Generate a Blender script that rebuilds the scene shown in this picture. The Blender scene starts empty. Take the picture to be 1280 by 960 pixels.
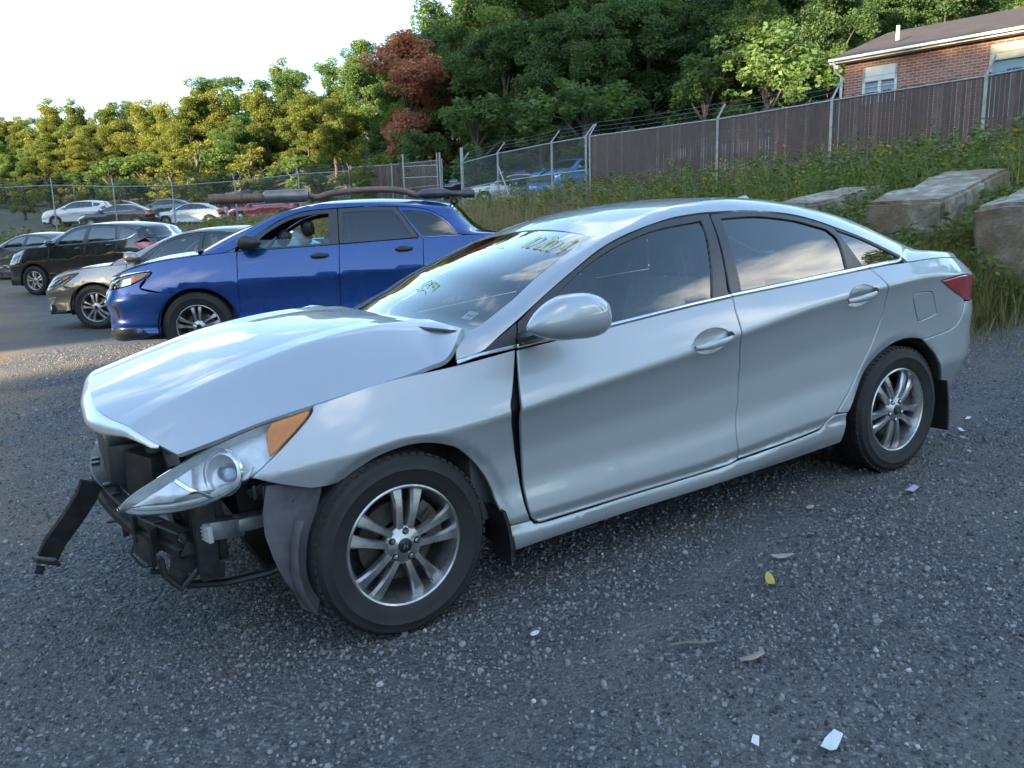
import bpy, bmesh, math, random
import numpy as np
from mathutils import Vector, Matrix, Euler
from mathutils.geometry import delaunay_2d_cdt
random.seed(7); RNG = np.random.default_rng(7)
SC = bpy.context.scene
COL = SC.collection
rad = math.radians

# ------------------------------------------------------------------ camera
cam = bpy.data.cameras.new('camera'); camo = bpy.data.objects.new('camera', cam); COL.objects.link(camo)
CAM_P = Vector((-1.008, -2.455, 1.406)); YAW, PITCH, ROLL = .5241, .1894, -.026
_f = Vector((math.sin(YAW)*math.cos(PITCH), math.cos(YAW)*math.cos(PITCH), -math.sin(PITCH)))
_r0 = Vector((math.cos(YAW), -math.sin(YAW), 0)); _u0 = _r0.cross(_f)
_r = _r0*math.cos(ROLL)+_u0*math.sin(ROLL); _u = _u0*math.cos(ROLL)-_r0*math.sin(ROLL)
camo.matrix_world = Matrix(((_r.x,_u.x,-_f.x,CAM_P.x),(_r.y,_u.y,-_f.y,CAM_P.y),(_r.z,_u.z,-_f.z,CAM_P.z),(0,0,0,1)))
cam.sensor_fit = 'HORIZONTAL'; cam.sensor_width = 36; cam.lens = 36*1000/1280; cam.clip_start = .05; cam.clip_end = 3000
SC.camera = camo

# ------------------------------------------------------------------ sky, sun, exposure
SUN_EL, SUN_AZ = rad(12), rad(262)     # azimuth clockwise from +Y; the sun stands low to the left of the lot
SKY_STRENGTH, SUN_STRENGTH, EXPOSURE = .15, 5.0, 2.3
world = bpy.data.worlds.new('World'); SC.world = world; world.use_nodes = True
wn, wl = world.node_tree.nodes, world.node_tree.links; wn.clear()
def W(t, **k):
    n = wn.new(t)
    for a, b in k.items(): setattr(n, a, b)
    return n
sky = W('ShaderNodeTexSky', sky_type='NISHITA', sun_disc=False); sky.sun_elevation = SUN_EL; sky.sun_rotation = SUN_AZ
sky.air_density = 1.15; sky.dust_density = .45; sky.ozone_density = 2.0; sky.altitude = 100
tc = W('ShaderNodeTexCoord'); sep = W('ShaderNodeSeparateXYZ'); wl.new(tc.outputs['Generated'], sep.inputs[0])
# clouds: noise on the plane the view ray meets overhead
mx = W('ShaderNodeMath', operation='MAXIMUM'); wl.new(sep.outputs['Z'], mx.inputs[0]); mx.inputs[1].default_value = .04
ad = W('ShaderNodeMath', operation='ADD'); wl.new(mx.outputs[0], ad.inputs[0]); ad.inputs[1].default_value = .12
cmb = W('ShaderNodeCombineXYZ')
for i, ax in enumerate('XY'):
    dv = W('ShaderNodeMath', operation='DIVIDE'); wl.new(sep.outputs[ax], dv.inputs[0]); wl.new(ad.outputs[0], dv.inputs[1]); wl.new(dv.outputs[0], cmb.inputs[i])
nz = W('ShaderNodeTexNoise'); nz.inputs['Scale'].default_value = 1.15; nz.inputs['Detail'].default_value = 7; nz.inputs['Roughness'].default_value = .55; nz.inputs['Distortion'].default_value = .25
mp = W('ShaderNodeMapping'); mp.inputs['Location'].default_value = (1.3, .4, 0); wl.new(cmb.outputs[0], mp.inputs[0]); wl.new(mp.outputs[0], nz.inputs['Vector'])
cr = W('ShaderNodeValToRGB'); cr.color_ramp.elements[0].position = .57; cr.color_ramp.elements[1].position = .72; wl.new(nz.outputs['Fac'], cr.inputs[0])
cb = W('ShaderNodeMix', data_type='RGBA'); cb.inputs[6].default_value = (0, 0, 0, 1)
wl.new(cr.outputs[0], cb.inputs[0]); wl.new(sky.outputs[0], cb.inputs[6])
cb.inputs[7].default_value = (8.2, 7.8, 7.0, 1)
bg = W('ShaderNodeBackground'); bg.inputs[1].default_value = SKY_STRENGTH; wl.new(cb.outputs[2], bg.inputs[0])
wo = W('ShaderNodeOutputWorld'); wl.new(bg.outputs[0], wo.inputs[0])
sun = bpy.data.lights.new('sun', 'SUN'); sun.energy = SUN_STRENGTH; sun.angle = rad(.6); sun.color = (1, .83, .58)
suno = bpy.data.objects.new('sun', sun); COL.objects.link(suno)
SUN_DIR = Vector((math.sin(SUN_AZ)*math.cos(SUN_EL), math.cos(SUN_AZ)*math.cos(SUN_EL), math.sin(SUN_EL)))
suno.rotation_euler = SUN_DIR.to_track_quat('Z', 'Y').to_euler()
suno.location = (0, 0, 30)
vs = SC.view_settings; vs.view_transform = 'Standard'; vs.look = 'None'; vs.exposure = EXPOSURE; vs.gamma = 1; vs.use_curve_mapping = False
SC.render.engine = 'CYCLES'
cy = SC.cycles; cy.use_denoising = True; cy.max_bounces = 8; cy.transparent_max_bounces = 16; cy.glossy_bounces = 4; cy.diffuse_bounces = 3; cy.caustics_reflective = False; cy.caustics_refractive = False
cy.use_adaptive_sampling = True; cy.adaptive_threshold = .012

# ------------------------------------------------------------------ helpers
def srgb(r, g, b):
    f = lambda c: c/12.92 if c <= .04045 else ((c+.055)/1.055)**2.4
    return (f(r/255), f(g/255), f(b/255), 1)
class NT:
    def __init__(s, m): s.m = m; m.use_nodes = True; s.n = m.node_tree.nodes; s.l = m.node_tree.links; s.b = s.n['Principled BSDF']; s.out = s.n['Material Output']
    def new(s, t, **k):
        n = s.n.new(t)
        for a, b in k.items(): setattr(n, a, b)
        return n
    def tex(s, scale=5., detail=4., rough=.55, coord='Object', typ='ShaderNodeTexNoise', dist=0.):
        c = s.new('ShaderNodeTexCoord'); t = s.new(typ); t.inputs['Scale'].default_value = scale
        if typ == 'ShaderNodeTexNoise': t.inputs['Detail'].default_value = detail; t.inputs['Roughness'].default_value = rough; t.inputs['Distortion'].default_value = dist
        s.l.new(c.outputs[coord], t.inputs['Vector']); return t
    def ramp(s, fac, stops):
        r = s.new('ShaderNodeValToRGB'); e = r.color_ramp.elements
        while len(e) < len(stops): e.new(.5)
        for el, (p, c) in zip(e, stops): el.position = p; el.color = c if len(c) == 4 else (*c, 1)
        s.l.new(fac, r.inputs[0]); return r.outputs[0]
    def mix(s, fac, a, b, mode='MIX'):
        m = s.new('ShaderNodeMix', data_type='RGBA', blend_type=mode)
        for i, v in ((0, fac), (6, a), (7, b)):
            if hasattr(v, 'links') or isinstance(v, bpy.types.NodeSocket): s.l.new(v, m.inputs[i])
            else: m.inputs[i].default_value = v if i == 0 else (v if len(v) == 4 else (*v, 1))
        return m.outputs[2]
    def math(s, op, a, b=0.):
        m = s.new('ShaderNodeMath', operation=op)
        for i, v in ((0, a), (1, b)):
            if isinstance(v, bpy.types.NodeSocket): s.l.new(v, m.inputs[i])
            else: m.inputs[i].default_value = v
        return m.outputs[0]
    def bump(s, h, strength=.3, dist=.01):
        b = s.new('ShaderNodeBump'); b.inputs['Strength'].default_value = strength; b.inputs['Distance'].default_value = dist
        s.l.new(h, b.inputs['Height']); s.l.new(b.outputs[0], s.b.inputs['Normal']); return b
MATS = {}
def mat(name, col=(.5, .5, .5), rough=.5, metal=0., coat=0., coat_rough=.04, var=0., vscale=6., bump=0., bscale=80., bdist=.002, emit=None, spec=.5, dirt=None, trans=0., rvar=0.):
    if name in MATS: return MATS[name]
    m = bpy.data.materials.new(name); t = NT(m); b = t.b
    col = col if len(col) == 4 else (*col, 1)
    b.inputs['Base Color'].default_value = col; b.inputs['Roughness'].default_value = rough; b.inputs['Metallic'].default_value = metal
    b.inputs['Coat Weight'].default_value = coat; b.inputs['Coat Roughness'].default_value = coat_rough; b.inputs['Specular IOR Level'].default_value = spec
    b.inputs['Transmission Weight'].default_value = trans
    if var or dirt:
        n = t.tex(vscale, 6, .6)
        c = t.ramp(n.outputs['Fac'], [(.3, tuple(c*(1-var) for c in col[:3])), (.7, tuple(min(1, c*(1+var)) for c in col[:3]))])
        if dirt:
            n2 = t.tex(vscale*.6, 8, .7, dist=.4); f = t.ramp(n2.outputs['Fac'], [(.48, (0, 0, 0)), (.75, (1, 1, 1))])
            c = t.mix(t.math('MULTIPLY', f, dirt[1]), c, dirt[0])
        t.l.new(c, b.inputs['Base Color'])
    if rvar:
        n = t.tex(vscale*1.7, 6, .65)
        rr = t.ramp(n.outputs['Fac'], [(.3, (max(0, rough-rvar),)*3), (.7, (min(1, rough+rvar),)*3)]); t.l.new(rr, b.inputs['Roughness'])
    if bump:
        n = t.tex(bscale, 5, .6); t.bump(n.outputs['Fac'], bump, bdist)
    if emit: b.inputs['Emission Color'].default_value = (*emit[:3], 1); b.inputs['Emission Strength'].default_value = emit[3]
    MATS[name] = m; return m
def glass_mat(name, tint, ior=1.5, rough=0., mult=2.):
    """thin pane: Fresnel reflection over tinted see-through"""
    if name in MATS: return MATS[name]
    m = bpy.data.materials.new(name); t = NT(m); t.n.remove(t.b)
    tr = t.new('ShaderNodeBsdfTransparent'); tr.inputs[0].default_value = (*tint, 1)
    gl = t.new('ShaderNodeBsdfGlossy'); gl.inputs[0].default_value = (1, 1, 1, 1); gl.inputs['Roughness'].default_value = rough
    fr = t.new('ShaderNodeFresnel'); fr.inputs[0].default_value = ior
    f2 = t.math('MULTIPLY', fr.outputs[0], mult); f2 = t.math('MINIMUM', f2, 1.)
    mx = t.new('ShaderNodeMixShader'); t.l.new(f2, mx.inputs[0]); t.l.new(tr.outputs[0], mx.inputs[1]); t.l.new(gl.outputs[0], mx.inputs[2]); t.l.new(mx.outputs[0], t.out.inputs[0])
    MATS[name] = m; return m

def tag(o, label=None, cat=None, group=None, kind=None):
    if label: o['label'] = label
    if cat: o['category'] = cat
    if group: o['group'] = group
    if kind: o['kind'] = kind
    return o
def empty(name, loc=(0, 0, 0), rz=0., label=None, cat=None, group=None):
    o = bpy.data.objects.new(name, None); COL.objects.link(o); o.location = loc; o.rotation_euler = (0, 0, rz); o.empty_display_size = .2
    return tag(o, label, cat, group)
def link(name, me, parent=None):
    o = bpy.data.objects.new(name, me); COL.objects.link(o)
    if parent is not None: o.parent = parent
    return o
def mesh_np(name, V, Fc, m, smooth=True, normals=None, angle=None):
    """V (n,3); Fc: (k,3) or (k,4) array or list of lists"""
    me = bpy.data.meshes.new(name); V = np.asarray(V, np.float32)
    if isinstance(Fc, np.ndarray):
        k, w = Fc.shape
        me.vertices.add(len(V)); me.vertices.foreach_set('co', V.ravel()); me.loops.add(k*w); me.loops.foreach_set('vertex_index', Fc.astype(np.int32).ravel())
        me.polygons.add(k); me.polygons.foreach_set('loop_start', np.arange(0, k*w, w, dtype=np.int32)); me.polygons.foreach_set('loop_total', np.full(k, w, np.int32)); me.update(calc_edges=True); me.validate()
    else: me.from_pydata(V.tolist(), [], Fc); me.update()
    if m is not None:
        for mm in (m if isinstance(m, (list, tuple)) else [m]): me.materials.append(mm)
    if smooth:
        me.polygons.foreach_set('use_smooth', np.ones(len(me.polygons), bool))
        if angle: me.set_sharp_from_angle(angle=rad(angle))
    if normals is not None: me.normals_split_custom_set_from_vertices(np.asarray(normals, np.float32))
    return me
def copy_tree(o, parent=None):
    c = o.copy(); COL.objects.link(c); c.parent = parent
    for ch in list(o.children): copy_tree(ch, c)
    return c
def mirrored(o, cy2, parent):
    """a copy of a part with its mesh reflected to y -> cy2 - y"""
    me = o.data; V = np.zeros(len(me.vertices)*3, np.float32); me.vertices.foreach_get('co', V); V = V.reshape(-1, 3); V[:, 1] = cy2-V[:, 1]
    Fc = [list(p.vertices)[::-1] for p in me.polygons]; mi = [p.material_index for p in me.polygons]
    N = None
    if me.has_custom_normals:
        N = np.zeros((len(V), 3))
        for l, n in zip(me.loops, me.corner_normals): N[l.vertex_index] = n.vector
        N[:, 1] *= -1
    m2 = mesh_np(me.name, V, Fc, list(me.materials), True, N, None if N is not None else 35)
    m2.polygons.foreach_set('material_index', mi)
    c = link(o.name.split('.')[0], m2, parent)
    for k in o.keys(): c[k] = o[k]
    for ch in list(o.children):
        if ch.type == 'MESH': mirrored(ch, cy2, c)
    return c

class MB:
    def __init__(s): s.v = []; s.f = []
    def add(s, V, Fc):
        o = len(s.v); s.v += [tuple(map(float, p)) for p in V]; s.f += [[i+o for i in f] for f in Fc]; return s
    def box(s, c, d, rot=None, b=0.):
        x, y, z = (q/2 for q in d); b = min(b, x*.9, y*.9, z*.9)
        R = Euler(rot).to_matrix() if rot is not None else None
        if b <= 0:
            V = [(i*x, j*y, k*z) for i in (-1, 1) for j in (-1, 1) for k in (-1, 1)]
            Fc = [(0, 1, 3, 2), (4, 6, 7, 5), (0, 4, 5, 1), (2, 3, 7, 6), (0, 2, 6, 4), (1, 5, 7, 3)]
        else:
            bm = bmesh.new(); bmesh.ops.create_cube(bm, size=1)
            for v in bm.verts: v.co = Vector((v.co.x*2*x, v.co.y*2*y, v.co.z*2*z))
            bmesh.ops.bevel(bm, geom=bm.edges[:], offset=b, segments=2, profile=.6, affect='EDGES')
            bm.verts.index_update(); V = [tuple(v.co) for v in bm.verts]; Fc = [[v.index for v in f.verts] for f in bm.faces]; bm.free()
        out = []
        for p in V:
            p = Vector(p)
            if R: p = R @ p
            out.append(p+Vector(c))
        return s.add(out, Fc)
    def tube(s, path, r, n=8, closed=False, cap=True, flat=1.):
        P = [Vector(p) for p in path]; L = len(P); rr = r if hasattr(r, '__len__') else [r]*L
        V = []; up = Vector((0, 0, 1)); prev = None
        for i, p in enumerate(P):
            a = P[(i-1) % L] if (closed or i) else P[0]; b = P[(i+1) % L] if (closed or i < L-1) else P[-1]
            t = (b-a).normalized()
            if prev is None:
                x = t.cross(up)
                if x.length < .1: x = t.cross(Vector((0, 1, 0)))
                x.normalize()
            else: x = (prev-t*prev.dot(t)).normalized()
            prev = x; y = t.cross(x)
            for k in range(n):
                a_ = 2*math.pi*k/n; V.append(p+x*math.cos(a_)*rr[i]+y*math.sin(a_)*rr[i]*flat)
        Fc = []
        for i in range(L if closed else L-1):
            for k in range(n):
                j = (i+1) % L; Fc.append((i*n+k, i*n+(k+1) % n, j*n+(k+1) % n, j*n+k))
        if cap and not closed: Fc += [list(range(n))[::-1], [(L-1)*n+k for k in range(n)]]
        return s.add(V, Fc)
    def lathe(s, prof, n=32, c=(0, 0, 0), axis='y', closed=False):
        """prof [(r,h)], h runs along the axis"""
        V = []; c = Vector(c)
        for r, h in prof:
            for k in range(n):
                a = 2*math.pi*k/n; p, q = r*math.cos(a), r*math.sin(a)
                V.append(c+Vector({'y': (p, h, q), 'z': (p, q, h), 'x': (h, p, q)}[axis]))
        m = len(prof); Fc = []
        for i in range(m if closed else m-1):
            for k in range(n):
                j = (i+1) % m; Fc.append((i*n+k, j*n+k, j*n+(k+1) % n, i*n+(k+1) % n))
        return s.add(V, Fc)
    def prism(s, pts, ext):
        n = len(pts); e = Vector(ext); P = [Vector(p) for p in pts]
        return s.add(P+[p+e for p in P], [list(range(n))[::-1], list(range(n, 2*n))]+[(i, (i+1) % n, n+(i+1) % n, n+i) for i in range(n)])
    def grid(s, G, closed_u=False):
        m, n = len(G), len(G[0])
        return s.add([p for row in G for p in row], [(i*n+j, ((i+1) % m)*n+j, ((i+1) % m)*n+j+1, i*n+j+1) for i in range(m if closed_u else m-1) for j in range(n-1)])
    def build(s, name, m, parent=None, angle=35, fix=True):
        me = bpy.data.meshes.new(name); me.from_pydata(s.v, [], s.f)
        if fix:
            bm = bmesh.new(); bm.from_mesh(me); bmesh.ops.recalc_face_normals(bm, faces=bm.faces); bm.to_mesh(me); bm.free()
        me.materials.append(m); me.update()
        me.polygons.foreach_set('use_smooth', np.ones(len(me.polygons), bool)); me.set_sharp_from_angle(angle=rad(angle))
        return link(name, me, parent)

def pch(xk, yk, x):
    xk = np.asarray(xk, float); yk = np.asarray(yk, float); x = np.clip(np.asarray(x, float), xk[0], xk[-1])
    h = np.diff(xk); d = np.diff(yk)/h; m = np.zeros_like(yk)
    if len(xk) > 2:
        p, q = d[:-1], d[1:]; ok = p*q > 0; ps = np.where(ok, p, 1); qs = np.where(ok, q, 1)
        m[1:-1] = np.where(ok, 3*(h[:-1]+h[1:])/((2*h[1:]+h[:-1])/ps+(h[1:]+2*h[:-1])/qs), 0)
    m[0] = d[0]; m[-1] = d[-1]
    i = np.clip(np.searchsorted(xk, x, side='right')-1, 0, len(xk)-2); t = (x-xk[i])/h[i]
    return ((2*t**3-3*t**2+1)*yk[i]+(t**3-2*t**2+t)*h[i]*m[i]+(-2*t**3+3*t**2)*yk[i+1]+(t**3-t**2)*h[i]*m[i+1])
def sst(a, b, x):
    t = np.clip((x-a)/(b-a), 0, 1); return t*t*(3-2*t)
def crom(P, n=6, closed=False):
    """Catmull-Rom through points"""
    P = np.asarray(P, float); L = len(P)
    if L < 3: return P
    out = []
    for i in range(L if closed else L-1):
        p1, p2 = P[i], P[(i+1) % L]
        p0 = P[i-1] if (i or closed) else 2*p1-p2
        p3 = P[(i+2) % L] if (closed or i+2 < L) else 2*p2-p1
        for k in range(n):
            t = k/n; out.append(.5*(2*p1+(p2-p0)*t+(2*p0-5*p1+4*p2-p3)*t*t+(3*p1-p0-3*p2+p3)*t**3))
    if not closed: out.append(P[-1])
    return np.array(out)
def outline(segs):
    """closed 2-D outline from segments; each is smooth, corners lie between segments; a 2-point segment is straight"""
    out = []
    for s in segs:
        c = crom(s, 5); out += [tuple(p) for p in c]
    res = []
    for p in out:
        if not res or math.hypot(p[0]-res[-1][0], p[1]-res[-1][1]) > 1e-4: res.append(p)
    if math.hypot(res[0][0]-res[-1][0], res[0][1]-res[-1][1]) < 1e-4: res.pop()
    return res
def resample(poly, step):
    out = []; n = len(poly)
    for i in range(n):
        a, b = np.array(poly[i]), np.array(poly[(i+1) % n]); k = max(1, int(np.ceil(np.linalg.norm(b-a)/step)))
        for j in range(k): out.append(a+(b-a)*j/k)
    return np.array(out)
def area2(P): x, y = P[:, 0], P[:, 1]; return .5*np.sum(x*np.roll(y, -1)-np.roll(x, -1)*y)
def inside(P, q):
    x, y = q[:, 0], q[:, 1]; r = np.zeros(len(q), bool); n = len(P)
    for i in range(n):
        x1, y1 = P[i]; x2, y2 = P[(i+1) % n]
        c = ((y1 > y) != (y2 > y)); 
        if c.any(): r ^= c & (x < (x2-x1)*(y-y1)/((y2-y1) if y2 != y1 else 1e-12)+x1)
    return r
def offset_loop(P, d):
    a = np.roll(P, 1, 0); b = np.roll(P, -1, 0)
    e1 = P-a; e2 = b-P; e1 /= np.linalg.norm(e1, axis=1, keepdims=True)+1e-12; e2 /= np.linalg.norm(e2, axis=1, keepdims=True)+1e-12
    n1 = np.stack([-e1[:, 1], e1[:, 0]], 1); n2 = np.stack([-e2[:, 1], e2[:, 0]], 1); n = n1+n2; L = np.linalg.norm(n, axis=1, keepdims=True)
    n = np.where(L > .3, n/np.maximum(L, 1e-6), n1); c = np.clip(np.sum(n*n1, 1, keepdims=True), .5, 1)
    return P+n*d/c
def panel(name, poly, surf, m, parent, res=.03, rnd=.004, depth=.016, sign=1., holes=(), off=0., feat=()):
    """sheet-metal panel: a closed outline in the surface's own coordinates, laid on surf(a,b), with a rolled edge"""
    def loops(pl, ccw):
        P = resample(pl, res*.8)
        if (area2(P) > 0) != ccw: P = P[::-1]
        return P
    B = [loops(poly, True)]+[loops(h, False) for h in holes]
    I = [offset_loop(b, rnd) for b in B]
    lo, hi = B[0].min(0), B[0].max(0)
    ga, gb = np.meshgrid(np.arange(lo[0]+res/2, hi[0], res), np.arange(lo[1]+res/2, hi[1], res)); g = np.stack([ga.ravel(), gb.ravel()], 1)
    g[:, 0] += (np.floor((g[:, 1]-lo[1])/res) % 2)*res*.5
    k = inside(I[0], g)
    for h in I[1:]: k &= ~inside(h, g)
    g = g[k]; al = np.concatenate(I); fe = []; fp = np.zeros((0, 2))
    for ln in feat:
        L = np.array(ln, float); k = inside(I[0], L)
        for h in I[1:]: k &= ~inside(h, L)
        k &= np.array([((al-p)**2).sum(1).min() > 1e-4 for p in L]); j = len(fp); ok = np.where(k)[0]; fp = np.concatenate([fp, L[ok]]); fe += [(j+i, j+i+1) for i in range(len(ok)-1) if ok[i+1] == ok[i]+1]
    if len(fp) and len(g):
        d2 = np.full(len(g), 1e9)
        for c in range(0, len(fp), 64): d2 = np.minimum(d2, ((g[:, None]-fp[None, c:c+64])**2).sum(2).min(1))
        g = g[d2 > (res*.45)**2]
    if len(g):
        d2 = np.full(len(g), 1e9)
        for c in range(0, len(al), 64): d2 = np.minimum(d2, ((g[:, None]-al[None, c:c+64])**2).sum(2).min(1))
        g = g[d2 > (res*.5)**2]
    pts = np.concatenate([al, fp, g]); ed = [(len(al)+i, len(al)+j) for i, j in fe]; o = 0
    for b in I: n = len(b); ed += [(o+i, o+(i+1) % n) for i in range(n)]; o += n
    vo, _, fo, _, _, _ = delaunay_2d_cdt([Vector(p) for p in pts], ed, [], 0, 1e-7)
    q = np.array([tuple(v) for v in vo]); F = np.array([f for f in fo if len(f) == 3]); cen = q[F].mean(1)
    k = inside(I[0], cen)
    for h in I[1:]: k &= ~inside(h, cen)
    F = F[k]
    def ev(p):
        e = 2e-3; P = surf(p[:, 0], p[:, 1]); du = surf(p[:, 0]+e, p[:, 1])-surf(p[:, 0]-e, p[:, 1]); dv = surf(p[:, 0], p[:, 1]+e)-surf(p[:, 0], p[:, 1]-e)
        N = np.cross(du, dv)*sign; N /= np.linalg.norm(N, axis=1, keepdims=True)+1e-12; return P+N*off, N
    P, N = ev(q)
    if sign > 0: pass
    tri = F if sign > 0 else F[:, ::-1]
    V = [P]; NN = [N]; FF = [tri.tolist()]; base = len(P)
    for b, i in zip(B, I):
        Pi, Ni = ev(i); Pb, Nb = ev(b); out = Pb-Pi; out -= Nb*np.sum(out*Nb, 1, keepdims=True); out /= np.linalg.norm(out, axis=1, keepdims=True)+1e-12
        r1 = Pb-Nb*rnd*.7; r2 = Pb-Nb*depth; n = len(b)
        n1 = out*.85+Nb*.5; n1 /= np.linalg.norm(n1, axis=1, keepdims=True)
        V += [Pi, r1, r2]; NN += [Ni, n1, out]
        q4 = []
        for a_ in (0, n):
            for j in range(n):
                f = [base+a_+j, base+a_+n+j, base+a_+n+(j+1) % n, base+a_+(j+1) % n]
                q4.append(f if sign > 0 else f[::-1])
        FF.append(q4); base += 3*n
    me = mesh_np(name, np.concatenate(V), [f for F_ in FF for f in F_], m, True, np.concatenate(NN))
    return link(name, me, parent)
class Side:
    """left flank of a car body: the point for (u along the plan curve, height z)"""
    def __init__(s, plan, st, arches, rw, prof=None, sill=None, tum=1., rt=.5):
        s.pu, s.px, s.py = zip(*plan); s.st = st; s.ar = arches; s.rw = rw; s.tum = tum; s.rt = rt
        s.prof = prof or [(0, 0), (.05, .012), (.2, .033), (.45, .050), (.68, .049), (.88, .033), (1., .024)]
        s.sill = sill or [(0, .024), (.034, .042), (.045, .038), (.05, .024), (.09, .026), (.125, .038), (.15, .060), (.3, .12)]
    def raw(s, u, z):
        T = s.st; g_ = lambda k: pch(T['x'], T[k], u)
        zc, zb, ib, k, zl = g_('zc'), g_('zb'), g_('ib'), g_('k'), g_('zl')
        f = np.clip((zc-z)/np.maximum(zc-zl, .05), 0, 1); tk = g_('tk') if 'tk' in T else 1.
        pz, pd = zip(*s.prof); a_, b_ = zip(*s.sill)
        dl = np.where(z > zl, pch(pz, pd, f)*(k+(1-k)*f), tk*pch(a_, b_, np.clip(zl-z, 0, a_[-1]))+(1-tk)*(.024+.10*np.maximum(zl-z, 0)))
        dl = dl+np.maximum(s.rt-z, 0)*sst(s.rw-.25, s.rw, u)*.5-.02*sst(s.rw-.1, s.rw+.2, u)*sst(.86, .74, z)
        a = np.clip((z-zc)/np.maximum(zb-zc, .03), 0, 1); h = np.maximum(z-zb, 0)
        return np.where(z < zc, dl, ib*(a*.72+.28*a*a)+(.40*h+.42*h*h)*s.tum)
    def __call__(s, u, z):
        u = np.asarray(u, float); z = np.asarray(z, float)+0*u; u = u+0*z
        D = sum(s.raw(u, z+d) for d in (-.012, -.006, 0, .006, .012))/5
        X = pch(s.pu, s.px, u); Y = pch(s.pu, s.py, u)
        for ax, az, R, w, dep in s.ar: D = D+dep*(1-sst(R, R+w, np.hypot(X-ax, z-az)))*(z < 1.0)
        e = .01; tx = pch(s.pu, s.px, u+e)-pch(s.pu, s.px, u-e); ty = pch(s.pu, s.py, u+e)-pch(s.pu, s.py, u-e); L = np.hypot(tx, ty)+1e-9
        w = sst(s.rw-.3, s.rw+.15, u)
        return np.stack([X-ty/L*w*D, Y+(tx/L*w+(1-w))*D, z], -1)
    def pt(s, u, z): return s(np.array([u]), np.array([z]))[0]
    def nrm(s, u, z):
        u = np.asarray(u, float); z = np.asarray(z, float); e = .004; n = np.cross(s(u+e, z)-s(u-e, z), s(u, z+e)-s(u, z-e)); return n/(np.linalg.norm(n, axis=-1, keepdims=True)+1e-12)
def strip_surf(outer, inner, t0, t1):
    """Hermite strip between two 3-D curves, parameters (s in 0..1 along, t in 0..1 across); t0,t1 are the end tangents"""
    n = len(outer); k = np.arange(n)/(n-1)
    A = [np.asarray(q, float) for q in (outer, inner, t0, t1)]
    def ip(Q, s): return np.stack([pch(k, Q[:, c], s) for c in range(3)], -1)
    def f(s, t):
        p0, p1, m0, m1 = (ip(Q, s) for Q in A); t = np.asarray(t)[:, None]; L = np.linalg.norm(p1-p0, axis=1, keepdims=True)
        return (2*t**3-3*t**2+1)*p0+(t**3-2*t**2+t)*L*m0+(-2*t**3+3*t**2)*p1+(t**3-t**2)*L*m1
    return f
def patch(name, surf, m, parent, nu=24, nv=12, sign=1., depth=.0, u0=0., u1=1., v0=0., v1=1., off=0.):
    """rectangular sheet of surf(u,v) with analytic normals and a turned-in rim"""
    U, Vv = np.meshgrid(np.linspace(u0, u1, nu+1), np.linspace(v0, v1, nv+1), indexing='ij'); u, v = U.ravel(), Vv.ravel()
    e = 1e-3; P = surf(u, v); N = np.cross(surf(np.minimum(u+e, u1), v)-surf(np.maximum(u-e, u0), v), surf(u, np.minimum(v+e, v1))-surf(u, np.maximum(v-e, v0)))*sign
    N /= np.linalg.norm(N, axis=1, keepdims=True)+1e-12; P = P+N*off
    idx = np.arange((nu+1)*(nv+1)).reshape(nu+1, nv+1)
    Fc = np.stack([idx[:-1, :-1], idx[1:, :-1], idx[1:, 1:], idx[:-1, 1:]], -1).reshape(-1, 4)
    if sign < 0: Fc = Fc[:, ::-1]
    Fc = Fc.tolist(); 
    if depth:
        ring = list(idx[:-1, 0])+list(idx[-1, :-1])+list(idx[::-1, -1][:-1])+list(idx[0, ::-1][:-1]); n = len(ring); b = len(P)
        C_ = P.mean(0); out = P[ring]-C_; out /= np.linalg.norm(out, axis=1, keepdims=True)
        P = np.concatenate([P, P[ring], P[ring]-N[ring]*depth]); nn = out; N = np.concatenate([N, nn, nn])
        for j in range(n):
            f = [b+j, b+n+j, b+n+(j+1) % n, b+(j+1) % n]; Fc.append(f if sign > 0 else f[::-1])
    return link(name, mesh_np(name, P, Fc, m, True, N), parent)
# ------------------------------------------------------------------ shared car materials
def paint(name, col, metal=.75, rough=.32, flake=.06, dust=.25):
    if name in MATS: return MATS[name]
    m = bpy.data.materials.new(name); t = NT(m); b = t.b
    n1 = t.tex(900, 2, .5); c = t.ramp(n1.outputs['Fac'], [(.35, tuple(x*(1-flake) for x in col)), (.65, tuple(min(1, x*(1+flake)) for x in col))])
    n2 = t.tex(3.5, 9, .7, dist=.6); d = t.ramp(n2.outputs['Fac'], [(.42, (0, 0, 0)), (.78, (1, 1, 1))])
    c = t.mix(t.math('MULTIPLY', d, dust*.35), c, (.30, .29, .27)); t.l.new(c, b.inputs['Base Color'])
    r = t.ramp(n2.outputs['Fac'], [(.3, (rough-.03,)*3), (.8, (rough+.06,)*3)]); t.l.new(r, b.inputs['Roughness'])
    b.inputs['Metallic'].default_value = metal; b.inputs['Coat Weight'].default_value = 1.; b.inputs['Coat Roughness'].default_value = .035; b.inputs['Coat IOR'].default_value = 1.55
    n3 = t.tex(260, 2, .5); t.bump(n3.outputs['Fac'], .012, .001)
    MATS[name] = m; return m
silver = paint('silver_paint', (.42, .44, .47), .55, .48)
black_plastic = mat('black_plastic', (.022, .023, .025), .42, var=.25, vscale=14, rvar=.1)
dark_trim = mat('window_trim', (.035, .034, .037), .38, var=.15, vscale=20, coat=.3, coat_rough=.2)
rubber_seal = mat('rubber_seal', (.010, .010, .011), .6)
chrome = mat('chrome', (.72, .73, .75), .10, 1., rvar=.06, vscale=25)
dirty_black = mat('dusty_black_metal', (.025, .026, .028), .5, .2, dirt=((.11, .10, .09), .55), vscale=18, var=.3, bump=.15, bscale=60)
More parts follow.
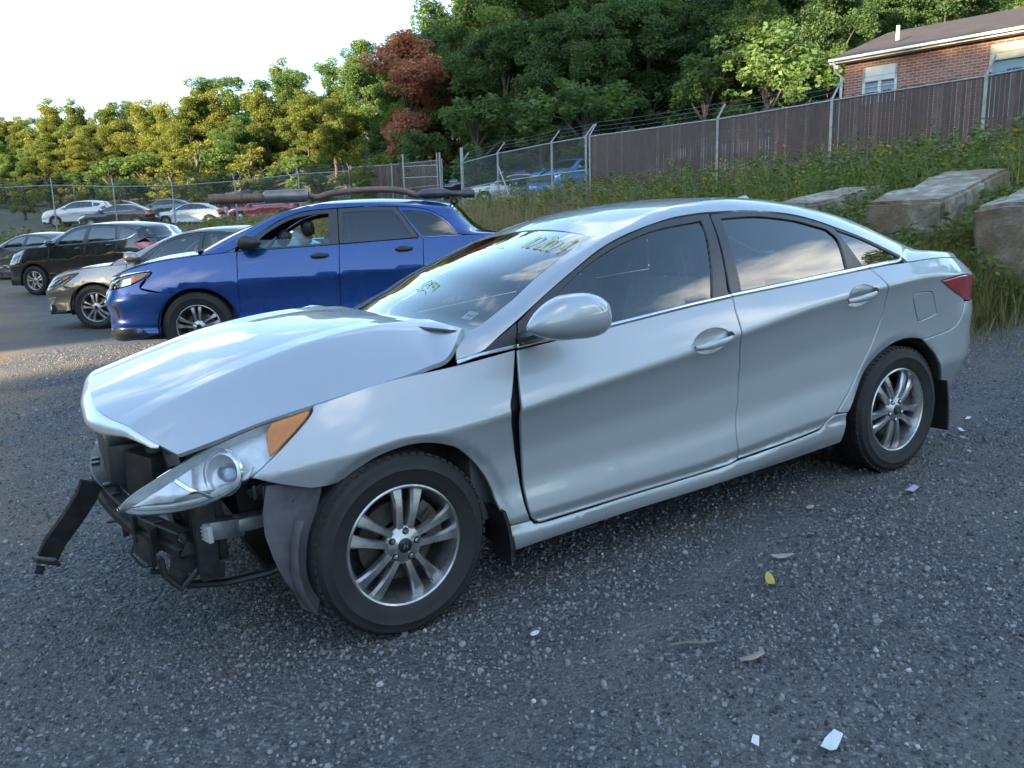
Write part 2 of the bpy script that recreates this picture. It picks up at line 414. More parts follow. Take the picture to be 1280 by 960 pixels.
grey_metal = mat('grey_metal', (.30, .31, .33), .45, .7, var=.25, vscale=16, dirt=((.14, .12, .10), .4))
tyre_mat = None
def make_tyre_mat():
    m = bpy.data.materials.new('tyre_rubber'); t = NT(m); b = t.b
    n = t.tex(9, 8, .65, dist=.3); c = t.ramp(n.outputs['Fac'], [(.3, (.010, .010, .011)), (.62, (.018, .018, .019)), (.85, (.045, .041, .038))]); t.l.new(c, b.inputs['Base Color'])
    b.inputs['Roughness'].default_value = .72; n2 = t.tex(140, 4, .6); t.bump(n2.outputs['Fac'], .25, .0012); return m
tyre_mat = make_tyre_mat()
alloy = mat('dusty_alloy', (.46, .46, .47), .34, .9, var=.18, vscale=22, dirt=((.16, .13, .11), .5), rvar=.1)
alloy_bright = mat('bright_alloy', (.55, .56, .58), .3, .9, var=.12, vscale=22, dirt=((.2, .17, .14), .35))
steel_dark = mat('brake_steel', (.10, .085, .075), .55, .7, var=.4, vscale=18, dirt=((.12, .06, .03), .5))
headlamp_lens = glass_mat('headlamp_lens', (.95, .97, .98), 1.4, .02, 1.3)
reflector = mat('headlamp_reflector', (.80, .81, .82), .16, 1., var=.1, vscale=12)
lamp_white = mat('lamp_housing', (.78, .79, .80), .3, .25, var=.2, vscale=15)
amber = mat('amber_lens', (.95, .27, .006), .35, coat=.35, var=.12, vscale=30)
red_lens = mat('red_lens', (.36, .010, .014), .12, coat=1., var=.25, vscale=18)
cabin_dark = mat('cabin_grey_cloth', (.20, .195, .185), .85, var=.2, vscale=25, bump=.2, bscale=300)
cabin_black = mat('cabin_black_plastic', (.02, .02, .022), .55, var=.2, vscale=10)
liner_cloth = mat('headliner_cloth', (.42, .41, .40), .95, var=.08)
glass_front = glass_mat('windshield_glass', (.74, .84, .83), mult=1.8)
glass_side = glass_mat('side_glass', (.68, .82, .82), mult=2.3)
glass_dark = glass_mat('tinted_glass', (.16, .18, .20), mult=2.4)
under = mat('underbody_black', (.012, .012, .013), .8)

def make_wheel(parent, x, y, z, R=.331, width=.205, rim=.2195, spokes=5, pair=True, steer=0., spin=0., name='wheel', alloy_m=None, full=True, cap=(.02, .02, .022), ntread=64):
    """one wheel, outer face towards -y"""
    w = bpy.data.objects.new(name, None); COL.objects.link(w); w.parent = parent; w.location = (x, y, z); w.rotation_euler = (0, 0, steer); w.empty_display_size = .1
    am = alloy_m or alloy
    h = width/2; k = R-rim
    # tyre: outer sidewall at y=0 .. inner at y=width; bulged walls, shoulder, grooved tread
    prof = [(rim-.008, .012), (rim+.004, .004), (rim+.25*k, -.006), (rim+.5*k, -.011), (rim+.53*k, -.0135), (rim+.56*k, -.011), (rim+.72*k, -.006), (rim+.80*k, -.0045), (rim+.82*k, -.001), (R-.016, .006), (R-.006, .016)]
    tr = []; g = [.03, .042, .09, .102, .115, .127, .165, .177]
    for i, a in enumerate([.022, .030]): tr.append((R-.004+.004*i*.5, a))
    tread = [(R-.002, .028)]
    sc = width/.205
    for a, b in ((.052, .060), (.084, .092), (.113, .121), (.145, .153)):
        tread += [(R, (a-.001)*sc), (R-.008, a*sc), (R-.008, b*sc), (R, (b+.001)*sc)]
    tread += [(R-.002, width-.028)]
    back = [(r, width-hh) for r, hh in prof[::-1]]
    mb = MB(); mb.lathe(prof+tread+back, 72)
    ty = mb.build('tyre', tyre_mat, w, 40)
    # shoulder tread blocks
    me = ty.data
    rb = MB(); n = ntread
    for i in range(n):
        for side in (0, 1):
            a = 2*math.pi*(i+.5*side)/n; yy = .021 if side == 0 else width-.021
            rb.box((math.cos(a)*(R-.0035), yy, math.sin(a)*(R-.0035)), (.010, .020, 2*math.pi*R/n*.62), (0, -a, 0))
    rb.build('tread_blocks', tyre_mat, w, 30)['kind'] = 'stuff'
    # rim barrel
    r0 = rim; mb = MB()
    mb.lathe([(r0, .012), (r0+.002, .006), (r0-.004, .002), (r0-.010, .006), (r0-.014, .02), (r0-.03, .06), (r0-.034, width*.75), (r0-.02, width*.92), (r0, width*.95)], 64)
    rm = mb.build('rim', am, w, 40)
    # spokes
    mb = MB()
    for i in range(spokes):
        a0 = spin+2*math.pi*i/spokes
        for sgn in ((-1, 1) if pair else (0,)):
            P = []
            for t in np.linspace(0, 1, 7):
                r = .036+(r0-.012-.036)*t
                lat = sgn*(.0155+.027*t) if pair else 0
                wd = (.0165+.0115*t-.006*math.sin(t*3.1)) if pair else (.022+.014*t)
                yy = .020-.010*math.sin(t*2.6)+.016*t*t*(1 if t > .0 else 0)
                P.append((r, lat, wd, yy))
            rows = []
            for r, lat, wd, yy in P:
                row = []
                for dx, dy in ((-1., .030), (-1., .010), (-.62, 0.), (.62, 0.), (1., .010), (1., .030)):
                    q = lat+dx*wd; ca, sa = math.cos(a0), math.sin(a0)
                    row.append((r*ca-q*sa, yy+dy, r*sa+q*ca))
                rows.append(row)
            mb.grid(rows)
    mb.build('spokes', am, w, 32)
    mb = MB(); mb.lathe([(.0, .010), (.028, .011), (.032, .0145), (.062, .017), (.070, .024), (.074, .040), (.05, .10)], 40); mb.build('hub', am, w, 40)
    mb = MB(); mb.lathe([(0, .004), (.020, .005), (.026, .008), (.028, .013)], 28); c = mb.build('hub_cap', mat('hub_cap', cap, .3, .2), w, 40)
    if full:
        mb = MB(); pts = [(-.011, -.010), (-.007, .010), (-.003, .010), (-.002, .002), (.003, .0025), (.005, .010), (.009, .010), (.006, -.010), (.002, -.010), (.001, -.002), (-.005, -.003), (-.007, -.010)]
        mb.prism([(p, .0035, q) for p, q in pts], (0, -.0012, 0)); mb.build('emblem', chrome, w)
        for i in range(spokes):
            a = spin+2*math.pi*i/spokes; mb = MB(); mb.lathe([(.0, .004), (.007, .005), (.0095, .009), (.0098, .024)], 6, (.0508*math.cos(a), .002, .0508*math.sin(a))); mb.build('lug_nut', chrome, w, 30)
            mb = MB(); mb.lathe([(.0, .0135), (.0125, .0140), (.0135, .020)], 14, (.0508*math.cos(a), .0, .0508*math.sin(a))); mb.build('lug_socket', under, w, 30)
    mb = MB(); mb.lathe([(.07, .085), (.145, .085), (.148, .09), (.148, .104), (.07, .104)], 40); mb.build('brake_disc', steel_dark, w, 40)
    mb = MB()
    for k_ in range(5):
        a = .15+.16*k_; mb.box((.135*math.cos(a), .08, .135*math.sin(a)), (.07, .07, .05), (0, -a, 0), .008)
    mb.build('brake_caliper', steel_dark, w)
    mb = MB(); mb.lathe([(0, .13), (r0-.03, .13)], 32); mb.build('backing_plate', under, w)
    return w

# ------------------------------------------------------------------ the silver sedan with the missing front bumper
M_SED = Matrix(((.99924, -.00822, -.03814, 0), (.00944, .99946, .03202*0+.0224, 0), (.0379, -.0227, .99902, 0), (0, 0, 0, 1)))
W2 = 1.835
def build_sedan():
    root = empty('silver_sedan', label='silver four-door sedan with its front bumper torn off and buckled hood', cat='car')
    root.rotation_euler = M_SED.to_3x3().to_euler()
    plan = [(-.98, -.98, .50), (-.865, -.865, .345), (-.75, -.75, .25), (-.6, -.6, .165), (-.45, -.45, .112), (-.3, -.3, .074), (-.15, -.15, .048), (0, 0, .03), (.3, .3, .018), (.55, .55, .012), (1., 1., .004), (1.65, 1.65, 0), (2.3, 2.3, .002), (2.8, 2.8, .012), (3.1, 3.1, .03), (3.3, 3.298, .046), (3.5, 3.492, .08), (3.65, 3.632, .134), (3.8, 3.755, .22), (3.95, 3.838, .35), (4.15, 3.885, .55), (4.47, 3.905, .9175)]
    st = dict(x=[-.98, -.8, -.66, -.45, -.25, 0, .3, .54, 1.0, 1.42, 1.66, 2.2, 2.68, 3.0, 3.3, 3.6, 3.9, 4.47],
              zc=[.56, .60, .63, .66, .68, .70, .715, .738, .792, .843, .88, .952, .99, 1.003, .99, .955, .93, .93],
              zb=[.60, .68, .745, .82, .87, .903, .925, .945, .993, 1.028, 1.044, 1.064, 1.079, 1.087, 1.085, 1.06, 1.03, 1.02],
              ib=[.10, .11, .12, .115, .105, .10, .095, .09, .085, .082, .08, .08, .078, .075, .08, .09, .10, .10],
              k=[.2, .2, .2, .2, .25, .3, .5, .9, 1, 1, 1, 1, .9, .8, .6, .4, .3, .3],
              tk=[0, 0, 0, 0, 0, 0, 0, 1, 1, 1, 1, .7, 0, 0, 0, 0, 0, 0], zl=[.3, .3, .3, .3, .3, .3, .305, .313, .324, .331, .348, .386, .40, .36, .34, .3, .3, .3])
    S = Side(plan, st, [(.045, .31, .366, .045, .014), (2.85, .27, .405, .055, .012)], 3.35)
    both = []                      # parts also present on the far side
    fx = np.arange(-.2, 3.7, .02); tz = lambda k, d, lo=-.2, hi=3.7: [(float(x), float(pch(st['x'], st[k], x))+d) for x in fx if lo <= x <= hi]
    FT = [tz('zc', d) for d in (-.022, -.011, 0., .011, .022)]+[tz('zl', d, .45, 2.3) for d in (.012, 0., -.010, -.022, -.034)]
    FS = [tz('zl', d, .45, 2.3) for d in (-.080, -.102, -.126)]
    def P(name, poly, m=silver, **k):
        o = panel(name, poly, S, m, root, feat=(FT if name != 'sill' else FS) if m is silver else (), **k); both.append(o); return o
    def PC(name, par, poly, m, **k): return panel(name, poly, S, m, par, **k)
    archf = [(-.292, .592), (-.195, .592), (-.148, .62), (-.076, .656), (-.004, .675), (.07, .681), (.137, .672), (.218, .643), (.267, .606), (.319, .549), (.357, .489), (.381, .432), (.392, .385), (.424, .287)]
    P('fender', outline([[(.540, .946), (.3, .921), (0, .899), (-.232, .856)], [(-.232, .855), (-.258, .821), (-.355, .745), (-.404, .71), (-.473, .662)], [(-.473, .662), (-.399, .629), (-.292, .592)], archf, [(.424, .287), (.522, .287)], [(.522, .287), (.503, .345), (.493, .462), (.476, .604), (.457, .737), (.48, .805), (.540, .946)]]), res=.025)
    # doors
    df = [(.549, .944), (.521, .842), (.503, .729), (.514, .579), (.514, .489), (.513, .399), (.521, .319), (.535, .288), (.565, .272)]
    seam = [(1.648, 1.034), (1.651, 1.018), (1.638, .975), (1.635, .924), (1.634, .886), (1.635, .851), (1.649, .769), (1.657, .724), (1.651, .579), (1.622, .419), (1.629, .305)]
    sh = lambda L, d: [(a+d, b) for a, b in L]
    hf = lambda u0, z0, u1, z1: None
    def handle_cup(u, z, sl, L=.115, Hh=.05):
        return [(u+math.cos(a)*L*(1 if abs(math.cos(a)) < .99 else 1), z+sl*math.cos(a)*L+math.sin(a)*Hh*(.55+.45*abs(math.sin(a)))*(1 if abs(math.cos(a)) < .9 else .75)) for a in np.linspace(0, 2*math.pi, 28, endpoint=False)]
    cupf = handle_cup(1.462, .868, .10); cupr = handle_cup(2.455, .962, .10)
    fd = P('front_door', outline([[(.549, .944), (.968, .980), (1.392, 1.015), (1.646, 1.032)], sh(seam, -.0025), [(1.626, .303), (1.509, .291), (.962, .281), (.787, .276), (.565, .272)], df[::-1]]), res=.025, holes=[cupf])
    rdr = [(2.136, .337), (2.194, .348), (2.28, .396), (2.298, .405), (2.427, .512), (2.553, .645), (2.628, .75), (2.663, .834), (2.669, .898), (2.664, .979), (2.615, 1.077)]
    rd = P('rear_door', outline([[(1.652, 1.034), (2.201, 1.058), (2.45, 1.070), (2.615, 1.077)], rdr[::-1], [(2.136, .337), (1.9, .320), (1.634, .306)], sh(seam, .0025)[::-1]]), res=.025, holes=[cupr])
    for d, (u, z), cup in ((fd, (1.462, .868), cupf), (rd, (2.455, .962), cupr)):
        # hollow behind the grip
        def bowl(a, b, u=u, z=z):
            r = np.sqrt(((a-u)/.115)**2+((b-z-.10*(a-u))/.05)**2); return S(a, b)-S.nrm(a, b)*(.022*np.clip(1-r**2, 0, 1))[:, None]
        pc = [(u+(a-u)*1.03, z+(b-z)*1.03) for a, b in cup]
        panel('handle_recess', pc, bowl, silver, d, res=.014, rnd=.001, depth=.004, off=-.002)
        mb = MB(); rows = []
        for t in np.linspace(0, 1, 13):
            a = u-.105+.215*t; b = z+.10*(a-u)-.008; q = S.pt(a, b); bow = .030*math.sin(math.pi*min(1, max(0, t)))**.55
            hw = .011+.006*math.sin(math.pi*t); row = []
            for k_ in range(10):
                an = 2*math.pi*k_/10; row.append((q[0], q[1]-bow-.003+.008*math.sin(an), q[2]+hw*math.cos(an)))
            row.append(row[0]); rows.append(row)
        mb.grid(rows); mb.build('door_handle', silver, d, 60)
        mb = MB(); q = S.pt(u+.104, z+.012); mb.lathe([(0, -.004), (.014, -.003), (.018, .004)], 16, (q[0], q[1]-.006, q[2])); mb.build('lock_cylinder', black_plastic, d)
    # door window frames, glass, belt mouldings
    dlo = [(.586, 1.052), (.733, 1.131), (.889, 1.208), (.947, 1.235), (1.11, 1.304), (1.301, 1.356), (1.389, 1.376), (1.544, 1.397), (1.718, 1.405)]
    dlr = [(1.736, 1.405), (1.906, 1.404), (2.046, 1.395), (2.236, 1.368), (2.382, 1.330), (2.495, 1.289)]
    gf = outline([[(.781, 1.126), (.949, 1.216), (1.119, 1.284), (1.285, 1.328), (1.429, 1.354), (1.655, 1.373)], [(1.655, 1.373), (1.653, 1.322), (1.606, 1.191), (1.541, 1.036)], [(1.541, 1.036), (1.2, 1.008), (.775, .975)], [(.775, .975), (.781, 1.126)]])
    gr = outline([[(1.778, 1.377), (2.005, 1.375), (2.219, 1.345), (2.356, 1.308), (2.43, 1.284)], [(2.43, 1.284), (2.473, 1.223), (2.453, 1.090)], [(2.453, 1.090), (2.1, 1.073), (1.722, 1.053)], [(1.722, 1.053), (1.743, 1.171), (1.765, 1.282), (1.778, 1.377)]])
    PC('window_frame', fd, outline([[(.562, .962), (.586, 1.044)], [(.586, 1.044)]+dlo[1:]+[(1.722, 1.400)], [(1.722, 1.400), (1.699, 1.282), (1.668, 1.16), (1.643, 1.074), (1.645, 1.046)], [(1.645, 1.046), (1.397, 1.028), (1.0, .996), (.562, .962)]]), dark_trim, holes=[gf], res=.03, off=-.002, depth=.02)
    PC('window_frame', rd, outline([[(1.728, 1.400)]+dlr[1:], [(2.487, 1.284), (2.573, 1.094)], [(2.573, 1.094), (2.214, 1.075), (1.651, 1.048)], [(1.651, 1.048), (1.677, 1.16), (1.71, 1.282), (1.728, 1.400)]]), dark_trim, holes=[gr], res=.03, off=-.002, depth=.02)
    gg = [(a, b) for a, b in gf]
    PC('window_glass', fd, gf, glass_side, off=-.012, rnd=-.006, depth=.003, res=.04)
    PC('window_glass', rd, gr, glass_dark, off=-.012, rnd=-.006, depth=.003, res=.04)
    for d, L in ((fd, [(.553, .950, .964), (1.0, .984, .997), (1.397, 1.018, 1.030), (1.645, 1.034, 1.047)]), (rd, [(1.652, 1.035, 1.048), (2.214, 1.059, 1.076), (2.45, 1.071, 1.087), (2.612, 1.079, 1.094)])):
        PC('belt_moulding', d, outline([[(a, b) for a, b, c in L], [(a, c) for a, b, c in L][::-1]]), chrome, off=.006, rnd=.004, depth=.014, res=.02)
    # triangle ahead of the door, quarter light behind
    P('sail_panel', outline([[(.402, .956), (.582, 1.045)], [(.582, 1.045), (.556, .966)], [(.556, .966), (.402, .956)]]), dark_trim, off=-.004)
    P('fender_moulding', outline([[(.30, .925), (.395, .941), (.548, .953)], [(.548, .953), (.548, .964), (.40, .953), (.30, .938)]]), chrome, off=.004, rnd=.003)
    ql = P('quarter_light', outline([[(2.497, 1.284), (2.636, 1.234), (2.759, 1.179), (2.899, 1.110)], [(2.899, 1.110), (2.75, 1.104), (2.583, 1.097)], [(2.583, 1.097), (2.497, 1.284)]]), glass_dark, off=-.010, rnd=.002)
    PC('moulding', ql, outline([[(2.616, 1.079), (2.76, 1.086), (2.87, 1.092), (2.905, 1.112)], [(2.905, 1.112), (2.893, 1.118)], [(2.893, 1.118), (2.86, 1.104), (2.75, 1.101), (2.616, 1.095)]]), chrome, off=.006, rnd=.003, res=.012)
    PC('surround', ql, outline([[(2.496, 1.291), (2.636, 1.240), (2.759, 1.185), (2.905, 1.114), (2.945, 1.083)], [(2.945, 1.083), (2.905, 1.083)], [(2.905, 1.083), (2.895, 1.108), (2.759, 1.174), (2.636, 1.229), (2.494, 1.280)]]), dark_trim, off=-.003, rnd=.002)
    # sill, quarter panel, bumper, lamp
    P('sill', outline([[(.426, .281), (.53, .281)], [(.53, .281), (.565, .266), (.787, .270), (.962, .276), (1.5, .286), (1.634, .299), (1.9, .314), (2.138, .331), (2.194, .341), (2.285, .389)], [(2.285, .389), (2.383, .383)], [(2.383, .383), (2.371, .30), (2.362, .232)], [(2.362, .232), (1.967, .214), (1.499, .214), (.968, .205), (.693, .191), (.454, .178)], [(.454, .178), (.426, .281)]]), res=.022)
    qp = P('quarter_panel', outline([[(2.62, 1.077), (2.76, 1.083), (2.95, 1.084)], [(2.95, 1.083), (3.15, 1.085), (3.35, 1.078), (3.55, 1.062), (3.75, 1.04)], [(3.75, 1.04), (3.72, .952)], [(3.72, .952), (3.548, .968), (3.398, .983), (3.155, .969)], [(3.155, .969), (3.295, .902), (3.46, .842)], [(3.46, .842), (3.474, .803), (3.38, .697), (3.062, .664)], [(3.062, .664), (2.939, .686), (2.815, .680), (2.686, .642), (2.56, .567), (2.47, .476), (2.388, .387)], [(2.388, .387), (2.305, .399)], [(2.305, .399), (2.434, .510), (2.560, .645), (2.635, .75), (2.670, .834), (2.676, .898), (2.671, .979), (2.62, 1.077)]]), res=.025, holes=[outline([[(2.911, .905), (2.934, .924), (3.077, .919), (3.11, .90)], [(3.11, .90), (3.169, .80), (3.15, .785), (3.017, .767), (2.985, .785)], [(2.985, .785), (2.911, .905)]])])
    PC('fuel_door', qp, outline([[(2.915, .905), (2.936, .920), (3.075, .915), (3.106, .898)], [(3.106, .898), (3.164, .801), (3.147, .789), (3.018, .771), (2.989, .787)], [(2.989, .787), (2.915, .905)]]), silver, res=.025, rnd=.002)
    rb = P('rear_bumper', outline([[(3.062, .659), (3.38, .692), (3.478, .80), (3.50, .822)], [(3.50, .822), (3.66, .812), (4.0, .80), (4.468, .80)], [(4.468, .80), (4.468, .26)], [(4.468, .26), (3.9, .25), (3.6, .255), (3.37, .27)], [(3.37, .27), (3.345, .38), (3.274, .465), (3.191, .563), (3.062, .659)]]), res=.03)
    P('tail_light', outline([[(3.163, .965), (3.398, .976), (3.548, .962), (3.74, .945)], [(3.74, .945), (3.76, .819)], [(3.76, .819), (3.54, .828), (3.46, .848), (3.295, .907), (3.163, .965)]]), red_lens, off=.004, res=.025, rnd=.006)
    P('trunk_rear', outline([[(3.755, 1.03), (3.9, 1.022), (4.468, 1.012)], [(4.468, 1.012), (4.468, .806)], [(4.468, .806), (3.77, .816)], [(3.77, .816), (3.755, 1.03)]]), res=.04)
    # roof rail: windshield pillar, cant rail and rear pillar in one strip
    pair = [((.30, .940), (.335, .178, 1.015)), ((.40, .957), (.446, .2, 1.042)), ((.49, 1.003), (.54, .223, 1.082)), ((.586, 1.053), (.63, .245, 1.122)), ((.733, 1.132), (.74, .273, 1.182)), ((.889, 1.210), (.885, .310, 1.248)), ((1.11, 1.307), (1.125, .365, 1.341)), ((1.301, 1.359), (1.27, .366, 1.384)), ((1.544, 1.401), (1.50, .364, 1.437)), ((1.718, 1.410), (1.66, .363, 1.455)), ((1.906, 1.409), (1.88, .364, 1.463)), ((2.046, 1.400), (2.12, .372, 1.452)), ((2.236, 1.373), (2.38, .388, 1.424)), ((2.382, 1.334), (2.60, .400, 1.386)), ((2.495, 1.293), (2.78, .402, 1.345)), ((2.636, 1.240), (2.95, .398, 1.29)), ((2.759, 1.185), (3.11, .388, 1.226)), ((2.899, 1.118), (3.25, .374, 1.170)), ((2.95, 1.086), (3.36, .360, 1.132)), ((3.15, 1.087), (3.5, .350, 1.095)), ((3.35, 1.080), (3.62, .345, 1.078)), ((3.55, 1.064), (3.72, .35, 1.062)), ((3.75, 1.042), (3.80, .38, 1.045))]
    O = np.array([S.pt(*p[0]) for p in pair]); I = np.array([p[1] for p in pair])
    T0 = []; T1 = []
    for p, o, i in zip(pair, O, I):
        d = S.pt(p[0][0], p[0][1]+.02)-S.pt(p[0][0], p[0][1]); d /= np.linalg.norm(d)
        along = np.array([1., 0, 0]); c = (i-o)/np.linalg.norm(i-o)
        t0 = .55*c+.6*d; T0.append(t0)
        T1.append(.62*c+np.array([0, .5, .03]))
    ss = strip_surf(O, I, T0, T1)
    both.append(patch('roof_rail', ss, silver, root, 110, 10, sign=1., depth=.014))
    n = len(pair)-1; kk = np.arange(n+1)/n
    inner = lambda s: np.stack([pch(kk, I[:, c], s) for c in range(3)], -1)
    si = lambda j: j/n
    # roof
    zc = lambda x: pch([1.10, 1.16, 1.3, 1.5, 1.85, 2.27, 2.6, 2.75], [1.36, 1.383, 1.432, 1.472, 1.497, 1.489, 1.457, 1.436], x)
    s0, s1 = si(6), si(13)
    def roof_f(a, b):       # a along 0..1, b across -1..1
        s = s0+(s1-s0)*a; L = inner(s); t = b; bow = (1-t*t)*(np.where(a < .5, 1-a*2, 0)**2*-.0+.05*(1-a)**6*-1+.12*a**5)
        x = L[:, 0]+(1-t*t)*(.038*(1-a)**4+.10*a**4); ye = L[:, 1]+.011
        y = .9175+(.9175-ye)*t; z = L[:, 2]-.004+(zc(x)-L[:, 2]+.004)*(1-np.abs(t)**2.3)
        return np.stack([x, y, z], -1)
    rf = patch('roof', roof_f, silver, root, 40, 32, sign=1., depth=.02, v0=-1, v1=1)
    patch('headliner', roof_f, liner_cloth, root, 20, 16, sign=1., v0=-.97, v1=.97, u0=.03, u1=.97, off=-.035)
    # rear window and trunk lid
    def between(sa, sb, crown, bow):
        def f(a, b):
            L = inner(sa+(sb-sa)*a); ye = L[:, 1]+.006; t = b
            return np.stack([L[:, 0]+(1-t*t)*(bow[0]+(bow[1]-bow[0])*a), .9175+(.9175-ye)*t, L[:, 2]-.006+(1-np.abs(t)**2.4)*(crown[0]+(crown[1]-crown[0])*a)], -1)
        return f
    patch('rear_window', between(s1, si(18), (.055, .02), (.10, .12)), glass_dark, root, 24, 20, v0=-1, v1=1)
    patch('trunk_lid', between(si(18)+.002, 1., (.022, .004), (.12, .09)), silver, root, 20, 24, v0=-1, v1=1, depth=.02)
    # windshield
    nw = 7; WL = I[:nw]
    def ws(a, b):
        k6 = np.arange(nw)/(nw-1); L = np.stack([pch(k6, WL[:, c], a) for c in range(3)], -1); t = b; ye = L[:, 1]+.008
        bow = (1-t*t); x = L[:, 0]-bow*(.13*(1-a)-.030*a)*1.0-.004; z = L[:, 2]+bow*(.004*(1-a)+.040*a)-.004+bow*np.sin(a*math.pi)*.035
        return np.stack([x, .9175+(.9175-ye)*t, z], -1)
    wsh = patch('windshield', ws, glass_front, root, 30, 36, sign=1., v0=-1, v1=1, u0=.03)
    patch('shade_band', ws, glass_mat('shade_band_glass', (.25, .30, .42)), wsh, 6, 36, v0=-.985, v1=.985, u0=.90, u1=.995, off=-.002)
    patch('black_border', ws, rubber_seal, wsh, 30, 2, v0=.965, v1=1., u0=.03, off=-.001)
    patch('black_border', ws, rubber_seal, wsh, 30, 2, v0=-1., v1=-.965, u0=.03, off=-.001)
    chalk = mat('yellow_chalk', (.72, .74, .34), .8)
    def stroke(pts, m=chalk, r=.0019, name='windshield_mark'):
        c = crom(pts, 5); a = np.array([p[0] for p in c]); b = np.array([p[1] for p in c]); Q = ws(a, b); mb = MB(); mb.tube([q+np.array([-.002, 0, .004]) for q in Q], r, 5); mb.build(name, m, wsh)
    # the date chalked across the top corner (a along the glass, b towards the driver's side = +1)
    def glyph(b0, w, h, pts): stroke([(.885+h*(y), -(b0+w*x)) for x, y in pts])
    digits = {'1': [(.2, .75), (.5, 1), (.5, 0)], '2': [(0, .8), (.3, 1), (.8, .85), (.7, .5), (0, 0), (.9, .05)], '0': [(.5, 1), (0, .6), (.2, 0), (.8, .1), (.9, .7), (.5, 1)], '4': [(.6, 0), (.6, 1), (0, .35), (.95, .35)]}
    rc = random.Random(4)
    for i, ch in enumerate('122024'): glyph(.37+.095*i+rc.uniform(-.012, .012), rc.uniform(.05, .085), rc.uniform(.055, .095), digits[ch])
    st2 = mat('pale_green_mark', (.45, .70, .30), .8)  # loose green strokes across the middle of the windshield
    for pts in ([(.43, -.22), (.50, -.19), (.47, -.14), (.52, -.10), (.49, -.04)], [(.40, -.18), (.43, -.10), (.42, 0.)], [(.46, -.08), (.53, -.02), (.48, .02), (.45, -.02)]): stroke(pts, st2, .0018)
    def st_f(a, b): return ws(a, b)
    patch('inspection_sticker', st_f, mat('sticker_paper', (.55, .56, .54), .6, var=.3, vscale=30), wsh, 3, 3, v0=-.885, v1=-.80, u0=.235, u1=.315, off=-.004)
    patch('sticker_print', st_f, mat('sticker_ink', (.25, .12, .05), .6), wsh, 2, 2, v0=-.87, v1=-.815, u0=.262, u1=.28, off=-.003)
    # fin
    mb = MB(); rows = []
    for t in np.linspace(0, 1, 8):
        x = 2.50+.16*t; hgt = .055*(t**.7)*(1 if t < .85 else 1-(t-.85)/.15*.4); wd = .028*math.sin(math.pi*(.12+.76*t))**.6
        z0 = float(zc(x))-.006; rows.append([(x, .9175-wd, z0), (x, .9175-wd*.55, z0+hgt*.6), (x+.01*t, .9175, z0+hgt), (x, .9175+wd*.55, z0+hgt*.6), (x, .9175+wd, z0)])
    mb.grid(rows).add(rows[-1], [(0, 1, 2, 3, 4)]).add(rows[0], [(4, 3, 2, 1, 0)]); mb.build('antenna_fin', silver, root, 60)
    # ---------------- hood: popped up, twisted, rear corner folded
    HR = np.array([[(-.661, .29, .744), (-.775, .50, .815), (-.858, .80, .868), (-.857, .95, .892), (-.842, 1.13, .908), (-.816, 1.33, .922), (-.70, 1.56, .905)],
                   [(-.55, .245, .777), (-.60, .50, .888), (-.62, .80, .938), (-.62, .95, .957), (-.61, 1.13, .974), (-.60, 1.33, .985), (-.53, 1.61, .935)],
                   [(-.40, .198, .822), (-.39, .50, .955), (-.40, .80, 1.002), (-.40, .95, 1.017), (-.40, 1.13, 1.032), (-.39, 1.33, 1.040), (-.34, 1.645, .975)],
                   [(-.10, .149, .880), (-.08, .50, 1.026), (-.08, .80, 1.062), (-.08, .95, 1.072), (-.08, 1.13, 1.082), (-.07, 1.33, 1.085), (-.02, 1.68, 1.02)],
                   [(.19, .127, .932), (.20, .50, 1.056), (.20, .80, 1.078), (.20, .95, 1.080), (.20, 1.13, 1.084), (.19, 1.33, 1.088), (.16, 1.69, 1.06)],
                   [(.275, .127, .960), (.31, .50, 1.056), (.31, .80, 1.068), (.31, .95, 1.070), (.31, 1.13, 1.074), (.29, 1.33, 1.080), (.22, 1.68, 1.075)],
                   [(.355, .165, 1.047), (.378, .50, 1.054), (.368, .80, 1.057), (.362, .95, 1.057), (.355, 1.13, 1.060), (.338, 1.33, 1.066), (.24, 1.655, 1.082)]])
    vk = np.array([0, .2, .38, .63, .86, .94, 1.]); tk = np.array([0, .17, .38, .48, .6, .74, 1.])
    def hood_f(a, b):
        A = np.clip(a, 0, 1); out = []
        for c in range(3):
            rows = np.stack([pch(tk, HR[i, :, c], b) for i in range(7)], 1)     # N x 7
            res = np.zeros(len(A)); hk = np.diff(vk); d = np.diff(rows, axis=1)/hk; m = np.zeros_like(rows); m[:, 1:-1] = (d[:, :-1]*hk[1:]+d[:, 1:]*hk[:-1])/(hk[1:]+hk[:-1]); m[:, 0] = d[:, 0]; m[:, -1] = d[:, -1]
            i = np.clip(np.searchsorted(vk, A, side='right')-1, 0, 5); t = (A-vk[i])/hk[i]; r = np.arange(len(A))
            out.append((2*t**3-3*t**2+1)*rows[r, i]+(t**3-2*t**2+t)*hk[i]*m[r, i]+(-2*t**3+3*t**2)*rows[r, i+1]+(t**3-t**2)*hk[i]*m[r, i+1])
        Q = np.stack(out, -1); y = Q[:, 1]
        fade = sst(1.02, .55, A)*.6+.4
        Q[:, 2] += fade*(.009*np.maximum(0, 1-np.abs(y-.50)/.11)+.009*np.maximum(0, 1-np.abs(y-1.33)/.11))
        return Q
    hd = patch('hood', hood_f, silver, root, 64, 60, sign=1., depth=.018)
    patch('inner_frame', hood_f, mat('primer_silver', (.20, .205, .21), .5, .5, var=.2), hd, 24, 24, sign=-1., off=.02, u0=.02, u1=.98, v0=.03, v1=.97)
    # bright strip along the nose of the hood
    tt = np.linspace(.06, .97, 44); top = hood_f(np.zeros(44)+.0, tt)
    rows = []
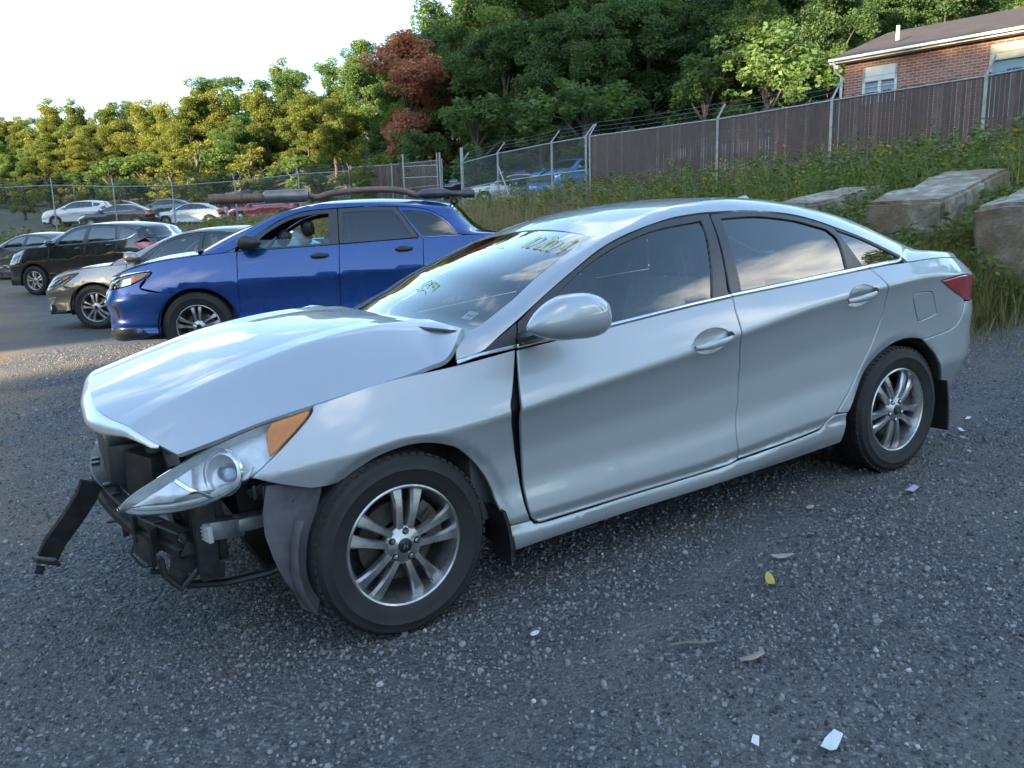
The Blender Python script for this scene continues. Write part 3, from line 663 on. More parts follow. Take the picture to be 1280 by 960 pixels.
    for k_, t in enumerate(tt):
        e = (.30+.70*float(sst(.06, .34, t)))*(.30+.70*float(sst(.97, .75, t)))*(min(1, max(.02, (t-.055)/.02))*min(1, max(.02, (.975-t)/.02)))**.5; q = top[k_]; tan = top[min(43, k_+1)]-top[max(0, k_-1)]; tan[2] = 0; tan /= np.linalg.norm(tan); nn = np.array([-tan[1], tan[0], 0]); nn = nn if nn[0] < 0 else -nn
        rows.append([q+nn*dx*e+np.array([0, 0, dz*e-.002]) for dx, dz in ((-.012, .001), (.006, -.001), (.010, -.004), (.024, -.014), (.036, -.030), (.041, -.044), (.040, -.056), (.032, -.062), (-.01, -.060))])
    mb = MB(); mb.grid(rows); mb.build('hood_garnish', mat('satin_chrome', (.74, .76, .78), .34, .6, coat=.6, rvar=.05), hd, 50)
    # ---------------- headlights
    hl_out = outline([[(-.863, .588), (-.796, .639), (-.64, .725), (-.509, .779), (-.374, .820), (-.240, .849)], [(-.240, .849), (-.264, .817), (-.361, .741), (-.410, .706), (-.506, .641), (-.589, .595), (-.691, .570), (-.809, .565), (-.863, .579)], [(-.863, .579), (-.863, .588)]])
    hl = P('headlight', hl_out, headlamp_lens, res=.03, rnd=.004, depth=.012, off=.004)
    PC('housing', hl, [((a+.55)*.985-.55, (b-.69)*.985+.69) for a, b in hl_out], lamp_white, off=-.055, rnd=-.001, depth=-.05, res=.03)
    PC('turn_signal', hl, outline([[(-.250, .846), (-.374, .818)], [(-.374, .818), (-.40, .78), (-.405, .72)], [(-.405, .72), (-.361, .750), (-.268, .823), (-.250, .846)]]), amber, off=-.006, rnd=.003, depth=.01)
    PC('lower_trim', hl, outline([[(-.850, .586), (-.70, .588), (-.58, .622), (-.46, .70)], [(-.46, .70), (-.50, .652), (-.585, .603), (-.69, .578), (-.80, .573), (-.850, .586)]]), lamp_white, off=-.02, rnd=.003)
    PC('lamp_divider', hl, outline([[(-.70, .672), (-.60, .592)], [(-.60, .592), (-.588, .600)], [(-.588, .600), (-.688, .682)], [(-.688, .682), (-.70, .672)]]), chrome, off=-.018, rnd=.002)
    PC('inner_bezel', hl, outline([[(-.84, .60), (-.66, .70), (-.64, .712)], [(-.64, .712), (-.66, .64), (-.72, .592)], [(-.72, .592), (-.84, .60)]]), lamp_white, off=-.025, rnd=.003)
    for (u, z, r, nm, m) in ((-.565, .683, .066, 'projector_bowl', lamp_white),):
        q = S.pt(u, z); nrm = S.nrm(np.array([u]), np.array([z]))[0]; nrm = Vector((-.75, -.62, .22)).normalized()
        mb = MB(); mb.lathe([(r*1.08, .004), (r, 0), (r*.92, -.006), (r*.8, .022), (r*.45, .042), (.001, .045)], 32); o = mb.build(nm, m, hl, 50)
        mt = Matrix.Translation(Vector(q)-nrm*.028) @ (-nrm).to_track_quat('Y', 'Z').to_matrix().to_4x4(); o.data.transform(mt)
        mb = MB(); mb.lathe([(.001, -.012), (r*.3, -.006), (r*.46, .012), (r*.5, .03)], 24); o2 = mb.build('projector_lens', glass_mat('projector_glass', (.75, .80, .85), 1.6, .0, 1.5), hl, 60); o2.data.transform(mt)
        mb = MB(); mb.lathe([(r*1.12, .0), (r*1.16, -.006), (r*1.2, .0)], 36); o3 = mb.build('bezel_ring', chrome, hl, 60); o3.data.transform(mt)
    # ---------------- mirror both sides
    mb = MB(); rows = []
    for t in np.linspace(0, 1, 15):
        x = .462+.345*t; c = float(pch([0, .08, .2, .45, .72, .9, 1.], [.10, .36, .64, .95, 1., .90, .70], t))
        hgt = .088*c; dep = .085*c; yc = -.125+.03*t; zc_ = 1.052+.004*t+.012*math.sin(t*math.pi)
        row = []
        for k_ in range(18):
            a = 2*math.pi*k_/18; ca, sa = math.cos(a), math.sin(a)
            row.append((x, yc+dep*np.sign(ca)*abs(ca)**.8, zc_+hgt*np.sign(sa)*abs(sa)**.85*(1 if sa > 0 else .92)))
        row.append(row[0]); rows.append(row)
    mb.grid(rows); mb.add(rows[-1][:-1], [list(range(18))]).add(rows[0][:-1], [list(range(18))[::-1]])
    mr = mb.build('mirror', silver, root, 70)
    mb = MB(); mb.tube([(.60, .11, .985), (.60, .03, 1.0), (.60, -.05, 1.02), (.62, -.11, 1.035)], [.048, .036, .034, .03], 10, flat=.62); mb.build('mirror_foot', black_plastic, mr)
    mb = MB(); mb.box((.803, -.095, 1.057), (.012, .09, .085), None, .004); mb.build('mirror_pane', chrome, mr)
    # ---------------- wheels
    for x, yy, stz, sp in ((0, .03, .055, 1.38), (2.795, .03, 0, .9)):
        make_wheel(root, x, yy, .327, steer=stz, spin=sp)
        w = make_wheel(root, x, W2-yy, .327, steer=math.pi+stz, spin=sp, full=False)
    # wheel-house liners and mud flaps
    for ax in (.06, 2.83):
        mb = MB(); rows = []
        for a in np.linspace(-.35, math.pi+.25, 22):
            rows.append([(ax+.385*math.cos(a), y, .315+.375*math.sin(a)) for y in (.085, .12, .25, .42)])
        mb.grid(rows); o = mb.build('wheelhouse_liner', under, root, 60, fix=False); both.append(o)
    for ax, z1, z0, w_ in ((.425, .36, .15, .15), (3.235, .42, .14, .17)):
        mb = MB(); rows = []
        for t in np.linspace(0, 1, 7):
            rows.append([(ax-.035+.045*t*(1-t)+.02*t+(.014 if k_ else 0), .022+w_*s, z1+(z0-z1)*t) for k_ in (0, 1) for s in ((0, .5, 1) if k_ == 0 else (1, .5, 0))])
        mb.grid([r+[r[0]] for r in rows]); both.append(mb.build('mud_flap', black_plastic, root, 50))
    # purple-grey splash shield hanging ahead of the front wheel
    plast = mat('dusty_splash_plastic', (.085, .080, .098), .6, var=.35, vscale=13, dirt=((.16, .15, .15), .6))
    mb = MB(); prof = [(-.43, .625), (-.452, .53), (-.455, .46), (-.44, .38), (-.415, .30), (-.385, .235), (-.366, .175)]
    rows = []
    for i, (x, z) in enumerate(prof):
        wd = [.20, .19, .185, .165, .13, .095, .045][i]; rows.append([(x+wd*s*.92, .115+.012*math.sin(s*3)-.02*s+.01*math.sin(i*1.7), z-.02*s*(1 if i < 6 else 1.5)) for s in np.linspace(0, 1, 6)])
    mb.grid(rows); rows2 = [[(p[0], p[1]+.006, p[2]) for p in r] for r in rows]; mb.grid(rows2); mb.build('splash_shield', plast, root, 60, fix=False)
    mb = MB(); rows = []
    for t in np.linspace(0, 1, 12):
        a = math.pi*(.86+.30*t); x, z = .03+.40*math.cos(a), .335+.375*math.sin(a); rows.append([(x, .07, z), (x-.012, .075, z), (x-.02, .11, z), (x-.01, .2, z)])
    mb.grid(rows); mb.build('liner_edge', plast, root, 60, fix=False)
    # ---------------- exposed nose: beam, brackets, radiator support
    mb = MB(); rows = []
    for t in np.linspace(0, 1, 22):
        y = .37+1.09*t; x = float(pch([.37, .58, .9, 1.25, 1.46], [-.695, -.82, -.905, -.87, -.74], y)); z = float(pch([.37, .58, .9, 1.46], [.405, .46, .555, .58], y)); hh = .048
        rows.append([(x+.05, y, z+hh), (x+.006, y, z+hh), (x, y, z+hh-.005), (x, y, z+.016), (x+.014, y, z+.010), (x+.014, y, z-.010), (x, y, z-.016), (x, y, z-hh+.005), (x+.006, y, z-hh), (x+.05, y, z-hh)])
    mb.grid(rows); mb.grid([[(p[0]+.004, p[1], p[2]*.995) for p in r] for r in rows]); beam = mb.build('bumper_beam', dirty_black, root, 28, fix=False)
    mb = MB()
    for j, y in enumerate((.47, .53, .70, .76, .98, 1.04, 1.3)):
        mb = MB(); x = float(pch([.37, .58, .9, 1.25, 1.46], [-.695, -.82, -.905, -.87, -.74], y)); z = float(pch([.37, .58, .9, 1.46], [.405, .46, .555, .58], y)); mb.box((x+.022, y, z+.051), (.03, .035, .008), None, .002); mb.build('beam_clip', black_plastic, beam)
    mb = MB(); mb.box((-.80, .545, .452), (.05, .012, .10), (0, 0, .9), .002).box((-.745, .45, .425), (.10, .006, .088), (0, 0, .95), .002); mb.build('torn_bracket', dirty_black, beam)
    # foam absorber torn loose and hanging from the beam
    Q = [(-.915, .74, .60), (-.94, .76, .545), (-1.0, .80, .46), (-1.065, .85, .375), (-1.095, .88, .315)]
    mb = MB(); rows = []
    for i, (x, y, z) in enumerate(Q): rows.append([(x-.026, y, z+.006), (x+.026, y+.01, z-.018), (x+.034, y+.02, z-.034), (x+.030, y+.03, z-.034), (x+.02, y+.02, z-.010), (x-.03, y+.012, z+.014)])
    mb.grid([r+[r[0]] for r in rows]); mb.add(rows[-1], [list(range(6))]); mb.add(rows[0], [list(range(6))[::-1]])
    mb.box((-1.10, .885, .295), (.09, .05, .012), (.2, .5, .4), .003).box((-1.125, .86, .275), (.03, .03, .02), (.3, .4, 0), .003); mb.build('hanging_trim_strip', dirty_black, root, 40)
    mb = MB(); mb.box((-.60, .9175, .74), (.07, 1.22, .055), None, .01).box((-.60, .9175, .30), (.08, 1.16, .07), None, .012)
    for y in (.36, 1.475): mb.box((-.60, y, .52), (.07, .07, .46), (0, .05, 0), .01)
    mb.box((-.63, .9175, .52), (.03, .05, .42), None, .006); mb.build('radiator_support', dirty_black, root)
    mb = MB(); mb.box((-.665, .98, .63), (.03, .98, .26), (0, -.05, 0), .006).box((-.70, .80, .70), (.06, .5, .06), None, .012); mb.build('radiator_shroud', black_plastic, root)
    mb = MB(); mb.box((-.785, .97, .655), (.13, .60, .15), (0, .05, 0), .015); mb.build('air_duct', black_plastic, root)
    mb = MB(); mb.box((-.72, .60, .625), (.11, .16, .17), (.1, 0, .5), .02).box((-.76, .80, .56), (.08, .40, .10), (0, 0, .15), .015); mb.build('crash_absorber', dirty_black, root)
    mb = MB(); mb.box((-.545, .9175, .52), (.03, 1.05, .42), None, .005)
    for i in range(26): mb.box((-.563, .9175, .325+i*.0155), (.006, 1.04, .006))
    mb.build('radiator', mat('radiator_fins', (.05, .05, .052), .5, .6, var=.3, vscale=30), root)
    mb = MB(); mb.box((-.66, .86, .70), (.06, .09, .09), (.1, 0, .1), .01).box((-.68, .70, .655), (.09, .16, .05), (.2, .2, 0), .012).box((-.66, .62, .60), (.07, .10, .10), None, .012); mb.tube([(-.67, .62, .66), (-.70, .55, .60), (-.69, .50, .53), (-.66, .52, .46)], .009, 7).tube([(-.66, .80, .74), (-.72, .78, .69), (-.73, .72, .60), (-.68, .66, .54)], .011, 7).tube([(-.65, .56, .70), (-.67, .44, .64), (-.63, .40, .54), (-.64, .42, .42)], .008, 7)
    mb.build('latch_and_hoses', black_plastic, root)
    mb = MB(); mb.prism([(-.655, .33, .735), (-.60, .50, .755), (-.60, .64, .755), (-.66, .64, .715), (-.68, .48, .695)], (.004, .004, -.035)); mb.build('hood_support_flange', grey_metal, root)
    # lower bracket frame at the near corner
    mb = MB(); fr = [(-.755, .37, .375), (-.752, .37, .32), (-.705, .37, .255), (-.655, .38, .29), (-.60, .38, .345), (-.605, .38, .44), (-.61, .38, .51)]
    mb.tube(fr, .012, 7).box((-.655, .40, .345), (.09, .02, .10), (0, .6, .1), .004).box((-.70, .42, .30), (.05, .06, .09), (0, .3, .2), .006)
    mb.box((-.79, .50, .385), (.02, .16, .09), (.1, 0, .25), .004); mb.build('fog_lamp_bracket', dirty_black, root)
    mb = MB(); mb.box((-.545, .345, .445), (.13, .075, .065), (0, .16, .25), .008).box((-.44, .32, .455), (.14, .08, .05), (0, .05, .1), .012); mb.build('side_rail_end', grey_metal, root)
    mb = MB(); mb.box((-.605, .315, .45), (.016, .075, .06), (0, 0, .2), .003)
    for i in range(4): mb.box((-.616, .315, .43+.013*i), (.008, .06, .005), (0, 0, .2))
    mb.build('wire_plug', mat('pale_plastic', (.55, .57, .58), .5), root)
    mb = MB(); mb.box((-.40, .19, .605), (.15, .035, .035), (0, -.22, -.25), .004)
    for i in range(5): mb.box((-.46+.028*i, .165-.008*i, .60-.007*i), (.012, .022, .05), (0, 0, -.25), .003)
    mb.build('bumper_retainer', black_plastic, root)
    mb = MB(); mb.tube([(-.80, .62, .40), (-.83, .60, .34), (-.80, .58, .29), (-.76, .57, .285), (-.77, .555, .275)], .004, 6).tube([(-.88, .72, .44), (-.84, .66, .455), (-.83, .655, .42)], .005, 6).box((-.832, .655, .412), (.02, .02, .035), None, .004).box((-.765, .56, .268), (.035, .02, .016), (0, .3, 0), .003); mb.build('loose_wiring', rubber_seal, root)
    mb = MB(); mb.box((-.25, 1.0, .21), (.30, 1.1, .03), None, .004); mb.build('splash_tray', under, root)
    mb = MB(); mb.tube([(-.70, .46, .235), (-.55, .43, .21), (-.40, .38, .225), (-.30, .36, .25)], .022, 8, flat=.6); mb.build('tray_edge', dirty_black, root)
    # dark engine bay and inner structure so the gaps read as depth
    mb = MB(); mb.box((-.02, .9175, .60), (.95, 1.10, .36), None, .06).box((.02, .70, .80), (.55, .5, .12), None, .05).box((-.1, 1.2, .78), (.4, .4, .12), None, .04); mb.build('engine', mat('engine_grime', (.03, .03, .031), .6, .3, var=.5, vscale=9), root)
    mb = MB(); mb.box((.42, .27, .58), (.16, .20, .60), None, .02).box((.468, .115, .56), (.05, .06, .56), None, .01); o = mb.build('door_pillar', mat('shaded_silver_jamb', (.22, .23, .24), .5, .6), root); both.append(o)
    for z in (.80, .42): mb = MB(); mb.box((.487, .098, z), (.03, .03, .05), None, .005); both.append(mb.build('door_hinge', grey_metal, root))
    mb = MB(); mb.box((1.85, .9175, .25), (2.8, 1.50, .10), None, .02); mb.build('floor_pan', under, root)
    # inner skins behind the doors keep daylight out of the panel gaps
    def inner_skin(poly, nm):
        o = panel(nm, poly, S, cabin_black, root, off=-.055, rnd=.001, depth=.004, res=.06); both.append(o)
    both.append(panel('rear_pillar_trim', outline([[(2.46, 1.30), (2.70, 1.20), (2.95, 1.08)], [(2.95, 1.08), (2.52, 1.06)], [(2.52, 1.06), (2.46, 1.30)]]), S, cabin_black, root, off=-.11, rnd=.001, depth=.004, res=.06))
    inner_skin(outline([[(.46, .93), (1.0, .965), (1.65, 1.02), (2.2, 1.045), (2.9, 1.07)], [(2.9, 1.07), (2.9, .72)], [(2.9, .72), (2.6, .62), (2.4, .45), (2.34, .27)], [(2.34, .27), (.47, .24)], [(.47, .24), (.46, .93)]]), 'inner_door_skin')
    mb = MB(); mb.box((1.69, .245, 1.20), (.085, .03, .36), (-.46, .10, 0), .01); both.append(mb.build('centre_pillar_trim', cabin_black, root))
    # ---------------- cabin
    mb = MB(); rows = []
    for y in np.linspace(.17, 1.665, 14): rows.append([(.42, y, .96), (.55, y, 1.0), (.72, y, 1.005), (.86, y, .97), (.93, y, .88), (.90, y, .72), (.80, y, .5)])
    mb.grid(rows); mb.build('dashboard', cabin_black, root, 60, fix=False)
    mb = MB(); mb.lathe([(.185, 0)]*1+[(.185+.014*math.cos(a), .014*math.sin(a)) for a in np.linspace(0, 2*math.pi, 9)], 36, axis='x'); mb.box((.01, 0, 0), (.03, .30, .06), None, .01).box((.02, 0, -.08), (.03, .05, .16), None, .01)
    o = mb.build('steering_wheel', cabin_black, root); o.location = (1.0, .50, .92); o.rotation_euler = (0, rad(-22), 0)
    def seat(x, y, wd):
        mb = MB(); mb.box((x, y, .50), (.50, wd, .16), (0, -.12, 0), .05); mb.box((x+.30, y, .82), (.15, wd*.96, .62), (0, .30, 0), .06); o = mb.build('seat', cabin_dark, root)
        mb = MB(); mb.box((x+.43, y, 1.205), (.09, .27, .17), (0, .25, 0), .04); mb.build('headrest', cabin_dark, o)
        
        for dy in (-.06, .06): mb = MB(); mb.tube([(x+.40, y+dy, 1.05), (x+.425, y+dy, 1.15)], .006, 6); mb.build('headrest_post', chrome, o)
    seat(1.28, .50, .50); seat(1.28, 1.33, .50); seat(2.22, .55, .62); seat(2.22, 1.28, .62)
    mb = MB(); mb.box((2.83, .9175, 1.0), (.55, 1.35, .04), None, .01); mb.build('parcel_shelf', cabin_dark, root)
    mb = MB(); mb.box((.94, .9175, 1.285), (.03, .22, .055), (0, .3, 0), .012); mb.build('rear_view_mirror', cabin_black, root)
    bt = mat('grey_webbing', (.18, .18, .18), .8); mb = MB(); mb.box((1.60, .30, 1.02), (.006, .05, .52), (-.40, .12, 0)); both.append(mb.build('seat_belt', bt, root))
    # cowl and wipers
    mb = MB(); rows = []
    for y in np.linspace(.20, 1.635, 16): t = (y-.9175)/.7; rows.append([(.24+.10*t*t, y, .985), (.30+.12*t*t, y, .99), (.36+.12*t*t, y, 1.0)])
    mb.grid(rows); mb.build('cowl', black_plastic, root, 60, fix=False)
    for y0, y1 in ((1.62, .95), (1.05, .42)):
        mb = MB(); f = lambda y, a: ws(np.array([a]), np.array([(.9175-y)/.70]))[0]+np.array([-.008, 0, .014])
        mb.tube([f(y0, .04), f((y0+y1)/2, .05), f(y1, .075)], .007, 6); mb.build('wiper', black_plastic, root)
    for o in list(both): mirrored(o, W2, root)
    # the roof rail and sill close the far side; a rear plate closes the tail
    return root
sedan = build_sedan()
# ------------------------------------------------------------------ terrain
TP = np.array([(0,0,0),(2.8,0,.106),(0,1.8,-.04),(2.8,1.8,.067),(1.4,.9,.034),(-2,-2,-.03),(2,-3,.14),(4.5,-1,.19),(-3,1,-.14),(4.6,2,.13),(4,3.6,.10),(-1,3,-.08),
 (.39,6.73,.10),(3,5.6,.11),(1.2,8.4,.1),(3.9,7.3,.13),(-.38,11,.11),(2.1,9.6,.11),(.5,12.5,.12),(3,11,.16),(-1.2,20,.17),(.8,18,.17),(0,21.3,.19),(2,19.5,.22),
 (-6,3,-.18),(-8,10,-.02),(-10,20,.12),(-12,30,.35),(-3,27,.25),(5.9,1.5,.29),(6.3,.9,.36),(6.6,2.0,.85),(7.5,3.2,1.12),(8.5,5,1.35),(13.8,6.1,1.85),(13.3,12,1.85),(12.5,21.4,1.9),(9,10,1.15),(10.3,16.9,1.45),(7,14,.55),(5.5,9,.22),(6.5,22,.6),(8,28,1.1),
 (8,-3,.9),(10,0,1.35),(14,0,1.9),(12,-8,1.4),(5,-6,.3),(0,-8,.1),(-8,-8,-.1),(0,-25,.2),(-25,-10,0),(20,-20,1.8),(-.3,42,1.9),(9.8,36.2,2.1),(1.4,32.4,.5),(-2.4,34.6,.5),(-12,46,1.8),
 (1.3,55,2.2),(7.3,54,2.25),(10.5,50,2.35),(19,33,2.9),(19.7,28,2.9),(20,15,3.2),(25,12,3.4),(30,5,3.5),(21.7,44,4.2),(16,77,5.5),(0,104,5.5),(40,30,9),(40,60,13),(-40,100,6),(20,130,11),(0,200,17),(30,75,10),(60,0,6),(-60,40,2),(-60,0,0),(0,-60,1),(60,-60,3),(90,90,28),(-90,160,12),(60,160,28)], float)
_A = np.sqrt(((TP[:, None, :2]-TP[None, :, :2])**2).sum(2)+1.2**2)
_w = np.linalg.solve(_A, TP[:, 2])
def GZ(x, y):
    x = np.asarray(x, float); y = np.asarray(y, float); sh = x.shape; q = np.stack([x.ravel(), y.ravel()], 1); out = np.zeros(len(q))
    for i in range(0, len(q), 20000): out[i:i+20000] = np.sqrt(((q[i:i+20000, None]-TP[None, :, :2])**2).sum(2)+1.44) @ _w
    return out.reshape(sh)
def gz(x, y): return float(GZ(np.array([x]), np.array([y]))[0])
TOE = np.array([(30, -14), (12, -5), (8.2, -.6), (6.7, 1.0), (5.95, 1.65), (5.75, 4), (6.0, 8), (6.0, 14), (5.2, 22), (2.5, 28.5), (-6, 31.5), (-20, 38), (-80, 60)], float)
VEG = np.concatenate([TOE, [(-80, 250), (250, 250), (250, -14)]])
def toe_dist(q):
    d = np.full(len(q), 1e9)
    for a, b in zip(TOE[:-1], TOE[1:]):
        e = b-a; t = np.clip(((q-a)@e)/(e@e), 0, 1); d = np.minimum(d, np.hypot(*(q-(a+t[:, None]*e)).T))
    return np.where(inside(VEG, q), d, -d)
def axis(c, lo, hi, n, k):
    t = np.linspace(-1, 1, n); s = np.sinh(k*t)/np.sinh(k); return np.where(s < 0, c+s*(c-lo), c+s*(hi-c))
gx = axis(1.5, -260, 320, 260, 6.0); gy = axis(2.0, -200, 420, 260, 6.0)
X_, Y_ = np.meshgrid(gx, gy, indexing='ij'); Z_ = GZ(X_, Y_)
n1 = len(gx); idx = np.arange(n1*len(gy)).reshape(n1, -1)
gm = mesh_np('ground', np.stack([X_.ravel(), Y_.ravel(), Z_.ravel()-.004], 1), np.stack([idx[:-1, :-1], idx[1:, :-1], idx[1:, 1:], idx[:-1, 1:]], -1).reshape(-1, 4), None)
td = np.clip(toe_dist(np.stack([X_.ravel(), Y_.ravel()], 1)), -3, 3)
at = gm.attributes.new('toe', 'FLOAT', 'POINT'); at.data.foreach_set('value', td.astype(np.float32))
def ground_mat():
    m = bpy.data.materials.new('gravel_and_soil'); t = NT(m); b = t.b
    v = t.tex(62, typ='ShaderNodeTexVoronoi'); v.feature = 'F1'
    v2 = t.tex(150, typ='ShaderNodeTexVoronoi')
    sepc = t.new('ShaderNodeSeparateColor'); t.l.new(v.outputs['Color'], sepc.inputs[0]); sep2 = t.new('ShaderNodeSeparateColor'); t.l.new(v2.outputs['Color'], sep2.inputs[0])
    c1 = t.ramp(sepc.outputs[0], [(0, (0.044, 0.045, 0.048)), (.45, (0.086, 0.088, 0.093)), (.8, (0.122, 0.124, 0.129)), (.95, (0.195, 0.195, 0.195)), (1, (0.292, 0.292, 0.283))])  # ground under the stones kept dark so the gaps look shadowed
    c2 = t.ramp(sep2.outputs[0], [(0, (0.049, 0.049, 0.051)), (.6, (0.093, 0.093, 0.095)), (1, (0.166, 0.166, 0.166))])
    n = t.tex(1.3, 6, .6, dist=.5); f = t.ramp(n.outputs['Fac'], [(.42, (0, 0, 0)), (.60, (1, 1, 1))])
    c = t.mix(f, c1, c2)
    # packed fines, brown dirt in the wheel tracks
    n2 = t.tex(.55, 7, .62, dist=.8); dust = t.ramp(n2.outputs['Fac'], [(.47, (0, 0, 0)), (.68, (1, 1, 1))])
    n3 = t.tex(26, 5, .7); fines = t.ramp(n3.outputs['Fac'], [(.3, (0.111, 0.105, 0.098)), (.7, (0.189, 0.179, 0.164))])
    c = t.mix(t.math('MULTIPLY', dust, .7), c, fines)
    # two old wheel tracks swing across the foreground
    g2 = t.new('ShaderNodeNewGeometry'); s2 = t.new('ShaderNodeSeparateXYZ'); t.l.new(g2.outputs['Position'], s2.inputs[0]); wv = t.math('MULTIPLY', t.math('SUBTRACT', t.tex(.8, 3, .5).outputs['Fac'], .5), .5)
    for k0, k1, kx in ((-.62, .17, .30), (-1.75, .15, .26), (2.2, .25, -.1)):
        ln = t.math('ADD', t.math('SUBTRACT', s2.outputs['Y'], t.math('MULTIPLY', s2.outputs['X'], kx)), -k0); ln = t.math('ABSOLUTE', t.math('ADD', ln, wv)); tr_ = t.math('MAXIMUM', t.math('SUBTRACT', 1., t.math('DIVIDE', ln, k1)), 0.)
        brk = t.ramp(t.tex(2.3, 5, .65).outputs['Fac'], [(.40, (0, 0, 0)), (.62, (1, 1, 1))]); c = t.mix(t.math('MULTIPLY', t.math('MULTIPLY', tr_, brk), .8), c, fines)
    geo = t.new('ShaderNodeNewGeometry'); sp = t.new('ShaderNodeSeparateXYZ'); t.l.new(geo.outputs['Position'], sp.inputs[0])
    # the drive aisle on the far left is brown dirt
    nd = t.tex(.9, 5, .6); wob = t.math('MULTIPLY', t.math('SUBTRACT', nd.outputs['Fac'], .5), 3.)
    left = t.math('ADD', t.math('MULTIPLY', t.math('ADD', sp.outputs['X'], .9), -.9), wob); yy = t.math('MULTIPLY', t.math('SUBTRACT', sp.outputs['Y'], .5), .8)
    dm = t.math('MULTIPLY', t.math('MINIMUM', t.math('MAXIMUM', left, 0.), 1.), t.math('MINIMUM', t.math('MAXIMUM', yy, 0.), 1.))
    dirt = t.ramp(n3.outputs['Fac'], [(.25, (.15, .095, .052)), (.75, (.30, .20, .115))])
    c = t.mix(t.math('MULTIPLY', dm, .85), c, dirt)
    a = t.new('ShaderNodeAttribute', attribute_name='toe'); ne = t.tex(2.2, 5, .65); edge = t.math('ADD', a.outputs['Fac'], t.math('MULTIPLY', t.math('SUBTRACT', ne.outputs['Fac'], .5), .9))
    vg = t.math('MINIMUM', t.math('MAXIMUM', t.math('MULTIPLY', edge, 3.), 0.), 1.)
    soil = t.ramp(t.tex(5, 8, .7).outputs['Fac'], [(.3, (.030, .034, .016)), (.55, (.055, .058, .026)), (.8, (.10, .085, .05))])
    c = t.mix(vg, c, soil); t.l.new(c, b.inputs['Base Color']); b.inputs['Roughness'].default_value = .86
    h = t.math('ADD', t.math('MULTIPLY', v.outputs['Distance'], -1.), t.math('MULTIPLY', v2.outputs['Distance'], -.35)); h = t.math('ADD', h, t.math('MULTIPLY', t.tex(9, 6, .6).outputs['Fac'], .7))
    t.bump(h, .85, .02); return m
gm.materials.append(ground_mat()); ground = link('ground', gm); ground['kind'] = 'structure'

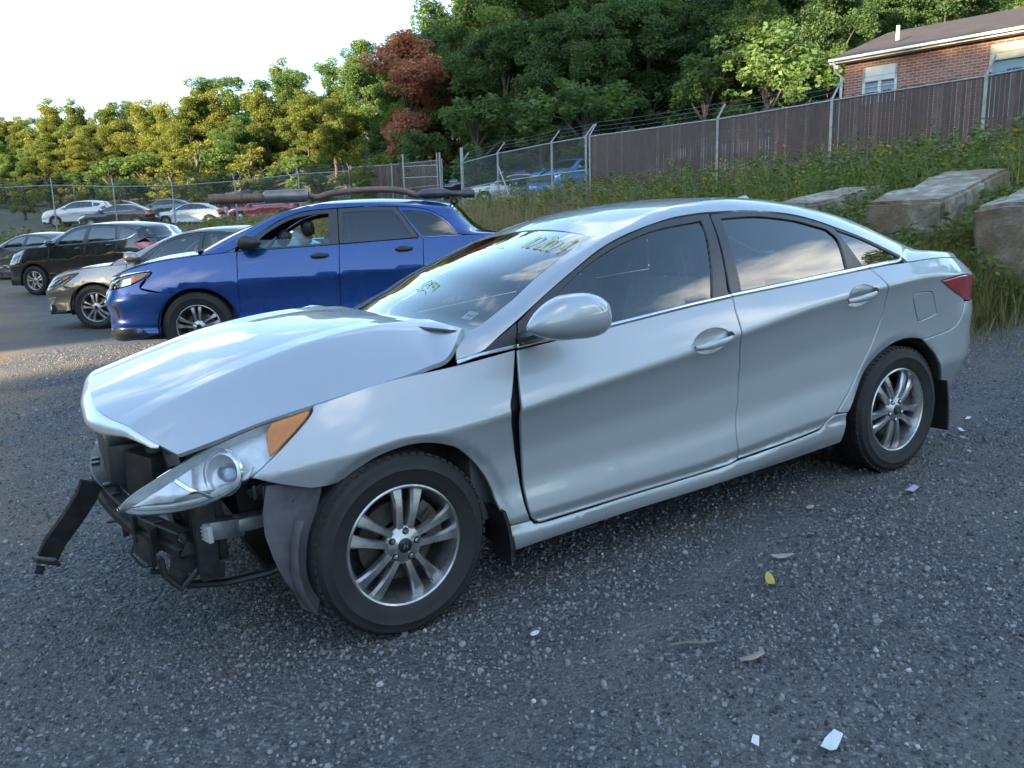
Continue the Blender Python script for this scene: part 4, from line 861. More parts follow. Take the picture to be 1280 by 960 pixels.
# ------------------------------------------------------------------ loose gravel (stuff): instanced crushed stone
def stone_mat():
    m = bpy.data.materials.new('crushed_stone'); t = NT(m); b = t.b
    oi = t.new('ShaderNodeObjectInfo'); n = t.tex(30, 3, .6)
    c = t.ramp(oi.outputs['Random'], [(0, (.040, .041, .044)), (.3, (.095, .097, .103)), (.65, (.175, .178, .188)), (.9, (.27, .27, .275)), (.975, (.27, .24, .205)), (.992, (.40, .39, .37)), (1, (.55, .54, .52))])
    c = t.mix(.5, c, t.ramp(n.outputs['Fac'], [(.3, (.6, .6, .6)), (.7, (1.3, 1.3, 1.3))]), 'MULTIPLY'); t.l.new(c, b.inputs['Base Color']); b.inputs['Roughness'].default_value = .8; return m
def gravel_patch(name, x0, x1, y0, y1, n, dens, smin, smax, seed, avoid=True):
    gx = np.linspace(x0, x1, n); gy = np.linspace(y0, y1, n); X, Y = np.meshgrid(gx, gy, indexing='ij'); Z = GZ(X, Y); idx = np.arange(n*n).reshape(n, n)
    F_ = np.stack([idx[:-1, :-1], idx[1:, :-1], idx[1:, 1:], idx[:-1, 1:]], -1).reshape(-1, 4)
    me = mesh_np(name, np.stack([X.ravel(), Y.ravel(), Z.ravel()-.003], 1), F_, None)
    q = np.stack([X.ravel(), Y.ravel()], 1); D = np.hypot(q[:, 0]-CAM_P.x, q[:, 1]-CAM_P.y)
    ang = np.arctan2(q[:, 0]-CAM_P.x, q[:, 1]-CAM_P.y)-YAW
    w = np.clip(1.25-D/11., .08, 1)*(np.abs(ang) < .66)*(toe_dist(q) < .15)*(D > 1.0)*(D < 14)
    und = (q[:, 0] > .35) & (q[:, 0] < 3.2) & (q[:, 1] > .5) & (q[:, 1] < 1.8); w = np.where(und, w*.15, w)
    for k0, k1, kx in ((-.62, .20, .30), (-1.75, .18, .26), (2.2, .25, -.1)): w = w*(1-.75*np.clip(1-np.abs(q[:, 1]-kx*q[:, 0]-k0)/k1, 0, 1)**.5)
    w = w*(1-.8*sst(-1.0, -1.7, q[:, 0])*sst(.6, 1.6, q[:, 1]))
    a = me.attributes.new('dens', 'FLOAT', 'POINT'); a.data.foreach_set('value', w.astype(np.float32))
    o = link(name, me); o['kind'] = 'stuff'
    ng = bpy.data.node_groups.new(name, 'GeometryNodeTree'); ng.interface.new_socket('Geometry', in_out='INPUT', socket_type='NodeSocketGeometry'); ng.interface.new_socket('Geometry', in_out='OUTPUT', socket_type='NodeSocketGeometry')
    N, L = ng.nodes, ng.links; gi = N.new('NodeGroupInput'); go = N.new('NodeGroupOutput')
    na = N.new('GeometryNodeInputNamedAttribute'); na.data_type = 'FLOAT'; na.inputs[0].default_value = 'dens'
    no = N.new('ShaderNodeTexNoise'); no.inputs['Scale'].default_value = 1.5; no.inputs['Detail'].default_value = 4
    mr = N.new('ShaderNodeMapRange'); mr.inputs[1].default_value = .36; mr.inputs[2].default_value = .62; mr.inputs[3].default_value = .30; mr.inputs[4].default_value = 1.
    L.new(no.outputs[0], mr.inputs[0])
    m0 = N.new('ShaderNodeMath'); m0.operation = 'MULTIPLY'; L.new(na.outputs[0], m0.inputs[0]); L.new(mr.outputs[0], m0.inputs[1])
    m1 = N.new('ShaderNodeMath'); m1.operation = 'MULTIPLY'; m1.inputs[1].default_value = dens; L.new(m0.outputs[0], m1.inputs[0])
    dp = N.new('GeometryNodeDistributePointsOnFaces'); dp.inputs['Seed'].default_value = seed; L.new(gi.outputs[0], dp.inputs[0]); L.new(m1.outputs[0], dp.inputs['Density'])
    ico = N.new('GeometryNodeMeshIcoSphere'); ico.inputs['Radius'].default_value = 1; ico.inputs['Subdivisions'].default_value = 1
    sp = N.new('GeometryNodeSetPosition'); L.new(ico.outputs[0], sp.inputs[0]); nz = N.new('ShaderNodeTexNoise'); nz.inputs['Scale'].default_value = 1.1; nz.noise_dimensions = '3D'
    vm = N.new('ShaderNodeVectorMath'); vm.operation = 'SUBTRACT'; L.new(nz.outputs['Color'], vm.inputs[0]); vm.inputs[1].default_value = (.5, .5, .5)
    vs_ = N.new('ShaderNodeVectorMath'); vs_.operation = 'SCALE'; vs_.inputs['Scale'].default_value = 1.5; L.new(vm.outputs[0], vs_.inputs[0]); L.new(vs_.outputs[0], sp.inputs['Offset'])
    sm = N.new('GeometryNodeSetMaterial'); sm.inputs['Material'].default_value = MATS['stone']; L.new(sp.outputs[0], sm.inputs[0])
    ip = N.new('GeometryNodeInstanceOnPoints'); L.new(dp.outputs[0], ip.inputs[0]); L.new(sm.outputs[0], ip.inputs['Instance'])
    rv = N.new('FunctionNodeRandomValue'); rv.data_type = 'FLOAT_VECTOR'; rv.inputs[0].default_value = (0, 0, 0); rv.inputs[1].default_value = (6.28, 6.28, 6.28); L.new(rv.outputs[0], ip.inputs['Rotation'])
    rs = N.new('FunctionNodeRandomValue'); rs.data_type = 'FLOAT'; rs.inputs[2].default_value = 0; rs.inputs[3].default_value = 1; rs.inputs['Seed'].default_value = 5
    pw = N.new('ShaderNodeMath'); pw.operation = 'POWER'; pw.inputs[1].default_value = 2.6; L.new(rs.outputs[1], pw.inputs[0])
    ms = N.new('ShaderNodeMapRange'); ms.inputs[3].default_value = smin; ms.inputs[4].default_value = smax; L.new(pw.outputs[0], ms.inputs[0])
    rs2 = N.new('FunctionNodeRandomValue'); rs2.data_type = 'FLOAT_VECTOR'; rs2.inputs[0].default_value = (.75, .6, .45); rs2.inputs[1].default_value = (1.3, 1.05, .8); rs2.inputs['Seed'].default_value = 9
    sc = N.new('ShaderNodeVectorMath'); sc.operation = 'SCALE'; L.new(rs2.outputs[0], sc.inputs[0]); L.new(ms.outputs[0], sc.inputs['Scale']); L.new(sc.outputs[0], ip.inputs['Scale'])
    L.new(ip.outputs[0], go.inputs[0]); md = o.modifiers.new('scatter', 'NODES'); md.node_group = ng
    return o
MATS['stone'] = stone_mat()
tag(gravel_patch('gravel', -4.5, 9, -2.6, 9, 150, 5200, .0032, .0105, 3), 'loose dark grey crushed stone covering the lot', 'gravel')
tag(gravel_patch('coarse_gravel', -4.5, 9, -2.6, 9, 90, 240, .007, .019, 11), 'larger scattered stones lying among the finer gravel', 'gravel')

# ------------------------------------------------------------------ trees
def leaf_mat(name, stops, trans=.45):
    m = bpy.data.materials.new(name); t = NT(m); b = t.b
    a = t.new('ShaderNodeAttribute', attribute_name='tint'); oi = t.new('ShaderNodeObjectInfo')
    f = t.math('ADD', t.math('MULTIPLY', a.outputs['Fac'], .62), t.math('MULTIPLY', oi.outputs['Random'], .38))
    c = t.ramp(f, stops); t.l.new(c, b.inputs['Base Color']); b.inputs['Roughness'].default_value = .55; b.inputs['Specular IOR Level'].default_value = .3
    tr = t.new('ShaderNodeBsdfTranslucent'); t.l.new(t.mix(1., c, (1.25, 1.15, .55), 'MULTIPLY'), tr.inputs[0]); mx = t.new('ShaderNodeMixShader'); mx.inputs[0].default_value = trans
    t.l.new(b.outputs[0], mx.inputs[1]); t.l.new(tr.outputs[0], mx.inputs[2]); t.l.new(mx.outputs[0], t.out.inputs[0]); return m
LEAF = dict(green=leaf_mat('green_leaves', [(0, (0.047, 0.093, 0.031)), (.4, (0.087, 0.154, 0.047)), (.75, (0.138, 0.210, 0.062)), (1, (0.210, 0.267, 0.077))]),
            olive=leaf_mat('yellow_sunlit_leaves', [(0, (.06, .095, .024)), (.35, (.11, .15, .034)), (.7, (.18, .20, .042)), (1, (.28, .245, .05))]),  # yellow-green leaves, made brighter and yellower to carry the golden sunlight
            red=leaf_mat('rust_leaves', [(0, (.20, .08, .06)), (.5, (.38, .16, .11)), (1, (.52, .26, .17))]),
            dark=leaf_mat('dark_leaves', [(0, (0.033, 0.068, 0.028)), (.5, (0.064, 0.120, 0.043)), (1, (0.120, 0.175, 0.059))]))
bark = mat('tree_bark', (.085, .07, .055), .9, var=.4, vscale=3, bump=.6, bscale=14, bdist=.03)
def leaf_cloud(rng, centres, radii, per, size, tint0=None):
    """small folded leaf cards spread through clumps; returns verts, quads, tint per face"""
    P = []; T = []
    for c, r in zip(centres, radii):
        k = int(per*r*r); d = rng.normal(size=(k, 3)); d /= np.linalg.norm(d, axis=1, keepdims=True); rr = r*rng.uniform(.35, 1.08, (k, 1))**.6
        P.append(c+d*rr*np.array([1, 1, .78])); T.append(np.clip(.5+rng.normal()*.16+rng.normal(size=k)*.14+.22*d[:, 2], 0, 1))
    P = np.concatenate(P); T = np.concatenate(T); n = len(P)
    a = rng.normal(size=(n, 3)); a[:, 2] *= .6; a /= np.linalg.norm(a, axis=1, keepdims=True); b = rng.normal(size=(n, 3)); b -= a*np.sum(a*b, 1, keepdims=True); b /= np.linalg.norm(b, axis=1, keepdims=True)
    s = size*rng.uniform(.55, 1.25, (n, 1)); V = np.stack([P-a*s*.5, P+b*s*.33-a*s*.05, P+a*s*.55, P-b*s*.33+a*s*.02], 1)
    return V.reshape(-1, 3), np.arange(4*n).reshape(n, 4), T
def tree_proto(seed, H, spread, kind, trunk_frac=.10, nclump=170, per=400, lsize=.22, lean=0., rk=1.):
    rng = np.random.default_rng(seed); C = []; R = []
    zc = H*(trunk_frac+(1-trunk_frac)*.5); hz = H*(1-trunk_frac)*.5
    # a dozen boughs carry the clumps, so the outline is uneven and the sky shows between them
    B = []
    for i in range(15):
        d = rng.normal(size=3); d /= np.linalg.norm(d); q = d*rng.uniform(.25, 1.)**.6; w = spread*(1.-.50*max(0, q[2])**1.3)*(1+.2*math.sin(3*math.atan2(q[1], q[0])+seed))
        B.append((q[0]*w*.80+lean*q[2], q[1]*w*.80, zc+q[2]*hz*.84, rng.uniform(.13, .24)*H*.62))
    for i in range(nclump):
        b = B[rng.integers(len(B))]; d = rng.normal(size=3); d /= np.linalg.norm(d); k = rng.uniform(.3, 1.12); C.append((b[0]+d[0]*b[3]*k, b[1]+d[1]*b[3]*k, b[2]+d[2]*b[3]*k*.85)); R.append(rng.uniform(.045, .095)*H*.72*rk)
    C = np.array(C); V, F_, T = leaf_cloud(rng, C, R, per, lsize)
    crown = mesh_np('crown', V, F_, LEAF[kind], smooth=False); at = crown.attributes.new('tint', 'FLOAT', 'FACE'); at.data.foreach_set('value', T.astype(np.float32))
    mb = MB(); k = H*.010+.05; p = [(0, 0, -.5), (.05, .02, H*.15), (.12*lean, .05, H*.4), (.2*lean+.1, -.05, H*.6), (.3*lean, 0, H*.76)]; mb.tube(p, [k*1.5, k*1.1, k*.85, k*.5, k*.1], 8)
    for b in B: z0 = max(.12*H, b[2]-.22*H); mb.tube([(0.05, 0, z0), (b[0]*.5, b[1]*.5, (z0+b[2])/2+.3), (b[0], b[1], b[2])], [k*.5, k*.3, k*.08], 5)
    o = mb.build('trunk', bark, None); return (crown, o)
PROTO = {}
for nm, a in dict(g1=(1, 15, 4.2, 'green'), g2=(2, 15, 3.6, 'green'), g3=(3, 15, 4.6, 'dark'), o1=(4, 15, 4.3, 'olive'), o2=(5, 15, 3.7, 'olive'), r1=(6, 12, 3.2, 'red'), d1=(7, 15, 3.9, 'dark'), tall=(8, 20, 4.2, 'green', .46)).items():
    c, tr = tree_proto(*a); PROTO[nm] = (c, tr.data, a[1]); bpy.data.objects.remove(tr)
s_crown, s_tr = tree_proto(21, 3.2, 1.5, 'olive', .0, 90, 1500, .11, rk=1.1); PROTO['shrub'] = (s_crown, s_tr.data, 3.2); bpy.data.objects.remove(s_tr)
s_crown, s_tr = tree_proto(22, 3.2, 1.4, 'green', .0, 90, 1500, .11, rk=1.1); PROTO['bush'] = (s_crown, s_tr.data, 3.2); bpy.data.objects.remove(s_tr)
TREE_LABEL = dict(g='mid green broad-leaved tree in the wood beyond the fence', o='yellow-green tree with golden sun in its leaf colour in the wood beyond the fence', d='dark green shaded tree in the wood beyond the fence')
def plant_tree(p, x, y, H, label=None, group='trees of the wood behind the lot', name='tree', zoff=0., sx=1.):
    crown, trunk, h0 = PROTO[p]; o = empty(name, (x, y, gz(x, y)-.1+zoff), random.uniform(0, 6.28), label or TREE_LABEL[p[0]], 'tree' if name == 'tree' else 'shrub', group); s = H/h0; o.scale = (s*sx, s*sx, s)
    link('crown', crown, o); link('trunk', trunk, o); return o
def cam_pt(px, py, D):
    """point seen at a photo pixel and depth (used to note tree positions)"""
    v = _r*((px-640)/1000)+_u*((480-py)/1000)+_f; return CAM_P+v*D
random.seed(11)
SKY = ([-80, 0, 40, 80, 130, 170, 200, 250, 300, 340, 380, 420, 455, 505, 560, 640, 800, 1000, 1300], [140, 140, 134, 122, 124, 112, 116, 100, 94, 74, 66, 50, 44, 20, -40, -120, -140, -150, -190])
DEP = ([-80, 0, 150, 300, 450, 560, 700, 1000, 1350], [100, 96, 84, 72, 60, 52, 44, 40, 42])
ZONES = [(70, 'above the far white SUV'), (150, 'above the far black sedan'), (240, 'above the far white sedan'), (330, 'above the far red car'), (420, 'above the rusty roof pipes'), (480, 'left of the red maple'), (560, 'behind the steel gate'), (650, 'behind the pale gate post'), (740, 'behind the plain chain-link fence'), (860, 'behind the far slatted fence'), (1020, 'behind the slats beside the house'), (1150, 'behind the house gable'), (2000, 'behind the house roof')]
def wood_label(p, px, dadd):
    kind = {'g': 'mid green tree', 'o': 'yellow-green tree', 'd': 'dark green tree'}[p[0]]; row = {0: 'in the wood', 9: 'farther back in the wood', -6: 'low at the wood edge', 17: 'deep in the wood'}[dadd]
    return kind+' '+row+' '+next(z for lim, z in ZONES if px < lim)
def wood(step, dadd, htf, types, jit=.35, base=None):
    px = -90.
    while px < 1400:
        D = float(np.interp(px, *DEP))+dadd+random.uniform(-2, 2); top = cam_pt(px, float(np.interp(px, *SKY))+random.uniform(-8, 16), D); x, y = top.x, top.y
        H = max(6., (top.z-gz(x, y))*htf*random.uniform(.86, 1.02)); H = min(H, 24)
        k_ = random.choice(types(px)); plant_tree(k_, x, y, H, wood_label(k_, px, dadd), sx=random.uniform(.75, 1.0)*(15/H)**.3); px += step*(75/D)*random.uniform(.75, 1.3)
wood(30, 0, 1., lambda p: ['o1', 'o2'] if p < 300 else (['o2', 'g1', 'g2'] if p < 560 else ['g1', 'g2', 'g3', 'd1', 'g2']))  # the left edge takes only the sun-yellowed leaves
wood(34, 9, 1.0, lambda p: ['o1', 'g1', 'g2'] if p < 450 else ['g1', 'd1', 'g3'])
wood(36, -6, .74, lambda p: ['g1', 'o1', 'o2', 'g2'] if p < 560 else ['g2', 'g3', 'd1', 'g1'])
wood(34, 17, .62, lambda p: ['o1', 'g1', 'g2', 'o2'])
p = cam_pt(508, 150, 48); plant_tree('r1', p.x, p.y, cam_pt(508, 38, 48).z-gz(p.x, p.y), 'rust red maple standing out in front of the green wood', None, sx=1.15)
p = cam_pt(1008, 60, 30); 
# low shrubs along the edge of the wood and round the fences
for i, (px, py, D, h, t) in enumerate([(30, 262, 62, 4, 'shrub'), (95, 258, 60, 3.4, 'shrub'), (150, 255, 58, 3.6, 'bush'), (250, 250, 56, 3.8, 'shrub'), (330, 245, 52, 3.4, 'bush'), (400, 235, 47, 4, 'shrub'), (460, 226, 43, 4.2, 'shrub'), (530, 205, 44, 5, 'bush'), (600, 210, 46, 5, 'bush'), (680, 200, 42, 5, 'bush'), (780, 160, 36, 5, 'bush'), (880, 150, 33, 5, 'bush'), (960, 130, 30, 5, 'bush')]):
    q = cam_pt(px, py, D); plant_tree(t, q.x, q.y, h, ('yellowing shrub' if t == 'shrub' else 'leafy green bush')+' close to the fence '+next(z for lim, z in ZONES if px < lim), 'undergrowth along the wood', 'shrub')
random.seed(5); px = -80.
while px < 1340:
    D = float(np.interp(px, *DEP))-random.choice([9, 9, -6])+random.uniform(-2, 2); q = cam_pt(px, 230, D); t = random.choice(['shrub', 'bush', 'bush']); plant_tree(t, q.x, q.y, random.uniform(3.5, 6.5), ('yellowing shrub' if t == 'shrub' else 'leafy green bush')+' at the foot of the wood '+next(z for lim, z in ZONES if px < lim), 'undergrowth along the wood', 'shrub', sx=1.25); px += 40*(60/D)*random.uniform(.6, 1.2)
# unseen trees carry the wood round the left, placed and sized for shade
back = Vector((SUN_DIR.x, SUN_DIR.y, 0)).normalized(); side = Vector((-back.y, back.x, 0))
for s in np.arange(-44, 62, 3.4):
    s = float(s); gap = -18.5 < s < -4.0  # in the gap the crowns start high to let patches of sun through
    for row in (0,) if gap else (0, 1):
        q = back*(37+7*row+random.uniform(-1, 1)*(not gap))+side*(s+1.7*row); h = (29 if s < -22 else 20)+random.uniform(-1.5, 1.5)*(not gap)
        if gap: plant_tree('tall', q.x, q.y, 20.5, 'unseen tall tree left of the lot, crown raised for sun patches', 'high-crowned trees added left of the lot', sx=.9, zoff=-1.25-gz(q.x, q.y))
        else: plant_tree(random.choice(['g1', 'g3', 'd1', 'g2']), q.x, q.y, h, 'unseen tall green tree shading the lot from the left', 'unseen shade trees left of the lot', sx=.95)
    if not gap: q = back*35+side*(s+random.uniform(-.8, .8)); plant_tree('bush', q.x, q.y, random.uniform(6, 9), 'unseen leafy hedge bush blocking low sun left of the lot', 'unseen hedge bushes left of the lot', 'shrub', sx=1.2)
for s, h in ((-17.2, 8.5), (-14.0, 8), (-13.0, 12), (-12.2, 12.5), (-11.4, 12), (-10.6, 11), (-9.6, 8.5), (-4.2, 9), (-3.2, 9), (-2.2, 9)):  # unseen bushes added to cut the low sun into bands
    q = back*35+side*s; plant_tree('bush', q.x, q.y, h, 'narrow leafy bush added left of the lot to cast shadow bands', 'narrow bushes added left of the lot', 'shrub', sx=.42)
for s in np.arange(-114, -46, 3.6):  # unseen row added to keep the lower part of the left wood in shade
    q = back*62+side*(float(s)+random.uniform(-1, 1)); plant_tree(random.choice(['g1', 'g3', 'd1', 'g2']), q.x, q.y, random.uniform(18, 21.5), 'unseen tall green tree added far left to shade the lower wood', 'shade trees added round the far left')
# trees up the slope to the right, seen mirrored in the sedan's rear window
for i in range(7):
    q = Vector((24+random.uniform(-1, 3), -2-7.*i, 0)); plant_tree(random.choice(['g1', 'g2', 'd1']), q.x, q.y, random.uniform(10, 13), 'green tree on the slope beside the brick house', 'trees on the slope beside the house', sx=1.1)
# ------------------------------------------------------------------ chain-link fences
galv = mat('galvanised_steel', (.36, .37, .38), .5, .8, var=.2, vscale=10, dirt=((.2, .18, .15), .3))
wire_m = mat('fence_wire', (.30, .31, .32), .5, .7)
slat_m = mat('brown_slat_plastic', (.095, .060, .050), .55, var=.22, vscale=3)
slat_m2 = mat('faded_slat_plastic', (.14, .092, .078), .6, var=.25, vscale=5)
def chain(mb_pts, a, b, za, zb, h0, h1, pitch=.075, r=.0022):
    """diamond mesh between two posts as straight crossing wires"""
    V = []; Fc = []
    L = math.hypot(b[0]-a[0], b[1]-a[1]); ux, uy = (b[0]-a[0])/L, (b[1]-a[1])/L; H = h1-h0; o = 0
    for sgn in (1, -1):
        s = -H if sgn > 0 else 0
        while s < L+(0 if sgn > 0 else H):
            t0, t1 = s, s+sgn*H; u0, u1 = 0., 1.
            lo = lambda t: (t-t0)/(t1-t0)
            for lim in (0, L):
                k = lo(lim)
                if sgn > 0:
                    if lim == 0: u0 = max(u0, k)
                    else: u1 = min(u1, k)
                else:
                    if lim == L: u0 = max(u0, k)
                    else: u1 = min(u1, k)
            if u1 > u0+.02:
                P = []
                for u in (u0, u1):
                    t = t0+(t1-t0)*u; z = za+(zb-za)*t/L+h0+H*u; P.append((a[0]+ux*t, a[1]+uy*t, z))
                for p in P: V += [(p[0]-uy*r, p[1]+ux*r, p[2]), (p[0]+ux*r, p[1]+uy*r, p[2]+r*sgn*-1), (p[0]-ux*r, p[1]-uy*r, p[2]+r*sgn)]
                Fc += [(o, o+1, o+4, o+3), (o+1, o+2, o+5, o+4), (o+2, o, o+3, o+5)]; o += 6
            s += pitch
    return V, Fc
def fence_run(name, label, posts, h, arm=True, slats=None, rails=(1.0,), wires=True, pitch=.075, tilt=(0, 0), group=None, wr=.0022, prad=.036):
    """posts: list of (x,y); h: height of the fabric; slats: list of panel indices with plastic slats"""
    root = empty(name, (posts[0][0], posts[0][1], gz(*posts[0])), label=label, cat='fence', group=group); o0 = root.location
    loc = lambda p: (p[0]-o0.x, p[1]-o0.y, p[2]-o0.z)
    zz = [gz(*p) for p in posts]
    for i, p in enumerate(posts):
        mb = MB(); z = zz[i]; top = h+.06; mb.tube([loc((p[0], p[1], z-.3)), loc((p[0], p[1], z+top))], prad, 10)
        if arm: mb.tube([loc((p[0], p[1], z+top-.02)), loc((p[0]+tilt[0], p[1]+tilt[1], z+top+.30))], prad*.62, 8)
        mb.build('post', galv, root)
    for i in range(len(posts)-1):
        a, b = posts[i], posts[i+1]
        V, Fc = chain(None, a, b, zz[i], zz[i+1], .04, h, pitch, wr); me = mesh_np('chain_link', np.array(V)-np.array(o0), Fc, wire_m, False); c = link('chain_link', me, root); c['kind'] = 'stuff'
        for f in rails:
            mb = MB(); mb.tube([loc((a[0], a[1], zz[i]+h*f)), loc((b[0], b[1], zz[i+1]+h*f))], .021, 8); mb.build('rail', galv, root)
        if arm and wires:
            for k in (.3, .65, 1.):
                mb = MB(); mid = [(a[0]+(b[0]-a[0])*t, a[1]+(b[1]-a[1])*t, zz[i]+(zz[i+1]-zz[i])*t) for t in np.linspace(0, 1, 6)]; mb.tube([loc((q[0]+tilt[0]*k, q[1]+tilt[1]*k, q[2]+h+.06+.34*k-.03*math.sin(math.pi*j/5))) for j, q in enumerate(mid)], .0035, 4, cap=False); mb.build('barbed_wire', wire_m, root)
        if slats and i in slats:
            t0, t1 = slats[i]; L = math.hypot(b[0]-a[0], b[1]-a[1]); n = int(L*(t1-t0)/.082); mbs = [MB(), MB()]; ux, uy = (b[0]-a[0])/L, (b[1]-a[1])/L; ang = math.atan2(uy, ux)
            for k in range(n):
                t = t0+(t1-t0)*(k+.5)/n; hh = h+random.uniform(.01, .06); w = random.uniform(.066, .080); z = zz[i]+(zz[i+1]-zz[i])*t
                mbs[0 if random.random() < .8 else 1].box(loc((a[0]+ux*L*t, a[1]+uy*L*t, z+.05+(hh-.05)/2)), (w, .007, hh-.05), (0, random.uniform(-.006, .006), ang+random.uniform(-.06, .06)))
            for mb, m in zip(mbs, (slat_m, slat_m2)): mb.build('privacy_slats', m, root)['kind'] = 'stuff'
    return root
# right-hand fence, running away along x = 13
RP = [(13.95, 3.1), (13.82, 6.15), (13.55, 9.17), (13.33, 12.22), (12.98, 15.38), (12.66, 18.44), (12.47, 21.42), (12.44, 23.98)]
HT = 2.02
fence_run('slatted_fence', 'chain-link fence with brown privacy slats along the top of the weedy bank', [(14.25, .05)]+RP[:4]+[(12.85, 16.75)], HT, slats={0: (0, 1), 1: (0, 1), 2: (0, 1), 3: (0, 1), 4: (0, 1)}, tilt=(.22, 0), prad=.036)
fence_run('chain_link_fence', 'plain chain-link fence with outward arms and a diagonal brace, in front of parked white cars', [(12.82, 16.9), (12.66, 18.44), (12.47, 21.42), (12.44, 23.98)], HT, tilt=(.28, 0), rails=(1., .55), pitch=.10, wr=.0022)
mb = MB(); mb.tube([(12.47, 21.42, gz(12.47, 21.42)+1.65), (12.1, 19.6, gz(12.1, 19.6))], .024, 8); tag(mb.build('brace_pole', galv), 'slanting steel brace pole propping the chain-link fence', 'pole')
LPst = [(-9.9, 47.6), (-7.4, 46.2), (-4.9, 44.8), (-2.5, 43.5), (-.11, 42.26), (2.41, 40.84), (4.83, 39.48), (7.42, 38.02), (10.08, 36.53), (12.2, 35.3)]
fence_run('chain_link_fence', 'long chain-link fence with barbed wire in front of the far parked cars', LPst, 2.15, tilt=(.0, .30), rails=(1.,), pitch=.15, wr=.0019)
fence_run('slatted_fence', 'short brown-slatted chain-link section beside the gate with a yellowing vine', [(12.2, 35.3), (13.9, 34.2), (16.2, 33.5)], 2.3, slats={0: (.45, 1), 1: (0, 1)}, arm=False, pitch=.15, wr=.0019, rails=(1., .5))
# open steel gate
def gate():
    a, b = (13.87, 32.71), (15.12, 31.43); za = gz(*a); r = empty('steel_gate', (a[0], a[1], za), label='tall galvanised steel gate leaf standing open between the two fences', cat='gate')
    d = (b[0]-a[0], b[1]-a[1])
    for t, nm in ((0., 'gate_post'), (.92, 'gate_frame_post'), (1., 'gate_post')):
        mb = MB(); mb.tube([(d[0]*t, d[1]*t, -.3), (d[0]*t, d[1]*t, 2.75)], .045 if nm == 'gate_post' else .03, 10); mb.build(nm, galv, r)
    for h in (.9, 1.7, 2.2):
        mb = MB(); mb.tube([(0, 0, h), (d[0]*.92, d[1]*.92, h)], .024, 8); mb.build('gate_rail', galv, r)
    V, Fc = chain(None, (0, 0), (d[0]*.92, d[1]*.92), 0, 0, .1, 2.2, .15, .002); link('gate_mesh', mesh_np('gate_mesh', V, Fc, wire_m, False), r)['kind'] = 'stuff'
gate()
p = RP[-1]; mb = MB(); mb.tube([(p[0], p[1], gz(*p)-.2), (p[0], p[1], gz(*p)+2.55)], .06, 10); tag(mb.build('gate_post', galv), 'thick pale gate post ending the plain chain-link fence', 'post')

# ------------------------------------------------------------------ brick house
def brick_mat():
    m = bpy.data.materials.new('red_brick'); t = NT(m); b = t.b
    tc = t.new('ShaderNodeTexCoord'); mp = t.new('ShaderNodeMapping'); mp.inputs['Rotation'].default_value = (rad(90), 0, 0)
    br = t.new('ShaderNodeTexBrick'); br.inputs['Scale'].default_value = 1.; br.inputs['Brick Width'].default_value = .215; br.inputs['Row Height'].default_value = .075; br.inputs['Mortar Size'].default_value = .009
    br.inputs['Color1'].default_value = (.26, .085, .05, 1); br.inputs['Color2'].default_value = (.36, .14, .085, 1); br.inputs['Mortar'].default_value = (.42, .38, .34, 1)
    sp = t.new('ShaderNodeSeparateXYZ'); cb = t.new('ShaderNodeCombineXYZ'); t.l.new(tc.outputs['Object'], sp.inputs[0]); t.l.new(sp.outputs['X'], cb.inputs[0]); t.l.new(sp.outputs['Z'], cb.inputs[1]); t.l.new(cb.outputs[0], br.inputs['Vector'])
    n = t.tex(2.5, 6, .6); c = t.mix(.35, br.outputs['Color'], t.ramp(n.outputs['Fac'], [(.3, (.5, .5, .5)), (.7, (1.3, 1.3, 1.3))]), 'MULTIPLY'); t.l.new(c, b.inputs['Base Color']); b.inputs['Roughness'].default_value = .85; t.bump(br.outputs['Fac'], -.6, .008); return m
